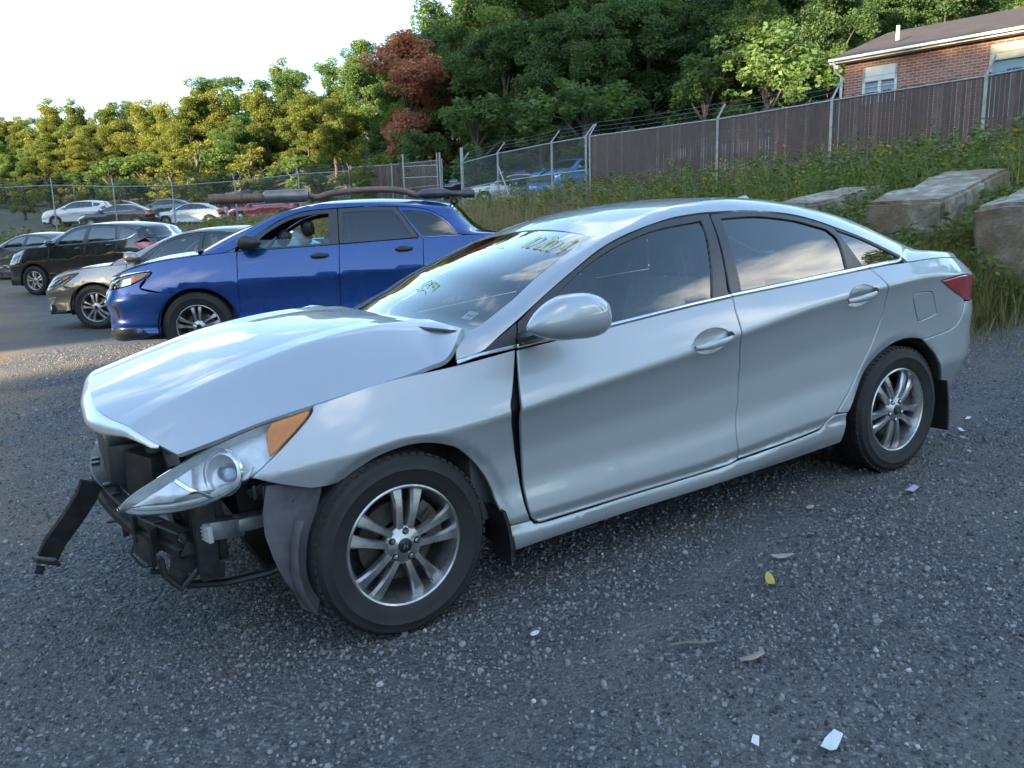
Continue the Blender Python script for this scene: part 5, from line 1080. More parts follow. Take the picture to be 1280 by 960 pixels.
def house():
    dx, dy = .227, -.974; A = (19.74+.35*dx+.28*.974, 14.28+.35*dy+.28*.227); rz = math.atan2(dy, dx); z0 = 3.26; L, Dp = 13., 7.5
    r = empty('brick_house', (A[0], A[1], z0), rz, 'single-storey red brick house with dark shingle roof and white trim above the fence', 'house')
    # local: x along the front wall, y to the back (+y = right-hand rule -> away from camera), z up
    bm_ = brick_mat(); white = mat('white_trim_paint', (.66, .65, .61), .6, var=.08, vscale=4, dirt=((.35, .32, .26), .3)); cream = mat('cream_panel', (.62, .56, .40), .6, var=.08)
    E = 6.19-z0-.10; wins = [(.55, 1.52, 4.74-z0, 5.76-z0), (3.85, 7.2, 4.0-z0, 5.82-z0)]
    xs = sorted({0, L, *[w[0] for w in wins], *[w[1] for w in wins]})
    mb = MB()
    # front wall in strips round the openings, then gable ends and back
    cur = 0.
    for (x0, x1, za, zb) in wins:
        mb.box(((cur+x0)/2, .1, E/2-.25), (x0-cur, .2, E+.5)); mb.box(((x0+x1)/2, .1, (za-.5)/2), (x1-x0, .2, za+.5)); mb.box(((x0+x1)/2, .1, (zb+E)/2), (x1-x0, .2, E-zb)); cur = x1
    mb.box(((cur+L)/2, .1, E/2-.25), (L-cur, .2, E+.5)); mb.box((L/2, Dp-.1, E/2-.25), (L, .2, E+.5)); mb.box((L-.1, Dp/2, E/2-.25), (.2, Dp-.4, E+.5)); mb.box((.1, Dp/2, E/2-.25), (.2, Dp-.4, E+.5))
    mb.prism([(0.01, 0.2, E), (0.01, Dp-.2, E), (0.01, Dp/2, E+1.1)], (.18, 0, 0)).prism([(L-.01, 0.2, E), (L-.01, Dp-.2, E), (L-.01, Dp/2, E+1.1)], (-.18, 0, 0)); mb.build('wall', bm_, r)
    shg = bpy.data.materials.new('dark_shingles'); t = NT(shg); br = t.new('ShaderNodeTexBrick'); tc = t.new('ShaderNodeTexCoord'); t.l.new(tc.outputs['Object'], br.inputs['Vector']); br.inputs['Scale'].default_value = 1; br.inputs['Brick Width'].default_value = .3; br.inputs['Row Height'].default_value = .13; br.inputs['Mortar Size'].default_value = .006
    br.inputs['Color1'].default_value = (.030, .022, .022, 1); br.inputs['Color2'].default_value = (.042, .032, .031, 1); br.inputs['Mortar'].default_value = (.015, .014, .016, 1); n = t.tex(1.2, 7, .65); t.l.new(t.mix(.6, br.outputs['Color'], t.ramp(n.outputs['Fac'], [(.3, (.6, .6, .6)), (.7, (1.45, 1.4, 1.4))]), 'MULTIPLY'), t.b.inputs['Base Color']); t.b.inputs['Roughness'].default_value = .9; t.bump(br.outputs['Fac'], -.5, .01)
    ov = .28; rise = 1.32; mb = MB()
    for s in (0, 1):
        y0, ym = (-ov, Dp/2) if s == 0 else (Dp+ov, Dp/2); ze = E+.02; zr = E+rise
        mb.add([(-.35, y0, ze), (L+.35, y0, ze), (L+.35, ym, zr), (-.35, ym, zr), (-.35, y0, ze-.07), (L+.35, y0, ze-.07), (L+.35, ym, zr-.07), (-.35, ym, zr-.07)], [(0, 1, 2, 3), (7, 6, 5, 4), (0, 4, 5, 1), (1, 5, 6, 2), (3, 7, 4, 0)])
    rf = mb.build('roof', shg, r)
    mb = MB(); mb.tube([(1.1, .9, E+.45), (1.1, .9, E+.85)], .05, 10); mb.build('vent_pipe', mat('white_pipe', (.7, .7, .7), .5), rf)
    mb = MB(); mb.box((L/2, -ov+.03, E-.06), (L+.7, .03, .13)); mb.build('fascia', white, r)
    mb = MB(); mb.box((L/2, -ov-.05, E-.035), (L+.7, .09, .075), None, .02); mb.build('gutter', white, r)
    mb = MB(); mb.box((L/2, -ov/2+.06, E-.12), (L+.6, ov-.10, .02)); mb.build('soffit', white, r)
    mb = MB(); mb.tube([(-.22, -.30, E-.05), (-.2, -.15, E-.35), (-.06, -.06, E-.5), (-.06, -.06, .1)], .04, 8); mb.build('downspout', white, r)
    mb = MB(); mb.box((-.1, -.3, E-.25), (.12, .12, .12), None, .03); mb.build('flood_lamp', white, r)
    gm_ = mat('window_pane_glass', (.30, .40, .47), .08, .0, spec=1., coat=1.); cur_ = mat('drawn_curtain', (.55, .56, .50), .9, var=.15, vscale=5)
    x0, x1, za, zb = wins[0]
    def window(x0, x1, za, zb, n, panes):
        w = MB(); t_ = .07
        w.box(((x0+x1)/2, .03, za+t_/2), (x1-x0, .10, t_)).box(((x0+x1)/2, .03, zb-.20), (x1-x0, .10, .40))
        w.box((x0+t_/2, .03, (za+zb)/2), (t_, .10, zb-za)).box((x1-t_/2, .03, (za+zb)/2), (t_, .10, zb-za))
        for k in range(1, n): w.box((x0+(x1-x0)*k/n, .03, (za+zb)/2), (.09, .09, zb-za))
        f = w.build('window', white if n == 2 else cream, r)
        for k in range(n):
            a = x0+(x1-x0)*k/n+.05; b = x0+(x1-x0)*(k+1)/n-.05; mb = MB(); mb.box(((a+b)/2, .075, (za+zb)/2-.18), (b-a, .02, zb-za-.45)); mb.build('pane', panes[k], f)
        if n == 2:
            for k in range(2):
                for j in (1, 2, 3):
                    mb = MB(); zz = za+.07+(zb-za-.47)*j/4; xx0 = x0+(x1-x0)*k/2+.05; mb.box((xx0+(x1-x0)/4-.04, .05, zz), ((x1-x0)/2-.09, .02, .018)); mb.build('glazing_bar', white, f)
    window(*wins[0], 2, [gm_, gm_]); window(*wins[1], 3, [gm_, cur_, mat('tan_curtain', (.36, .30, .20), .9)])
    return r
house()

# ------------------------------------------------------------------ concrete blocks on the bank
def conc():
    m = bpy.data.materials.new('weathered_concrete'); t = NT(m); b = t.b
    n = t.tex(4.2, 10, .75, dist=.5); c = t.ramp(n.outputs['Fac'], [(.32, (.10, .08, .055)), (.48, (.30, .265, .21)), (.62, (.52, .49, .43))]); n2 = t.tex(1.4, 6, .6, dist=.9); st = t.ramp(n2.outputs['Fac'], [(.44, (0, 0, 0)), (.60, (1, 1, 1))])
    c = t.mix(t.math('MULTIPLY', st, .7), c, (.20, .125, .055)); t.l.new(c, b.inputs['Base Color']); b.inputs['Roughness'].default_value = .92; n3 = t.tex(16, 8, .7); t.bump(n3.outputs['Fac'], .9, .04); return m
cm = conc()
def block(c, size, rz, tilt, label, seed):
    rng = np.random.default_rng(seed); bm = bmesh.new(); bmesh.ops.create_cube(bm, size=1)
    for v in bm.verts: v.co = Vector((v.co.x*size[0], v.co.y*size[1], v.co.z*size[2]))
    bmesh.ops.bevel(bm, geom=bm.edges[:], offset=.035, segments=2, affect='EDGES'); bmesh.ops.subdivide_edges(bm, edges=bm.edges[:], cuts=7, use_grid_fill=True); bmesh.ops.triangulate(bm, faces=bm.faces)
    from mathutils import noise
    for v in bm.verts:
        q = v.co*3.1+Vector((seed*7.3, 0, 0)); d = noise.fractal(q, 1., 2.2, 5)+.5*noise.fractal(q*4, 1., 2., 3); v.co += v.co.normalized()*d*.03
        e = noise.noise(v.co*1.3+Vector((seed, 3, 1)))
        if v.co.z > size[2]*.3: v.co.z -= max(0., e-.05)*.12+.02*noise.noise(v.co*6)
    me = bpy.data.meshes.new('concrete_block'); bm.to_mesh(me); bm.free(); me.materials.append(cm); me.polygons.foreach_set('use_smooth', np.ones(len(me.polygons), bool)); me.set_sharp_from_angle(angle=rad(38))
    o = link('concrete_block', me); o.location = c; o.rotation_euler = (tilt[0], tilt[1], rz); return tag(o, label, 'block', 'concrete blocks dumped on the bank')
block((8.55, 5.15, 1.48), (1.9, .75, .62), rad(12), (.0, -.13), 'low broken concrete block half buried behind the sedan roof', 1)
block((8.0, 3.15, 1.40), (2.75, .76, .82), rad(17), (0, -.15), 'long weathered concrete block lying between the two other blocks', 2)
block((7.5, 1.66, 1.26), (1.9, .95, .78), rad(14), (0, -.12), 'big stained concrete block standing nearest the gravel', 9)

# ------------------------------------------------------------------ weeds and grass (nobody could count them)
def veg_mat(name, stops, trans=.3):
    return leaf_mat(name, stops, trans)
grass_m = veg_mat('grass_blades', [(0, (0.094, 0.130, 0.035)), (.4, (0.177, 0.195, 0.059)), (.7, (0.295, 0.266, 0.118)), (1, (0.496, 0.413, 0.236))])
weed_m = veg_mat('weed_leaves', [(0, (0.059, 0.104, 0.029)), (.45, (0.118, 0.175, 0.047)), (.8, (0.212, 0.242, 0.061)), (1, (0.342, 0.307, 0.077))])
gold_m = veg_mat('goldenrod_flowers', [(0, (.16, .13, .02)), (.5, (.32, .25, .02)), (1, (.45, .35, .03))])
straw_m = veg_mat('dry_stalks', [(0, (0.189, 0.130, 0.083)), (.5, (0.319, 0.236, 0.153)), (1, (0.472, 0.378, 0.260))])
def scatter(rng, n, xr, yr, minveg=.05, dens=None):
    q = np.stack([rng.uniform(*xr, n), rng.uniform(*yr, n)], 1); d = toe_dist(q); k = d > minveg+rng.exponential(.12, n)
    if dens is not None: k &= rng.uniform(0, 1, n) < dens(q)
    for bx, by, ba, bl, bw in ((8.0, 3.15, rad(17), 1.38, .36), (7.5, 1.66, rad(14), .95, .47), (8.55, 5.15, rad(12), .95, .38)):
        u = (q[:, 0]-bx)*math.cos(ba)+(q[:, 1]-by)*math.sin(ba); v = -(q[:, 0]-bx)*math.sin(ba)+(q[:, 1]-by)*math.cos(ba); k &= ~((np.abs(u) < bl) & (np.abs(v) < bw))
    return q[k]
def blades(rng, q, per, hmin, hmax, w, bend, spread=.1):
    n = len(q)*per; b = np.repeat(q, per, 0)+rng.normal(size=(n, 2))*spread; z = GZ(b[:, 0], b[:, 1])-.02; h = rng.uniform(hmin, hmax, n); a = rng.uniform(0, 6.28, n); dx, dy = np.cos(a), np.sin(a); bd = h*rng.uniform(.2, 1, n)*bend
    px, py = -dy*w*.5, dx*w*.5
    def P(t, wd): return np.stack([b[:, 0]+dx*bd*t**2+px*wd, b[:, 1]+dy*bd*t**2+py*wd, z+h*(t-.12*bend*t**2)], 1)
    V = np.stack([P(0, 1), P(0, -1), P(.5, .8), P(.5, -.8), P(1., .08), P(1., -.08)], 1).reshape(-1, 3); o = np.arange(n)[:, None]*6
    F_ = np.concatenate([o+np.array([[0, 1, 3, 2]]), o+np.array([[2, 3, 5, 4]])]); T = np.tile(np.clip(rng.beta(2, 2.6, n)+.18*(h-hmin)/(hmax-hmin+1e-6), 0, 1), 2)
    return V, F_, T
def stuff_mesh(name, parts, m, label):
    V = []; F_ = []; T = []; o = 0
    for v, f, t in parts: V.append(v); F_.append(f+o); T.append(t); o += len(v)
    me = mesh_np(name, np.concatenate(V), np.concatenate(F_), m, False); at = me.attributes.new('tint', 'FLOAT', 'FACE'); at.data.foreach_set('value', np.concatenate(T).astype(np.float32)); return tag(link(name, me), label, 'vegetation', kind='stuff')
def leafy(rng, q, hmin, hmax, leaves, ls, wid):
    """upright weeds: leaves up a stem"""
    n = len(q); h = rng.uniform(hmin, hmax, n); z = GZ(q[:, 0], q[:, 1]); k = leaves
    t = rng.uniform(.1, 1, (n, k)); a = rng.uniform(0, 6.28, (n, k)); r = wid*(1.05-t)*rng.uniform(.3, 1, (n, k))+.02; lean = rng.normal(size=(n, 2, 1))*.12
    C = np.stack([q[:, :1]+np.cos(a)*r+lean[:, 0]*t*h[:, None], q[:, 1:]+np.sin(a)*r+lean[:, 1]*t*h[:, None], z[:, None]+t*h[:, None]], -1).reshape(-1, 3); a = a.ravel(); m = len(C)
    d = np.stack([np.cos(a), np.sin(a), rng.uniform(-.5, .7, m)], 1); d /= np.linalg.norm(d, axis=1, keepdims=True); s = rng.normal(size=(m, 3)); s -= d*np.sum(s*d, 1, keepdims=True); s /= np.linalg.norm(s, axis=1, keepdims=True); L = ls*rng.uniform(.5, 1.3, (m, 1))
    V = np.stack([C-d*L*.5, C+s*L*.22, C+d*L*.55, C-s*L*.22], 1).reshape(-1, 3)
    return V, np.arange(4*m).reshape(m, 4), np.clip(np.repeat(rng.uniform(.2, .8, n), k)+rng.normal(size=m)*.14, 0, 1)
rg = np.random.default_rng(5)
near = lambda q: np.clip(1.4-np.hypot(q[:, 0]+1, q[:, 1]+2.4)/22, .12, 1)
gq = scatter(rg, 9000, (5.5, 14), (.2, 24), .0, near)
stuff_mesh('grass', [blades(rg, gq, 12, .10, .42, .010, .9, .10), blades(rg, scatter(rg, 4200, (5.6, 9.5), (.3, 5), .0), 10, .06, .26, .007, .9, .08), blades(rg, scatter(rg, 2200, (5.8, 7.6), (.7, 3.4), .02), 12, .15, .48, .009, .7, .08)], grass_m, 'short grass and straw covering the bank behind the sedan')
wq = scatter(rg, 2600, (6.2, 14.5), (.6, 22), .25, near)
lo = wq[wq[:, 0] < 9.6]; hi = wq[wq[:, 0] >= 9.6]
stuff_mesh('weeds', [leafy(rg, lo, .18, .55, 34, .085, .20), leafy(rg, hi, .5, 1.15, 46, .10, .28), leafy(rg, scatter(rg, 1100, (6.0, 8.8), (.7, 5.2), .1), .14, .5, 34, .07, .18)], weed_m, 'tangle of leafy green weeds growing over the bank')
tq = scatter(rg, 700, (9.5, 14.5), (2, 22), .3, near)
stuff_mesh('goldenrod', [leafy(rg, tq, .5, 1.3, 30, .07, .13), blades(rg, scatter(rg, 900, (8.5, 14.2), (1.5, 22), .3, near), 9, .4, 1.15, .012, .45, .14)], weed_m, 'tall goldenrod stems below the brown fence')
def plume(rng, q, h0, h1, k, s, wid):
    n = len(q); z = GZ(q[:, 0], q[:, 1])+rng.uniform(h0, h1, n); C = np.stack([np.repeat(q[:, 0], k), np.repeat(q[:, 1], k), np.repeat(z, k)], 1)+rng.normal(size=(n*k, 3))*np.array([wid, wid, wid*1.2]); d = rng.normal(size=(n*k, 3)); d /= np.linalg.norm(d, axis=1, keepdims=True); e = rng.normal(size=(n*k, 3)); e -= d*np.sum(e*d, 1, keepdims=True); e /= np.linalg.norm(e, axis=1, keepdims=True)
    V = np.stack([C-d*s*.5, C+e*s*.35, C+d*s*.5, C-e*s*.35], 1).reshape(-1, 3); return V, np.arange(4*n*k).reshape(-1, 4), rng.uniform(0, 1, n*k)
yq = tq[rg.uniform(0, 1, len(tq)) < .22]
stuff_mesh('goldenrod_blossom', [plume(rg, yq, .75, 1.2, 16, .06, .07)], gold_m, 'small yellow goldenrod blossom among the weeds')
fq = scatter(rg, 2200, (-7, 13), (21, 41), .1); fq = fq[(fq[:, 1] > 24) | (fq[:, 0] > 6)]
sq = scatter(rg, 1000, (8.2, 12.2), (12, 27), .2)
stuff_mesh('dry_grass', [blades(rg, sq, 10, .45, 1.05, .014, .35, .16), blades(rg, fq, 9, .2, .55, .03, .5, .3)], straw_m, 'tall dry pinkish grass stalks in front of the chain-link fence')
stuff_mesh('far_weeds', [leafy(rg, fq[::2], .25, .6, 26, .16, .35), leafy(rg, sq[::3], .3, .8, 26, .11, .25)], weed_m, 'green weeds along the foot of the far fence')
vq = np.stack([rg.uniform(0, 1, 40), rg.uniform(0, 1, 40)], 1)
V_ = leafy(rg, np.stack([12.4+3.0*vq[:, 0], 35.0-1.3*vq[:, 0]+.2*vq[:, 1]], 1), 2.2, 2.7, 30, .22, .4); V_ = (V_[0], V_[1], np.clip(V_[2]+.35, 0, 1))
stuff_mesh('vine', [V_], LEAF['olive'], 'yellowing vine spilling over the top of the slatted fence')
# ------------------------------------------------------------------ the other cars: one builder, a table of measurements for each
def make_plan(pts, x_ref=1.):
    P = crom(np.array(pts, float), 4); s = np.concatenate([[0], np.cumsum(np.hypot(*np.diff(P, axis=0).T))]); k = np.argmin(np.abs(P[:, 0]-x_ref)+10*(P[:, 1] > .3)); s = s-s[k]+P[k, 0]
    return [(float(a), float(p[0]), float(p[1])) for a, p in zip(s, P)]
class Side2(Side):
    def __call__(s, u, z):
        u = np.asarray(u, float); z = np.asarray(z, float)+0*u; u = u+0*z
        D = sum(s.raw(u, z+d) for d in (-.014, 0, .014))/3
        X = pch(s.pu, s.px, u); Y = pch(s.pu, s.py, u)
        for ax, az, R, w, dep in s.ar: D = D+dep*(1-sst(R, R+w, np.hypot(X-ax, z-az)))*(z < 1.0)
        e = .01; tx = pch(s.pu, s.px, u+e)-pch(s.pu, s.px, u-e); ty = pch(s.pu, s.py, u+e)-pch(s.pu, s.py, u-e); L = np.hypot(tx, ty)+1e-9
        w = np.maximum(sst(s.rw-.3, s.rw+.15, u), 1-sst(s.fw-.1, s.fw+.35, u))
        return np.stack([X-ty/L*w*D, Y+(tx/L*w+(1-w))*D, z], -1)
def arc(cx, cz, R, a0, a1, n=12): return [(cx+R*math.cos(a), cz+R*math.sin(a)) for a in np.linspace(a0, a1, n)]
def build_car(name, spec, body, loc, rz, label, group=None, res=.06, far=False, tilt=(0, 0), glass=None, open_window=False, wheel_m=None):
    sp = spec; root = empty(name, loc, rz, label, 'car', group); root.rotation_euler = (tilt[0], tilt[1], rz); cy2 = sp['half']*2; hc = sp['half']
    S = Side2(make_plan(sp['plan']), sp['st'], [(ax, sp['R'], sp['RA'], .05, .015) for ax in (0, sp['wb'])], sp['rw'], sp.get('prof'), sp.get('sill'), sp.get('tum', 1.), sp.get('rt', .55)); S.fw = sp['fw']
    umin, umax = S.pu[0]+.004, S.pu[-1]-.004; zb = lambda u: float(pch(sp['st']['x'], sp['st']['zb'], u)); g = glass or glass_dark
    both = []; wb, R, RA = sp['wb'], sp['R'], sp['RA']; sill = sp['sillz']; dz = sp['doorz']
    def P(nm, segs, m, par=None, mir=True, **k):
        o = panel(nm, outline(segs) if isinstance(segs[0], list) else segs, S, m, par or root, res=k.pop('res', res), **k)
        if mir and par is None: both.append(o)
        return o
    fs, bs, rs, uc = sp['fs'], sp['bs'], sp['rs'], sp['cowl']; af = lambda x: math.acos(max(-1, min(1, (x)/RA)))
    an = lambda z: math.asin((z-R)/RA)
    top = lambda u0, u1, n=6, d=0.: [(u, zb(u)+d) for u in np.linspace(u0, u1, n)]
    hl = sp['head']; tl = sp['tail']; fb = sp['fbseam']; zbm = sp['bumper_top']
    uF = hl[0][0][0]; up = [(u, z+.006) for u, z in hl[0]]; lowr = [(u, z-.006) for u, z in hl[1]]
    P('fender', [top(fs-.004, uF, 9), [(uF, zb(uF)), up[0]], up, [up[-1], (up[-1][0]+.012, up[-1][1]-.02), (fb[0]+.02, fb[1])], [(fb[0]+.02, fb[1]), (-RA*math.cos(an(fb[2])), fb[2])], arc(0, R, RA, math.pi-an(fb[2]), an(sill+.06)), [(RA*math.cos(an(sill+.06)), sill+.06), (fs-.004, dz)], [(fs-.004, dz), (fs-.004, zb(fs))]], body)
    ug = sp['grille_u']
    P('front_bumper', [lowr, [lowr[-1], (uF, hl[0][0][1]-.02), (ug+.01, zbm+.03)], [(ug+.01, zbm+.03), (umin, zbm)], [(umin, zbm), (umin, .22)], [(umin, .22), (sp['fw']-.3, .22), (-RA*math.cos(an(.30)), .30)], arc(0, R, RA, math.pi-an(.30), math.pi-an(fb[2])), [(-RA*math.cos(an(fb[2]))-.004, fb[2]), (fb[0]+.012, fb[1]-.006), lowr[0]]], body)
    if 'qsur' in sp: both.append(panel('quarter_surround', outline(sp['qsur']), S, sp.get('qsur_mat') or body, root, res=res*1.2, rnd=.002, off=-.002, holes=[outline(sp['glass'][2])]))
    for nm, a, b in (('front_door', fs, bs), ('rear_door', bs, rs)):
        if nm == 'front_door': segs = [top(a+.003, b-.003), [(b-.003, zb(b)), (b-.02, dz+.3), (b-.02, dz)], [(b-.02, dz), (a+.02, dz-.005)], [(a+.02, dz-.005), (a, dz+.12), (a+.003, zb(a))]]
        else:
            xr = wb-RA-.05; segs = [top(a+.003, b-.003), [(b-.003, zb(b)), (b-.01, R+RA+.08), (wb-RA*.80, R+RA*.72), (xr+.01, R+.1), (xr-.06, dz)], [(xr-.06, dz), (a-.014, dz)], [(a-.014, dz), (a-.014, dz+.3), (a+.003, zb(a))]]
        d = P(nm, segs, body)
        if not far:
            hx = b-.20; hz = zb(b)-.115; q = S.pt(hx, hz); mb = MB(); mb.tube([(hx-.11, q[1]-.004, hz-.006), (hx-.08, q[1]-.028, hz-.003), (hx+.04, q[1]-.030, hz+.003), (hx+.08, q[1]-.004, hz+.006)], [.009, .013, .013, .010], 8, flat=1.5); mb.build('door_handle', sp.get('handle_mat') or body, d)
            panel('handle_recess', [(hx-.02+.075*math.cos(t), hz+.034*math.sin(t)) for t in np.linspace(0, 2*math.pi, 16, endpoint=False)], S, black_plastic, d, res=.05, rnd=.001, depth=.004, off=.001)
        gl = sp['glass'][0 if nm == 'front_door' else 1]
        if not (open_window and nm == 'front_door'): P('window_glass', gl, g, d, off=-.008, rnd=.002)
        else:
            gl2 = [list(p) for p in outline(gl)]; zcut = zb(bs)+.075; P('window_glass', [(u, min(z, zcut)) for u, z in gl2], glass_mat('cyan_glass', (.35, .62, .66)), d, off=-.008, rnd=.002)
        fr = [(u, z) for u, z in outline(sp['frame'][0 if nm == 'front_door' else 1])]
        P('window_frame', fr, dark_trim if not sp.get('body_frame') else dark_trim, d, holes=[[(u, z) for u, z in outline(gl)]], off=-.003, rnd=.002, res=res*1.2)
    q = P('quarter_panel', [top(rs+.003, sp['qtop'], 7), [(sp['qtop'], zb(sp['qtop'])), (tl['front'][0], tl['front'][1])], [tl['front'], tl['low']], [tl['low'], (sp['rbseam'], sp['rb_top'])], [(sp['rbseam'], sp['rb_top']), (wb+RA*math.cos(an(sp['rb_top'] if sp['rb_top'] < R+RA*.9 else R+RA*.9)), min(sp['rb_top'], R+RA*.9))], arc(wb, R, RA, an(min(sp['rb_top'], R+RA*.9)), math.pi-an(R+.05)), [(wb-RA*math.cos(an(R+.05)), R+.05), (wb-RA-.045, R+.09)], [(wb-RA-.040, R+.1), (wb-RA*.78, R+RA*.72), (rs-.004, R+RA+.08), (rs+.003, zb(rs))]], body)
    if len(sp['glass']) > 2: P('quarter_glass', sp['glass'][2], g, q, off=-.006, rnd=.002)
    P('rear_bumper', [[(wb+RA*math.cos(an(.32)), .32), *arc(wb, R, RA, an(.33), an(min(sp['rb_top'], R+RA*.9)), 6)], [(wb+RA*math.cos(an(min(sp['rb_top'], R+RA*.9))), min(sp['rb_top'], R+RA*.9)), (sp['rbseam'], sp['rb_top']-.004), (umax, sp['rb_top']-.004)], [(umax, sp['rb_top']-.004), (umax, .28)], [(umax, .28), (sp['rw'], .27), (wb+RA*math.cos(an(.32)), .32)]], body)
    P('sill', [[(RA*math.cos(an(sill+.06))+.005, sill+.05), (fs, dz-.006), (wb-RA-.08, dz-.006), (wb-RA-.03, R+.04)], [(wb-RA-.03, R+.04), (wb-RA*math.cos(an(sill+.02)), sill+.02)], [(wb-RA*math.cos(an(sill+.02)), sill+.02), (bs, sill), (RA+.05, sill)], [(RA+.05, sill), (RA*math.cos(an(sill+.06))+.005, sill+.05)]], sp.get('sill_mat') or body)
    h = P('headlight', hl, headlamp_lens if not far else lamp_white, off=.003, rnd=.004)
    if not far:
        c = np.mean(outline(hl), 0); P('reflector', [((u-c[0])*.93+c[0], (z-c[1])*.88+c[1]) for u, z in outline(hl)], reflector, h, off=-.03, rnd=.002, depth=-.028)
        if 'amber' in sp: P('turn_signal', sp['amber'], amber, h, off=-.004, rnd=.002)
    P('tail_light', tl['poly'], red_lens, off=.004, rnd=.004)
    P('grille', [[(fb[0]-.02 if sp.get('grille_u') is None else sp['grille_u'], zbm+.012), (umin, zbm+.012)], [(umin, zbm+.012), (umin, zb(umin)-.03)], [(umin, zb(umin)-.03), (sp['grille_u1'], zb(sp['grille_u1'])-.03)], [(sp['grille_u1'], zb(sp['grille_u1'])-.03), (fb[0]-.02 if sp.get('grille_u') is None else sp['grille_u'], zbm+.012)]], sp.get('grille_mat') or black_plastic, off=-.004)
    P('tailgate', [[(umax, sp['rb_top']+.004), (umax, zb(umax))], [(umax, zb(umax)), (sp['qtop']+.01, zb(sp['qtop']+.01))], [(sp['qtop']+.01, zb(sp['qtop']+.01)), tl['rear_low']], [tl['rear_low'], (umax, sp['rb_top']+.004)]], body)
    for ex in sp.get('extra', []): P(ex[0], ex[1], ex[2], off=ex[3], rnd=.003)
    # rail strip, roof, screens
    pr = sp['rail']; O = np.array([S.pt(a, b) for (a, b), _ in pr]); I = np.array([i for _, i in pr]); T0 = []; T1 = []
    for (p, i), o in zip(pr, O):
        d = S.pt(p[0], p[1]+.02)-S.pt(*p); d /= np.linalg.norm(d); c = (i-o)/np.linalg.norm(i-o); T0.append(.6*c+.5*d); T1.append(.62*c+np.array([0, .5, .03]))
    both.append(patch('roof_rail', strip_surf(O, I, T0, T1), body, root, 60 if not far else 30, 6, depth=.012))
    n = len(pr)-1; kk = np.arange(n+1)/n; inner = lambda s: np.stack([pch(kk, I[:, c], s) for c in range(3)], -1); w0, r0, r1, e1 = [j/n for j in sp['ridx']]
    def span(sa, sb, cr, bow):
        def f(a, b):
            L = inner(sa+(sb-sa)*a); k = 1-np.abs(b)**2.3; return np.stack([L[:, 0]+(1-b*b)*(bow[0]+(bow[1]-bow[0])*a), hc+(hc-L[:, 1])*b, L[:, 2]-.002+k*(cr[0]+(cr[1]-cr[0])*a+4*cr[2]*a*(1-a))], -1)
        return f
    patch('roof', span(r0, r1, sp['roofc'], (.03, .08)), body, root, 20, 16, v0=-1, v1=1, depth=.015)
    patch('windshield', span(w0, r0, (.012, sp['roofc'][0], .02), (-.16, .03)), sp.get('ws_glass') or glass_front, root, 12, 16, v0=-1, v1=1)
    patch('rear_window', span(r1, e1, (sp['roofc'][1], .02, .0), (.08, .10)), glass_dark, root, 12, 12, v0=-1, v1=1)
    if e1 < 1: patch('trunk_lid', span(e1, 1., (.02, .004, 0), (.10, .06)), body, root, 8, 12, v0=-1, v1=1)
    # hood
    uf = sp['hood_u']
    def edge(u): z = np.array([zb(k) for k in np.atleast_1d(u)]); return S(np.atleast_1d(u), z)+np.array([0, .004, .003])
    c1 = inner(np.array([w0]))[0]
    def hood_f(a, b):
        s = np.abs(b); F_ = edge(umin+(uf-umin)*s); Ed = edge(uf+(uc-uf)*a); C0 = edge(np.array([uf]))[0]; C1 = edge(np.array([uc]))[0]
        Cc = np.stack([C1[0]-(1-s*s)*.14, C1[1]+(hc-C1[1])*(1-s), C1[2]+(1-s**2.2)*.05], -1); L = F_+(Cc-F_)*a[:, None]; cor = Ed-(C0+(C1-C0)*a[:, None]); Q = L+cor*(s**1.5)[:, None]
        Q[:, 2] += (1-s**2.4)*np.sin(np.clip(a, 0, 1)*math.pi)**.75*sp['hoodc']+.010*np.maximum(0, 1-np.abs(s-.55)/.1)*np.sin(a*math.pi); Q[:, 1] = np.where(b > 0, Q[:, 1], cy2-Q[:, 1]); return Q
    patch('hood', hood_f, body, root, 20 if not far else 10, 28 if not far else 12, v0=-1, v1=1, sign=1., depth=.012)
    # mirror, wheels, arch lips, inside
    mx_, mz = sp['mirror']; mb = MB(); rows = []
    for t in np.linspace(0, 1, 9):
        c = max(.12, math.sin(math.pi*t**.7)**.6); rows.append([(mx_+.26*t-.10, S.pt(mx_, mz)[1]-.13+.09*c*math.cos(a), mz+.05+.085*c*math.sin(a)) for a in np.linspace(0, 2*math.pi, 13)])
    mb.grid(rows); mb.add(rows[-1][:-1], [list(range(12))]).add(rows[0][:-1], [list(range(12))[::-1]]); m_ = mb.build('mirror', sp.get('mirror_mat') or body, root, 60); both.append(m_)
    mb = MB(); y0 = S.pt(mx_, mz)[1]; mb.box((mx_+.03, y0-.03, mz+.0), (.09, .14, .04), None, .012); mb.build('mirror_foot', black_plastic, m_)
    for x in (0, wb):
        for sd in (0, 1):
            if far:
                w = bpy.data.objects.new('wheel', None); COL.objects.link(w); w.parent = root; w.location = (x, .03 if sd == 0 else cy2-.03, R-.004); w.rotation_euler = (0, 0, math.pi*sd)
                mb = MB(); mb.lathe([(R*.62, .01), (R*.85, -.005), (R-.01, .01), (R, .04), (R, .18), (R*.6, .2)], 24); mb.build('tyre', tyre_mat, w); mb = MB(); mb.lathe([(0, .0), (R*.2, .0), (R*.45, .03), (R*.6, .02), (R*.63, .005)], 20); mb.build('rim', wheel_m or alloy, w)
            else: make_wheel(root, x, .03 if sd == 0 else cy2-.03, R-.004, R, sp['tw'], sp['rimr'], sp['spokes'], sp['pair'], math.pi*sd+(sp.get('steer', 0) if x == 0 else 0), .4, alloy_m=wheel_m, full=False, ntread=40)
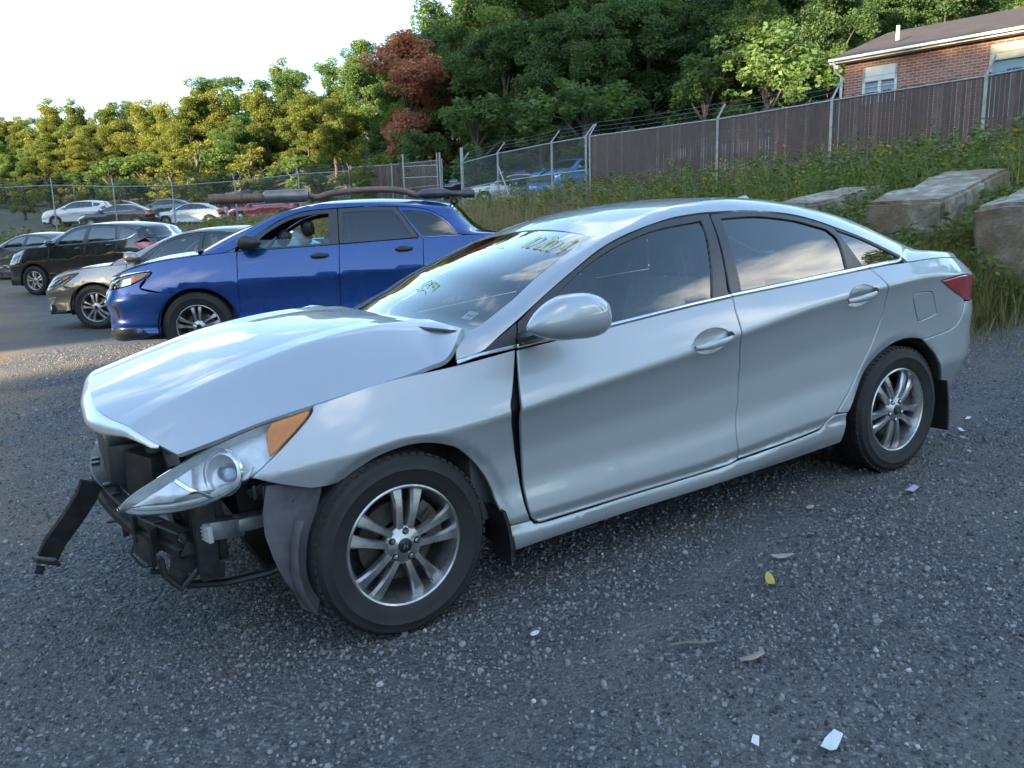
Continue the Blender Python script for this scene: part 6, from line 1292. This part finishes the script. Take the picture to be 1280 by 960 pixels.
    for ax in (0, wb):
        mb = MB(); mb.grid([[(ax+(RA+.015)*math.cos(a), y, R+(RA+.01)*math.sin(a)) for y in (.04, .12, .35)] for a in np.linspace(-.3, math.pi+.3, 16)]); both.append(mb.build('wheelhouse_liner', under, root, 60, fix=False))
    mb = MB(); x0, x1 = S.px[0]+.25, S.px[-1]-.25; mb.box(((x0+x1)/2, hc, .30), (x1-x0, cy2-.30, .14), None, .02).box((.0, hc, .58), (1.1, cy2-.5, .34), None, .05); mb.build('underbody', under, root)
    o = panel('inner_skin', outline([[(fs-.1, zb(fs)-.03), (bs, zb(bs)-.03), (sp['qtop']-.1, zb(sp['qtop'])-.03)], [(sp['qtop']-.1, zb(sp['qtop'])-.03), (sp['qtop']-.1, R+RA+.08)], [(sp['qtop']-.1, R+RA+.08), (wb-RA, R+RA+.08), (wb-RA-.04, dz)], [(wb-RA-.04, dz), (fs-.1, dz)], [(fs-.1, dz), (fs-.1, zb(fs)-.03)]]), S, cabin_black, root, res=.12, off=-.06, rnd=.001, depth=.003); both.append(o)
    mb = MB(); zd = zb(uc)-.03; mb.grid([[(uc+.02, y, zd-.02), (uc+.25, y, zd+.05), (uc+.45, y, zd+.02), (uc+.5, y, zd-.3)] for y in np.linspace(.2, cy2-.2, 6)]); mb.build('dashboard', cabin_black, root, 60, fix=False)
    for x, y in ((bs-.45, hc-.38), (bs-.45, hc+.38), (rs-.45, hc-.33), (rs-.45, hc+.33)):
        zs = zb(bs)-.50; mb = MB(); mb.box((x, y, zs), (.48, .50, .16), None, .04).box((x+.28, y, zs+.36), (.14, .48, .60), (0, .25, 0), .05).box((x+.38, y, zs+.74), (.09, .26, .16), (0, .2, 0), .03); mb.build('seat', sp.get('seat_mat') or cabin_dark, root)
    for o in both: mirrored(o, cy2, root)
    return root, S
def off_pts(L, d): return [(a, b+d) for a, b in L]

# ---- tall blue crossover
EDGE = dict(half=.965, wb=2.824, R=.370, RA=.415, rw=3.35, fw=-.55, tw=.235, rimr=.235, spokes=5, pair=True,
    plan=[(-1.09, .965), (-1.08, .60), (-1.04, .34), (-.965, .18), (-.80, .085), (-.5, .04), (0, .012), (.6, .004), (1.5, 0), (2.4, .004), (2.9, .02), (3.3, .06), (3.55, .15), (3.68, .33), (3.73, .6), (3.75, .965)],
    st=dict(x=[-1.6, -1.0, -.85, -.6, -.3, 0, .45, 1.0, 1.55, 2.0, 2.5, 2.9, 3.2, 3.6, 4.4], zc=[.62, .64, .66, .70, .74, .78, .82, .85, .88, .91, .94, .95, .95, .94, .93], zb=[.90, .92, .96, 1.03, 1.085, 1.12, 1.155, 1.18, 1.205, 1.23, 1.255, 1.27, 1.275, 1.26, 1.25], ib=[.10, .11, .12, .13, .12, .11, .10, .095, .09, .09, .09, .09, .09, .1, .1], k=[.2, .2, .2, .2, .2, .4, .6, .8, .9, .9, .8, .5, .4, .3, .3], zl=[.40]*15),
    sillz=.27, doorz=.36, fs=.455, bs=1.55, rs=2.47, cowl=.05, hood_u=-1.04, hoodc=.05, qtop=3.30, rbseam=3.25, rb_top=.74, qsur=[[(2.197, 1.603), (2.45, 1.58), (2.62, 1.525), (2.76, 1.425), (2.865, 1.288)], [(2.865, 1.288), (2.43, 1.268)], [(2.43, 1.268), (2.197, 1.603)]], bumper_top=.60, fbseam=(-.60, .80, .72), grille_u=-1.20, grille_u1=-1.20,
    head=[[(-1.14, .845), (-.92, .905), (-.68, .945), (-.47, .965)], [(-.47, .965), (-.55, .90), (-.72, .83), (-.98, .785), (-1.12, .79)], [(-1.12, .79), (-1.14, .845)]], amber=[[(-.70, .925), (-.50, .958)], [(-.50, .958), (-.58, .90), (-.70, .85)], [(-.70, .85), (-.70, .925)]],
    tail=dict(front=(3.22, 1.20), low=(3.30, 1.0), rear_low=(3.62, .98), poly=[[(3.225, 1.20), (3.4, 1.21), (3.60, 1.20)], [(3.60, 1.20), (3.60, .99)], [(3.60, .99), (3.305, 1.0)], [(3.305, 1.0), (3.225, 1.20)]]),
    glass=[[[(.66, 1.19), (.72, 1.31), (.98, 1.47), (1.20, 1.53), (1.44, 1.55)], [(1.44, 1.55), (1.44, 1.225)], [(1.44, 1.225), (1.05, 1.205), (.66, 1.19)]], [[(1.60, 1.555), (1.9, 1.565), (2.14, 1.56)], [(2.14, 1.56), (2.25, 1.43), (2.34, 1.275)], [(2.34, 1.275), (1.98, 1.255), (1.60, 1.235)], [(1.60, 1.235), (1.60, 1.555)]], [[(2.24, 1.56), (2.42, 1.555), (2.58, 1.52)], [(2.58, 1.52), (2.72, 1.43), (2.84, 1.29)], [(2.84, 1.29), (2.46, 1.28)], [(2.46, 1.28), (2.24, 1.56)]]],
    frame=[[[(.46, 1.165), (.60, 1.29), (.95, 1.50), (1.20, 1.575), (1.535, 1.60)], [(1.535, 1.60), (1.545, 1.21)], [(1.545, 1.21), (1.0, 1.185), (.46, 1.165)]], [[(1.545, 1.60), (1.9, 1.612), (2.19, 1.605)], [(2.19, 1.605), (2.42, 1.265)], [(2.42, 1.265), (2.0, 1.238), (1.555, 1.215)], [(1.555, 1.215), (1.545, 1.60)]]],
    rail=[((.08, 1.135), (.10, .20, 1.175)), ((.30, 1.15), (.34, .235, 1.30)), ((.60, 1.295), (.60, .27, 1.42)), ((.95, 1.507), (.92, .33, 1.565)), ((1.20, 1.582), (1.12, .345, 1.61)), ((1.55, 1.607), (1.5, .35, 1.645)), ((1.9, 1.619), (1.88, .35, 1.652)), ((2.2, 1.61), (2.25, .352, 1.64)), ((2.45, 1.585), (2.56, .36, 1.62)), ((2.62, 1.53), (2.80, .37, 1.59)), ((2.76, 1.43), (2.90, .37, 1.51)), ((2.87, 1.29), (3.02, .36, 1.39)), ((3.05, 1.278), (3.16, .34, 1.31)), ((3.30, 1.275), (3.36, .33, 1.28))], ridx=(0, 3, 9, 13), roofc=(.04, .065, .025), mirror=(.58, 1.20))
blue = paint('blue_paint', (.003, .050, .235), .3, .28, dust=.15)
EDGE['handle_mat'] = EDGE['mirror_mat'] = mat('dull_black_trim', (.028, .028, .032), .45)
EDGE['extra'] = [('bumper_lip', [[(-.60, .37), (-.9, .36), (-1.3, .36)], [(-1.3, .36), (-1.3, .235)], [(-1.3, .235), (-.9, .235), (-.55, .30)], [(-.55, .30), (-.60, .37)]], black_plastic, .006), ('fog_lamp_slot', [[(-.98, .62), (-.87, .61), (-.87, .47), (-1.0, .43)], [(-1.0, .43), (-.90, .48), (-.90, .585), (-.98, .62)]], black_plastic, .004), ('grille_bar', [[(-1.14, .77), (-1.25, .775), (-1.7, .78)], [(-1.7, .78), (-1.7, .70)], [(-1.7, .70), (-1.25, .695), (-1.14, .70)], [(-1.14, .70), (-1.14, .77)]], chrome, .012), ('grille_bar', [[(-1.15, .66), (-1.25, .665), (-1.7, .67)], [(-1.7, .67), (-1.7, .62)], [(-1.7, .62), (-1.25, .615), (-1.15, .62)], [(-1.15, .62), (-1.15, .66)]], chrome, .012), ('headlight_brow', [[(-1.16, .868), (-.92, .925), (-.68, .963), (-.47, .978)], [(-.47, .978), (-.68, .948), (-.92, .908), (-1.16, .850)]], chrome, .008)]
blue_suv, BS = build_car('blue_suv', EDGE, blue, (.39, 6.73, .10), math.atan2(-.39, .92), 'bright blue crossover with its front window down and rusty pipes on the roof', res=.05, open_window=True)
bag = mat('white_airbag_cloth', (.62, .66, .68), .9, var=.1)
mb = MB()
for c, r in (((.95, .45, 1.20), .16), ((1.08, .62, 1.28), .13), ((.86, .60, 1.16), .12)):
    mb.add([tuple(np.array(c)+r*np.array([math.cos(a)*math.cos(b), math.sin(a)*math.cos(b), .8*math.sin(b)])) for b in np.linspace(-1.5, 1.5, 7) for a in np.linspace(0, 6.283, 12, endpoint=False)], [(i*12+j, i*12+(j+1) % 12, (i+1)*12+(j+1) % 12, (i+1)*12+j) for i in range(6) for j in range(12)])
mb.build('airbag', bag, blue_suv, 80)
for c, rt in (((.93, .36, 1.29), .5), ((1.18, .44, 1.40), -.2)):
    mb = MB(); mb.box(c, (.13, .20, .17), (.2, rt, .3), .05); mb.build('loose_headrest', cabin_black, blue_suv, 60)
# ---- rusty exhaust laid along the blue roof
def exhaust():
    rust = mat('rusty_exhaust_steel', (.20, .135, .105), .65, .4, var=.35, vscale=9, dirt=((.20, .10, .05), .5), bump=.2, bscale=40)
    r = empty('exhaust_pipe', (0, 0, 0), label='rusty exhaust pipe with two mufflers lying on the blue car roof', cat='exhaust'); r.matrix_world = blue_suv.matrix_world
    r.location = blue_suv.location; r.rotation_euler = blue_suv.rotation_euler
    zt = 1.715; y = .62
    mb = MB(); mb.tube([(.10, y, zt+.02), (.20, y, zt+.025), (.42, y, zt+.025)], [.055, .06, .055], 14); mb.tube([(.42, y, zt+.025), (.46, y, zt+.025)], .068, 14); mb.tube([(.46, y, zt+.025), (.70, y, zt+.03)], .052, 14); mb.build('catalyst_pipe', rust, r)
    mb = MB(); mb.tube([(.70, y, zt+.035), (.72, y, zt+.035), (1.17, y, zt+.045), (1.20, y, zt+.045)], [.06, .088, .088, .06], 18, flat=.85); mb.build('muffler', mat('heat_stained_steel', (.26, .23, .20), .45, .8, var=.3, vscale=6), r)
    pth = crom([(1.20, y, zt+.045), (1.30, y, zt+.02), (1.42, y, zt+.055), (1.62, y-.01, zt+.08), (1.9, y-.02, zt+.095), (2.16, y-.02, zt+.09), (2.32, y-.02, zt+.06), (2.40, y, zt+.03), (2.48, y, zt+.03)], 5)
    mb = MB(); mb.tube(pth, .036, 12); mb.build('pipe', rust, r)
    mb = MB(); mb.tube([(2.46, y, zt+.03), (2.52, y, zt+.035), (2.64, y, zt+.04), (2.76, y, zt+.04), (2.82, y, zt+.035)], [.05, .09, .10, .085, .05], 18, flat=.62); mb.build('rear_muffler', mat('dark_muffler_steel', (.10, .10, .105), .5, .7, var=.3, vscale=8), r)
    mb = MB(); mb.tube([(2.82, y, zt+.035), (2.95, y, zt+.03), (2.96, y, zt+.03), (3.07, y, zt+.03), (3.10, y, zt+.03)], [.034, .034, .05, .05, .045], 14); mb.build('tail_pipe', MATS['dark_muffler_steel'], r)
    mb = MB(); mb.lathe([(.03, -.012), (.045, 0), (.03, .012), (.02, 0)], 16, (2.86, y-.04, zt-.05), closed=True); mb.tube([(2.85, y, zt+.02), (2.855, y-.03, zt-.02)], .008, 6); mb.build('rubber_hanger', rubber_seal, r)
exhaust()

# ---- grey-beige sedan
ALT = dict(half=.915, wb=2.776, R=.330, RA=.372, rw=3.25, fw=-.5, tw=.205, rimr=.219, spokes=5, pair=True,
    plan=[(-.98, .915), (-.965, .58), (-.90, .34), (-.76, .17), (-.55, .08), (-.3, .035), (0, .012), (.6, .004), (1.5, 0), (2.4, .004), (2.9, .03), (3.3, .08), (3.6, .20), (3.75, .40), (3.81, .65), (3.83, .915)],
    st=dict(x=[-1.6, -1.0, -.85, -.6, -.3, 0, .45, 1.0, 1.55, 2.0, 2.5, 2.9, 3.2, 3.6, 4.4], zc=[.52, .54, .56, .60, .64, .67, .71, .76, .80, .83, .85, .86, .86, .85, .84], zb=[.68, .71, .75, .83, .88, .91, .945, .985, 1.02, 1.04, 1.06, 1.07, 1.065, 1.05, 1.03], ib=[.10, .11, .12, .13, .12, .11, .10, .095, .09, .09, .09, .09, .09, .1, .1], k=[.2, .2, .2, .2, .2, .4, .6, .8, .9, .9, .8, .5, .4, .3, .3], zl=[.34]*15),
    sillz=.20, doorz=.29, fs=.50, bs=1.62, rs=2.62, cowl=.25, hood_u=-.88, hoodc=.055, qtop=3.55, rbseam=3.35, rb_top=.66, bumper_top=.52, fbseam=(-.50, .66, .60), grille_u=-1.0, grille_u1=-1.0,
    head=[[(-.93, .64), (-.72, .74), (-.50, .80), (-.26, .835)], [(-.26, .835), (-.40, .76), (-.55, .69), (-.78, .62)], [(-.78, .62), (-.93, .64)]], amber=[[(-.52, .782), (-.40, .80)], [(-.40, .80), (-.47, .745), (-.55, .715)], [(-.55, .715), (-.52, .782)]],
    tail=dict(front=(3.22, .97), low=(3.36, .80), rear_low=(3.82, .80), poly=[[(3.225, .97), (3.5, .985), (3.80, .97)], [(3.80, .97), (3.80, .81)], [(3.80, .81), (3.365, .805)], [(3.365, .805), (3.225, .97)]]),
    glass=[[[(.80, 1.0), (.95, 1.17), (1.15, 1.28), (1.36, 1.335), (1.58, 1.36)], [(1.58, 1.36), (1.54, 1.04)], [(1.54, 1.04), (1.15, 1.02), (.80, 1.0)]], [[(1.70, 1.365), (1.95, 1.36), (2.2, 1.325), (2.36, 1.28)], [(2.36, 1.28), (2.44, 1.2), (2.46, 1.08)], [(2.46, 1.08), (2.05, 1.065), (1.66, 1.045)], [(1.66, 1.045), (1.70, 1.365)]]],
    frame=[[[(.54, .955), (.80, 1.12), (1.05, 1.27), (1.35, 1.368), (1.64, 1.395)], [(1.64, 1.395), (1.615, 1.025)], [(1.615, 1.025), (1.0, .99), (.54, .955)]], [[(1.65, 1.395), (1.95, 1.39), (2.25, 1.345), (2.55, 1.26), (2.85, 1.12)], [(2.85, 1.12), (2.80, 1.078)], [(2.80, 1.078), (2.2, 1.052), (1.625, 1.025)], [(1.625, 1.025), (1.65, 1.395)]]],
    rail=[((.28, .935), (.33, .19, 1.01)), ((.54, .96), (.50, .21, 1.07)), ((.80, 1.127), (.76, .26, 1.185)), ((1.05, 1.277), (1.08, .34, 1.335)), ((1.35, 1.375), (1.35, .355, 1.405)), ((1.65, 1.402), (1.65, .36, 1.435)), ((1.95, 1.397), (1.98, .362, 1.44)), ((2.25, 1.352), (2.35, .375, 1.415)), ((2.55, 1.267), (2.7, .39, 1.345)), ((2.85, 1.127), (3.1, .38, 1.19)), ((3.1, 1.078), (3.35, .35, 1.10)), ((3.35, 1.072), (3.55, .34, 1.065)), ((3.55, 1.06), (3.68, .34, 1.05))], ridx=(0, 3, 8, 10), roofc=(.03, .05, .015), mirror=(.62, 1.0))
ALT['extra'] = [('fog_lamp_bezel', [[(-.88, .46), (-.66, .485)], [(-.66, .485), (-.70, .41), (-.86, .345)], [(-.86, .345), (-.88, .46)]], chrome, .004), ('belt_moulding', [[(.56, .955), (1.0, .988), (1.62, 1.022)], [(1.62, 1.022), (1.62, 1.038)], [(1.62, 1.038), (1.0, 1.003), (.56, .968)]], chrome, .006), ('belt_moulding', [[(1.63, 1.024), (2.2, 1.050), (2.8, 1.075)], [(2.8, 1.075), (2.8, 1.088)], [(2.8, 1.088), (2.2, 1.065), (1.63, 1.040)]], chrome, .006), ('bumper_lip', [[(-.50, .30), (-.9, .285), (-1.4, .285)], [(-1.4, .285), (-1.4, .215)], [(-1.4, .215), (-.9, .215), (-.46, .26)], [(-.46, .26), (-.50, .30)]], black_plastic, .004)]
grey_paint = paint('warm_grey_paint', (.27, .25, .23), .75, .34, dust=.35)
ALT['seat_mat'] = mat('tan_seat_cloth', (.34, .30, .24), .9)
grey_sedan, _ = build_car('grey_sedan', ALT, grey_paint, (-.38, 11.04, .11), math.atan2(-.5, .87), 'dusty warm grey sedan parked between the blue crossover and the black one', res=.06, glass=glass_side)

# ---- black crossover
RAV = dict(half=.92, wb=2.66, R=.350, RA=.40, rw=3.05, fw=-.5, tw=.225, rimr=.225, spokes=5, pair=True,
    plan=[(-1.06, .92), (-1.04, .56), (-.97, .32), (-.80, .15), (-.52, .07), (-.3, .03), (0, .012), (.6, .004), (1.5, 0), (2.4, .006), (2.8, .03), (3.1, .08), (3.35, .18), (3.50, .36), (3.57, .6), (3.60, .92)],
    st=dict(x=[-1.6, -1.0, -.85, -.6, -.3, 0, .45, 1.0, 1.55, 2.0, 2.5, 2.9, 3.2, 3.6, 4.4], zc=[.62, .64, .66, .70, .74, .76, .80, .85, .90, .94, .97, .98, .98, .97, .96], zb=[.86, .89, .94, 1.02, 1.08, 1.11, 1.135, 1.165, 1.20, 1.23, 1.265, 1.29, 1.29, 1.28, 1.27], ib=[.10, .11, .12, .13, .12, .11, .10, .095, .09, .09, .09, .09, .09, .1, .1], k=[.2, .2, .2, .2, .2, .4, .6, .8, .9, .9, .8, .5, .4, .3, .3], zl=[.40]*15),
    sillz=.26, doorz=.36, fs=.48, bs=1.52, rs=2.40, cowl=.12, hood_u=-.84, hoodc=.05, qtop=3.12, rbseam=3.05, rb_top=.80, qsur=[[(2.305, 1.582), (2.65, 1.525), (2.895, 1.455), (2.915, 1.36), (2.97, 1.296)], [(2.97, 1.296), (2.39, 1.27)], [(2.39, 1.27), (2.305, 1.582)]], bumper_top=.58, fbseam=(-.52, .78, .70), grille_u=-.95, grille_u1=-.98,
    head=[[(-.92, .80), (-.70, .90), (-.42, .965)], [(-.42, .965), (-.60, .86), (-.85, .76)], [(-.85, .76), (-.92, .80)]],
    tail=dict(front=(2.86, 1.18), low=(3.05, 1.05), rear_low=(3.5, 1.02), poly=[[(2.865, 1.18), (3.15, 1.20), (3.48, 1.19)], [(3.48, 1.19), (3.48, 1.03)], [(3.48, 1.03), (3.055, 1.05)], [(3.055, 1.05), (2.865, 1.18)]]),
    glass=[[[(.70, 1.18), (.82, 1.33), (1.02, 1.455), (1.22, 1.52), (1.44, 1.55)], [(1.44, 1.55), (1.42, 1.22)], [(1.42, 1.22), (1.05, 1.20), (.70, 1.18)]], [[(1.57, 1.555), (1.9, 1.56), (2.22, 1.54)], [(2.22, 1.54), (2.30, 1.42), (2.32, 1.28)], [(2.32, 1.28), (1.94, 1.255), (1.56, 1.235)], [(1.56, 1.235), (1.57, 1.555)]], [[(2.42, 1.53), (2.62, 1.51), (2.85, 1.46)], [(2.85, 1.46), (2.80, 1.36), (2.72, 1.31)], [(2.72, 1.31), (2.44, 1.295)], [(2.44, 1.295), (2.42, 1.53)]]],
    frame=[[[(.50, 1.15), (.75, 1.35), (1.0, 1.50), (1.2, 1.565), (1.505, 1.595)], [(1.505, 1.595), (1.515, 1.205)], [(1.515, 1.205), (1.0, 1.175), (.50, 1.15)]], [[(1.515, 1.595), (1.9, 1.60), (2.30, 1.58)], [(2.30, 1.58), (2.38, 1.265)], [(2.38, 1.265), (2.0, 1.242), (1.525, 1.21)], [(1.525, 1.21), (1.515, 1.595)]]],
    rail=[((.15, 1.12), (.18, .20, 1.17)), ((.42, 1.145), (.42, .23, 1.28)), ((.75, 1.357), (.72, .29, 1.43)), ((1.0, 1.507), (.98, .335, 1.555)), ((1.2, 1.572), (1.18, .345, 1.605)), ((1.52, 1.602), (1.5, .35, 1.635)), ((1.9, 1.607), (1.9, .35, 1.645)), ((2.3, 1.587), (2.35, .355, 1.635)), ((2.65, 1.53), (2.75, .36, 1.60)), ((2.90, 1.46), (3.02, .37, 1.55)), ((2.92, 1.36), (3.14, .36, 1.44)), ((2.98, 1.298), (3.24, .35, 1.34)), ((3.12, 1.294), (3.32, .34, 1.29))], ridx=(0, 3, 9, 12), roofc=(.03, .045, .02), mirror=(.60, 1.17))
RAV['sill_mat'] = black_plastic
black_paint = paint('black_paint', (.008, .009, .012), .2, .25, dust=.3)
RAV['extra'] = [('belt_moulding', [[(.52, 1.148), (1.0, 1.172), (1.52, 1.20), (2.0, 1.236), (2.6, 1.285), (2.86, 1.40)], [(2.86, 1.40), (2.875, 1.395)], [(2.875, 1.395), (2.64, 1.27), (2.0, 1.222), (1.52, 1.186), (1.0, 1.158), (.52, 1.136)]], chrome, .006)]
black_suv, _ = build_car('black_suv', RAV, black_paint, (-1.19, 20.01, .17), math.atan2(-.70, .72), 'black compact crossover with silver wheels behind the grey sedan', res=.08, wheel_m=alloy_bright)
# ---- cars beyond the fences: copies of two simpler bodies in their own colours
def recolour(root, old, new):
    for o in [root]+list(root.children_recursive):
        if o.type == 'MESH':
            for s in o.material_slots:
                if s.material == old: s.link = 'OBJECT'; s.material = new
far_sedan, _ = build_car('parked_car', ALT, paint('white_paint', (.62, .63, .64), .0, .3), (0, 0, 0), 0, 'white sedan parked side-on behind the long chain-link fence', 'cars parked beyond the fences', res=.14, far=True)
far_suv, _ = build_car('parked_car', RAV, MATS['white_paint'], (0, 0, 0), 0, 'tall white SUV behind the long chain-link fence', 'cars parked beyond the fences', res=.14, far=True)
def put(src, px, D, rz, col, label, used=[], zo=0.):
    o = src if src not in used else copy_tree(src); used.append(src); q = cam_pt(px, 270, D); o.location = (q.x, q.y, gz(q.x, q.y)+zo); o.rotation_euler = (0, 0, rz); o['label'] = label
    if col is not None: recolour(o, MATS['white_paint'], col)
    return o
red_p = paint('red_paint', (.35, .02, .025), .1, .3); maroon = paint('maroon_paint', (.20, .03, .035), .2, .35); dgrey = paint('dark_grey_paint', (.035, .036, .042), .4, .35); lgrey = paint('light_grey_paint', (.36, .38, .40), .6, .35); cyan_p = paint('sky_blue_paint', (.05, .22, .48), .1, .3); steel_p = paint('steel_grey_paint', (.12, .13, .15), .6, .35)
put(far_sedan, 206, 52, -.42, None, 'white sedan parked side-on behind the long chain-link fence'); put(far_suv, 68, 52, -.42, None, 'tall white SUV behind the long chain-link fence')
put(far_sedan, 112, 49.5, -.45, dgrey, 'black low sedan in front of the white SUV behind the long fence'); put(far_sedan, 110, 57, -.4, maroon, 'maroon sedan between the white SUV and the black sedan')
put(far_sedan, 176, 56, -.42, steel_p, 'dark grey sedan whose windshield shows left of the white sedan'); put(far_suv, 282, 56, -.45, dgrey, 'dark SUV roof showing behind the red car')
put(far_sedan, 300, 51, -.45, red_p, 'red sedan beyond the fence, above the blue crossover hood'); put(far_sedan, -32, 25.5, -.75, steel_p, 'grey sedan roof and windows just behind the black crossover', zo=.0)
put(far_sedan, 606, 38, -.50, None, 'white sedan behind the plain chain-link fence'); put(far_sedan, 640, 44, -.55, steel_p, 'grey sedan behind the white one at the plain chain-link fence')
put(far_sedan, 690, 36, .1, lgrey, 'pale silver car beside the sky blue one behind the plain fence'); put(far_suv, 715, 33, .35, cyan_p, 'sky blue car behind the plain chain-link fence'); put(far_suv, 850, 27, -.75, lgrey, 'pale SUV glimpsed through the brown privacy slats')
put(far_sedan, 545, 44, -.6, dgrey, 'dark sedan beside the open steel gate')
# ------------------------------------------------------------------ litter lying on the gravel
def litter(name, x, y, pts, m, label, cat, h=.006, curl=.0, rz=0., th=.0015):
    """a thin scrap: outline in metres, slightly curled, resting on the stones"""
    P = resample(pts, .012); 
    if area2(P) < 0: P = P[::-1]
    vo, _, fo, _, _, _ = delaunay_2d_cdt([Vector(p) for p in P], [(i, (i+1) % len(P)) for i in range(len(P))], [], 1, 1e-7); q = np.array([tuple(v) for v in vo]); k = .004+curl*(q[:, 0]**2)*8+.002*np.sin(q[:, 0]*70+q[:, 1]*40)
    n = len(q); top = np.stack([q[:, 0], q[:, 1], k+th], 1); bot = np.stack([q[:, 0], q[:, 1], k], 1); F_ = [list(f) for f in fo]+[[i+n for i in f][::-1] for f in fo]
    ring = list(range(len(P))); F_ += [[ring[i], ring[i]+n, ring[(i+1) % len(ring)]+n, ring[(i+1) % len(ring)]] for i in range(len(ring))]
    o = link(name, mesh_np(name, np.concatenate([top, bot]), F_, m, True, None, 40)); o.location = (x, y, gz(x, y)+h); o.rotation_euler = (.05, -.04, rz); return tag(o, label, cat)
ell = lambda a, b, n=14: [(a*math.cos(t)*(1+.12*math.cos(3*t)), b*math.sin(t)) for t in np.linspace(0, 2*math.pi, n, endpoint=False)]
yl = mat('dry_yellow_leaf', (.42, .36, .08), .7, var=.2, vscale=30); pl = mat('pale_dry_leaf', (.34, .32, .29), .7, var=.2, vscale=30); pw = mat('white_paper', (.62, .63, .66), .7, var=.1, vscale=40); bk = mat('grey_wood', (.17, .145, .12), .85, var=.3, vscale=20)
litter('leaf', 1.24, -.48, ell(.05, .017), yl, 'narrow yellow leaf lying on the gravel before the front door', 'leaf', .012, .3, .9)
litter('leaf', 1.44, -.36, ell(.045, .016), pl, 'pale curled leaf just behind the yellow leaf on the gravel', 'leaf', .012, .5, -.6)
litter('paper_scrap', .63, -1.24, [(-.045, -.012), (-.02, -.02), (.04, -.014), (.045, .012), (.0, .018), (-.04, .014)], pw, 'crumpled white paper scrap, the largest bit of litter on the gravel', 'paper', .014, .4, .3)
litter('plastic_chip', .48, -1.12, [(-.02, -.008), (.018, -.01), (.02, .006), (-.01, .012)], pw, 'small white plastic chip beside the large paper scrap', 'litter', .012, 0, .8)
litter('wrapper', 2.51, -.21, [(-.045, -.015), (.04, -.018), (.05, .01), (-.03, .018)], mat('lilac_wrapper', (.42, .36, .55), .5), 'pale lilac wrapper near the rear door of the sedan', 'wrapper', .012, .6, .2)
litter('paper_scrap', 3.93, .39, [(-.03, -.012), (.03, -.015), (.032, .012), (-.02, .016)], pw, 'white paper bit on the gravel right behind the rear wheel', 'paper', .012, .3, 1.)
litter('paper_scrap', 4.38, .61, [(-.035, -.01), (.03, -.012), (.03, .012), (-.03, .01)], pw, 'white paper bit farther behind the sedan near the weeds', 'paper', .012, .3, .2)
litter('plastic_chip', .32, -.27, ell(.018, .011, 8), pw, 'tiny white chip near the front wheel of the sedan', 'litter', .012)
litter('plastic_chip', 1.97, -.06, ell(.024, .013, 8), pl, 'pale chip below the seam between the two sedan doors', 'litter', .012)
mb = MB(); mb.tube([(-.075, 0, .008), (-.02, .004, .012), (.03, .001, .010), (.08, .006, .009)], [.005, .007, .006, .004], 7, flat=.7); o = mb.build('stick', bk); o.location = (.69, -.65, gz(.69, -.65)+.008); o.rotation_euler = (0, 0, -.45); tag(o, 'short grey stick on the gravel near the curved bark strip', 'stick')
mb = MB(); mb.tube([(-.055, -.015, .01), (-.015, -.02, .014), (.03, 0, .014), (.045, .035, .01)], [.009, .013, .011, .007], 7, flat=.4); o = mb.build('bark_strip', mat('tan_bark', (.27, .23, .17), .85, var=.3, vscale=25)); o.location = (.79, -.82, gz(.79, -.82)+.008); o.rotation_euler = (0, 0, -.3); tag(o, 'curved tan strip of bark on the gravel', 'bark')
mb = MB(); mb.tube([(-.09, 0, .006), (0, .006, .01), (.09, -.002, .006)], [.003, .004, .002], 6); o = mb.build('stick', bk); o.location = (-.89, .93, gz(-.89, .93)+.008); o.rotation_euler = (0, 0, .6); tag(o, 'thin twig on the gravel under the torn nose of the sedan', 'stick')
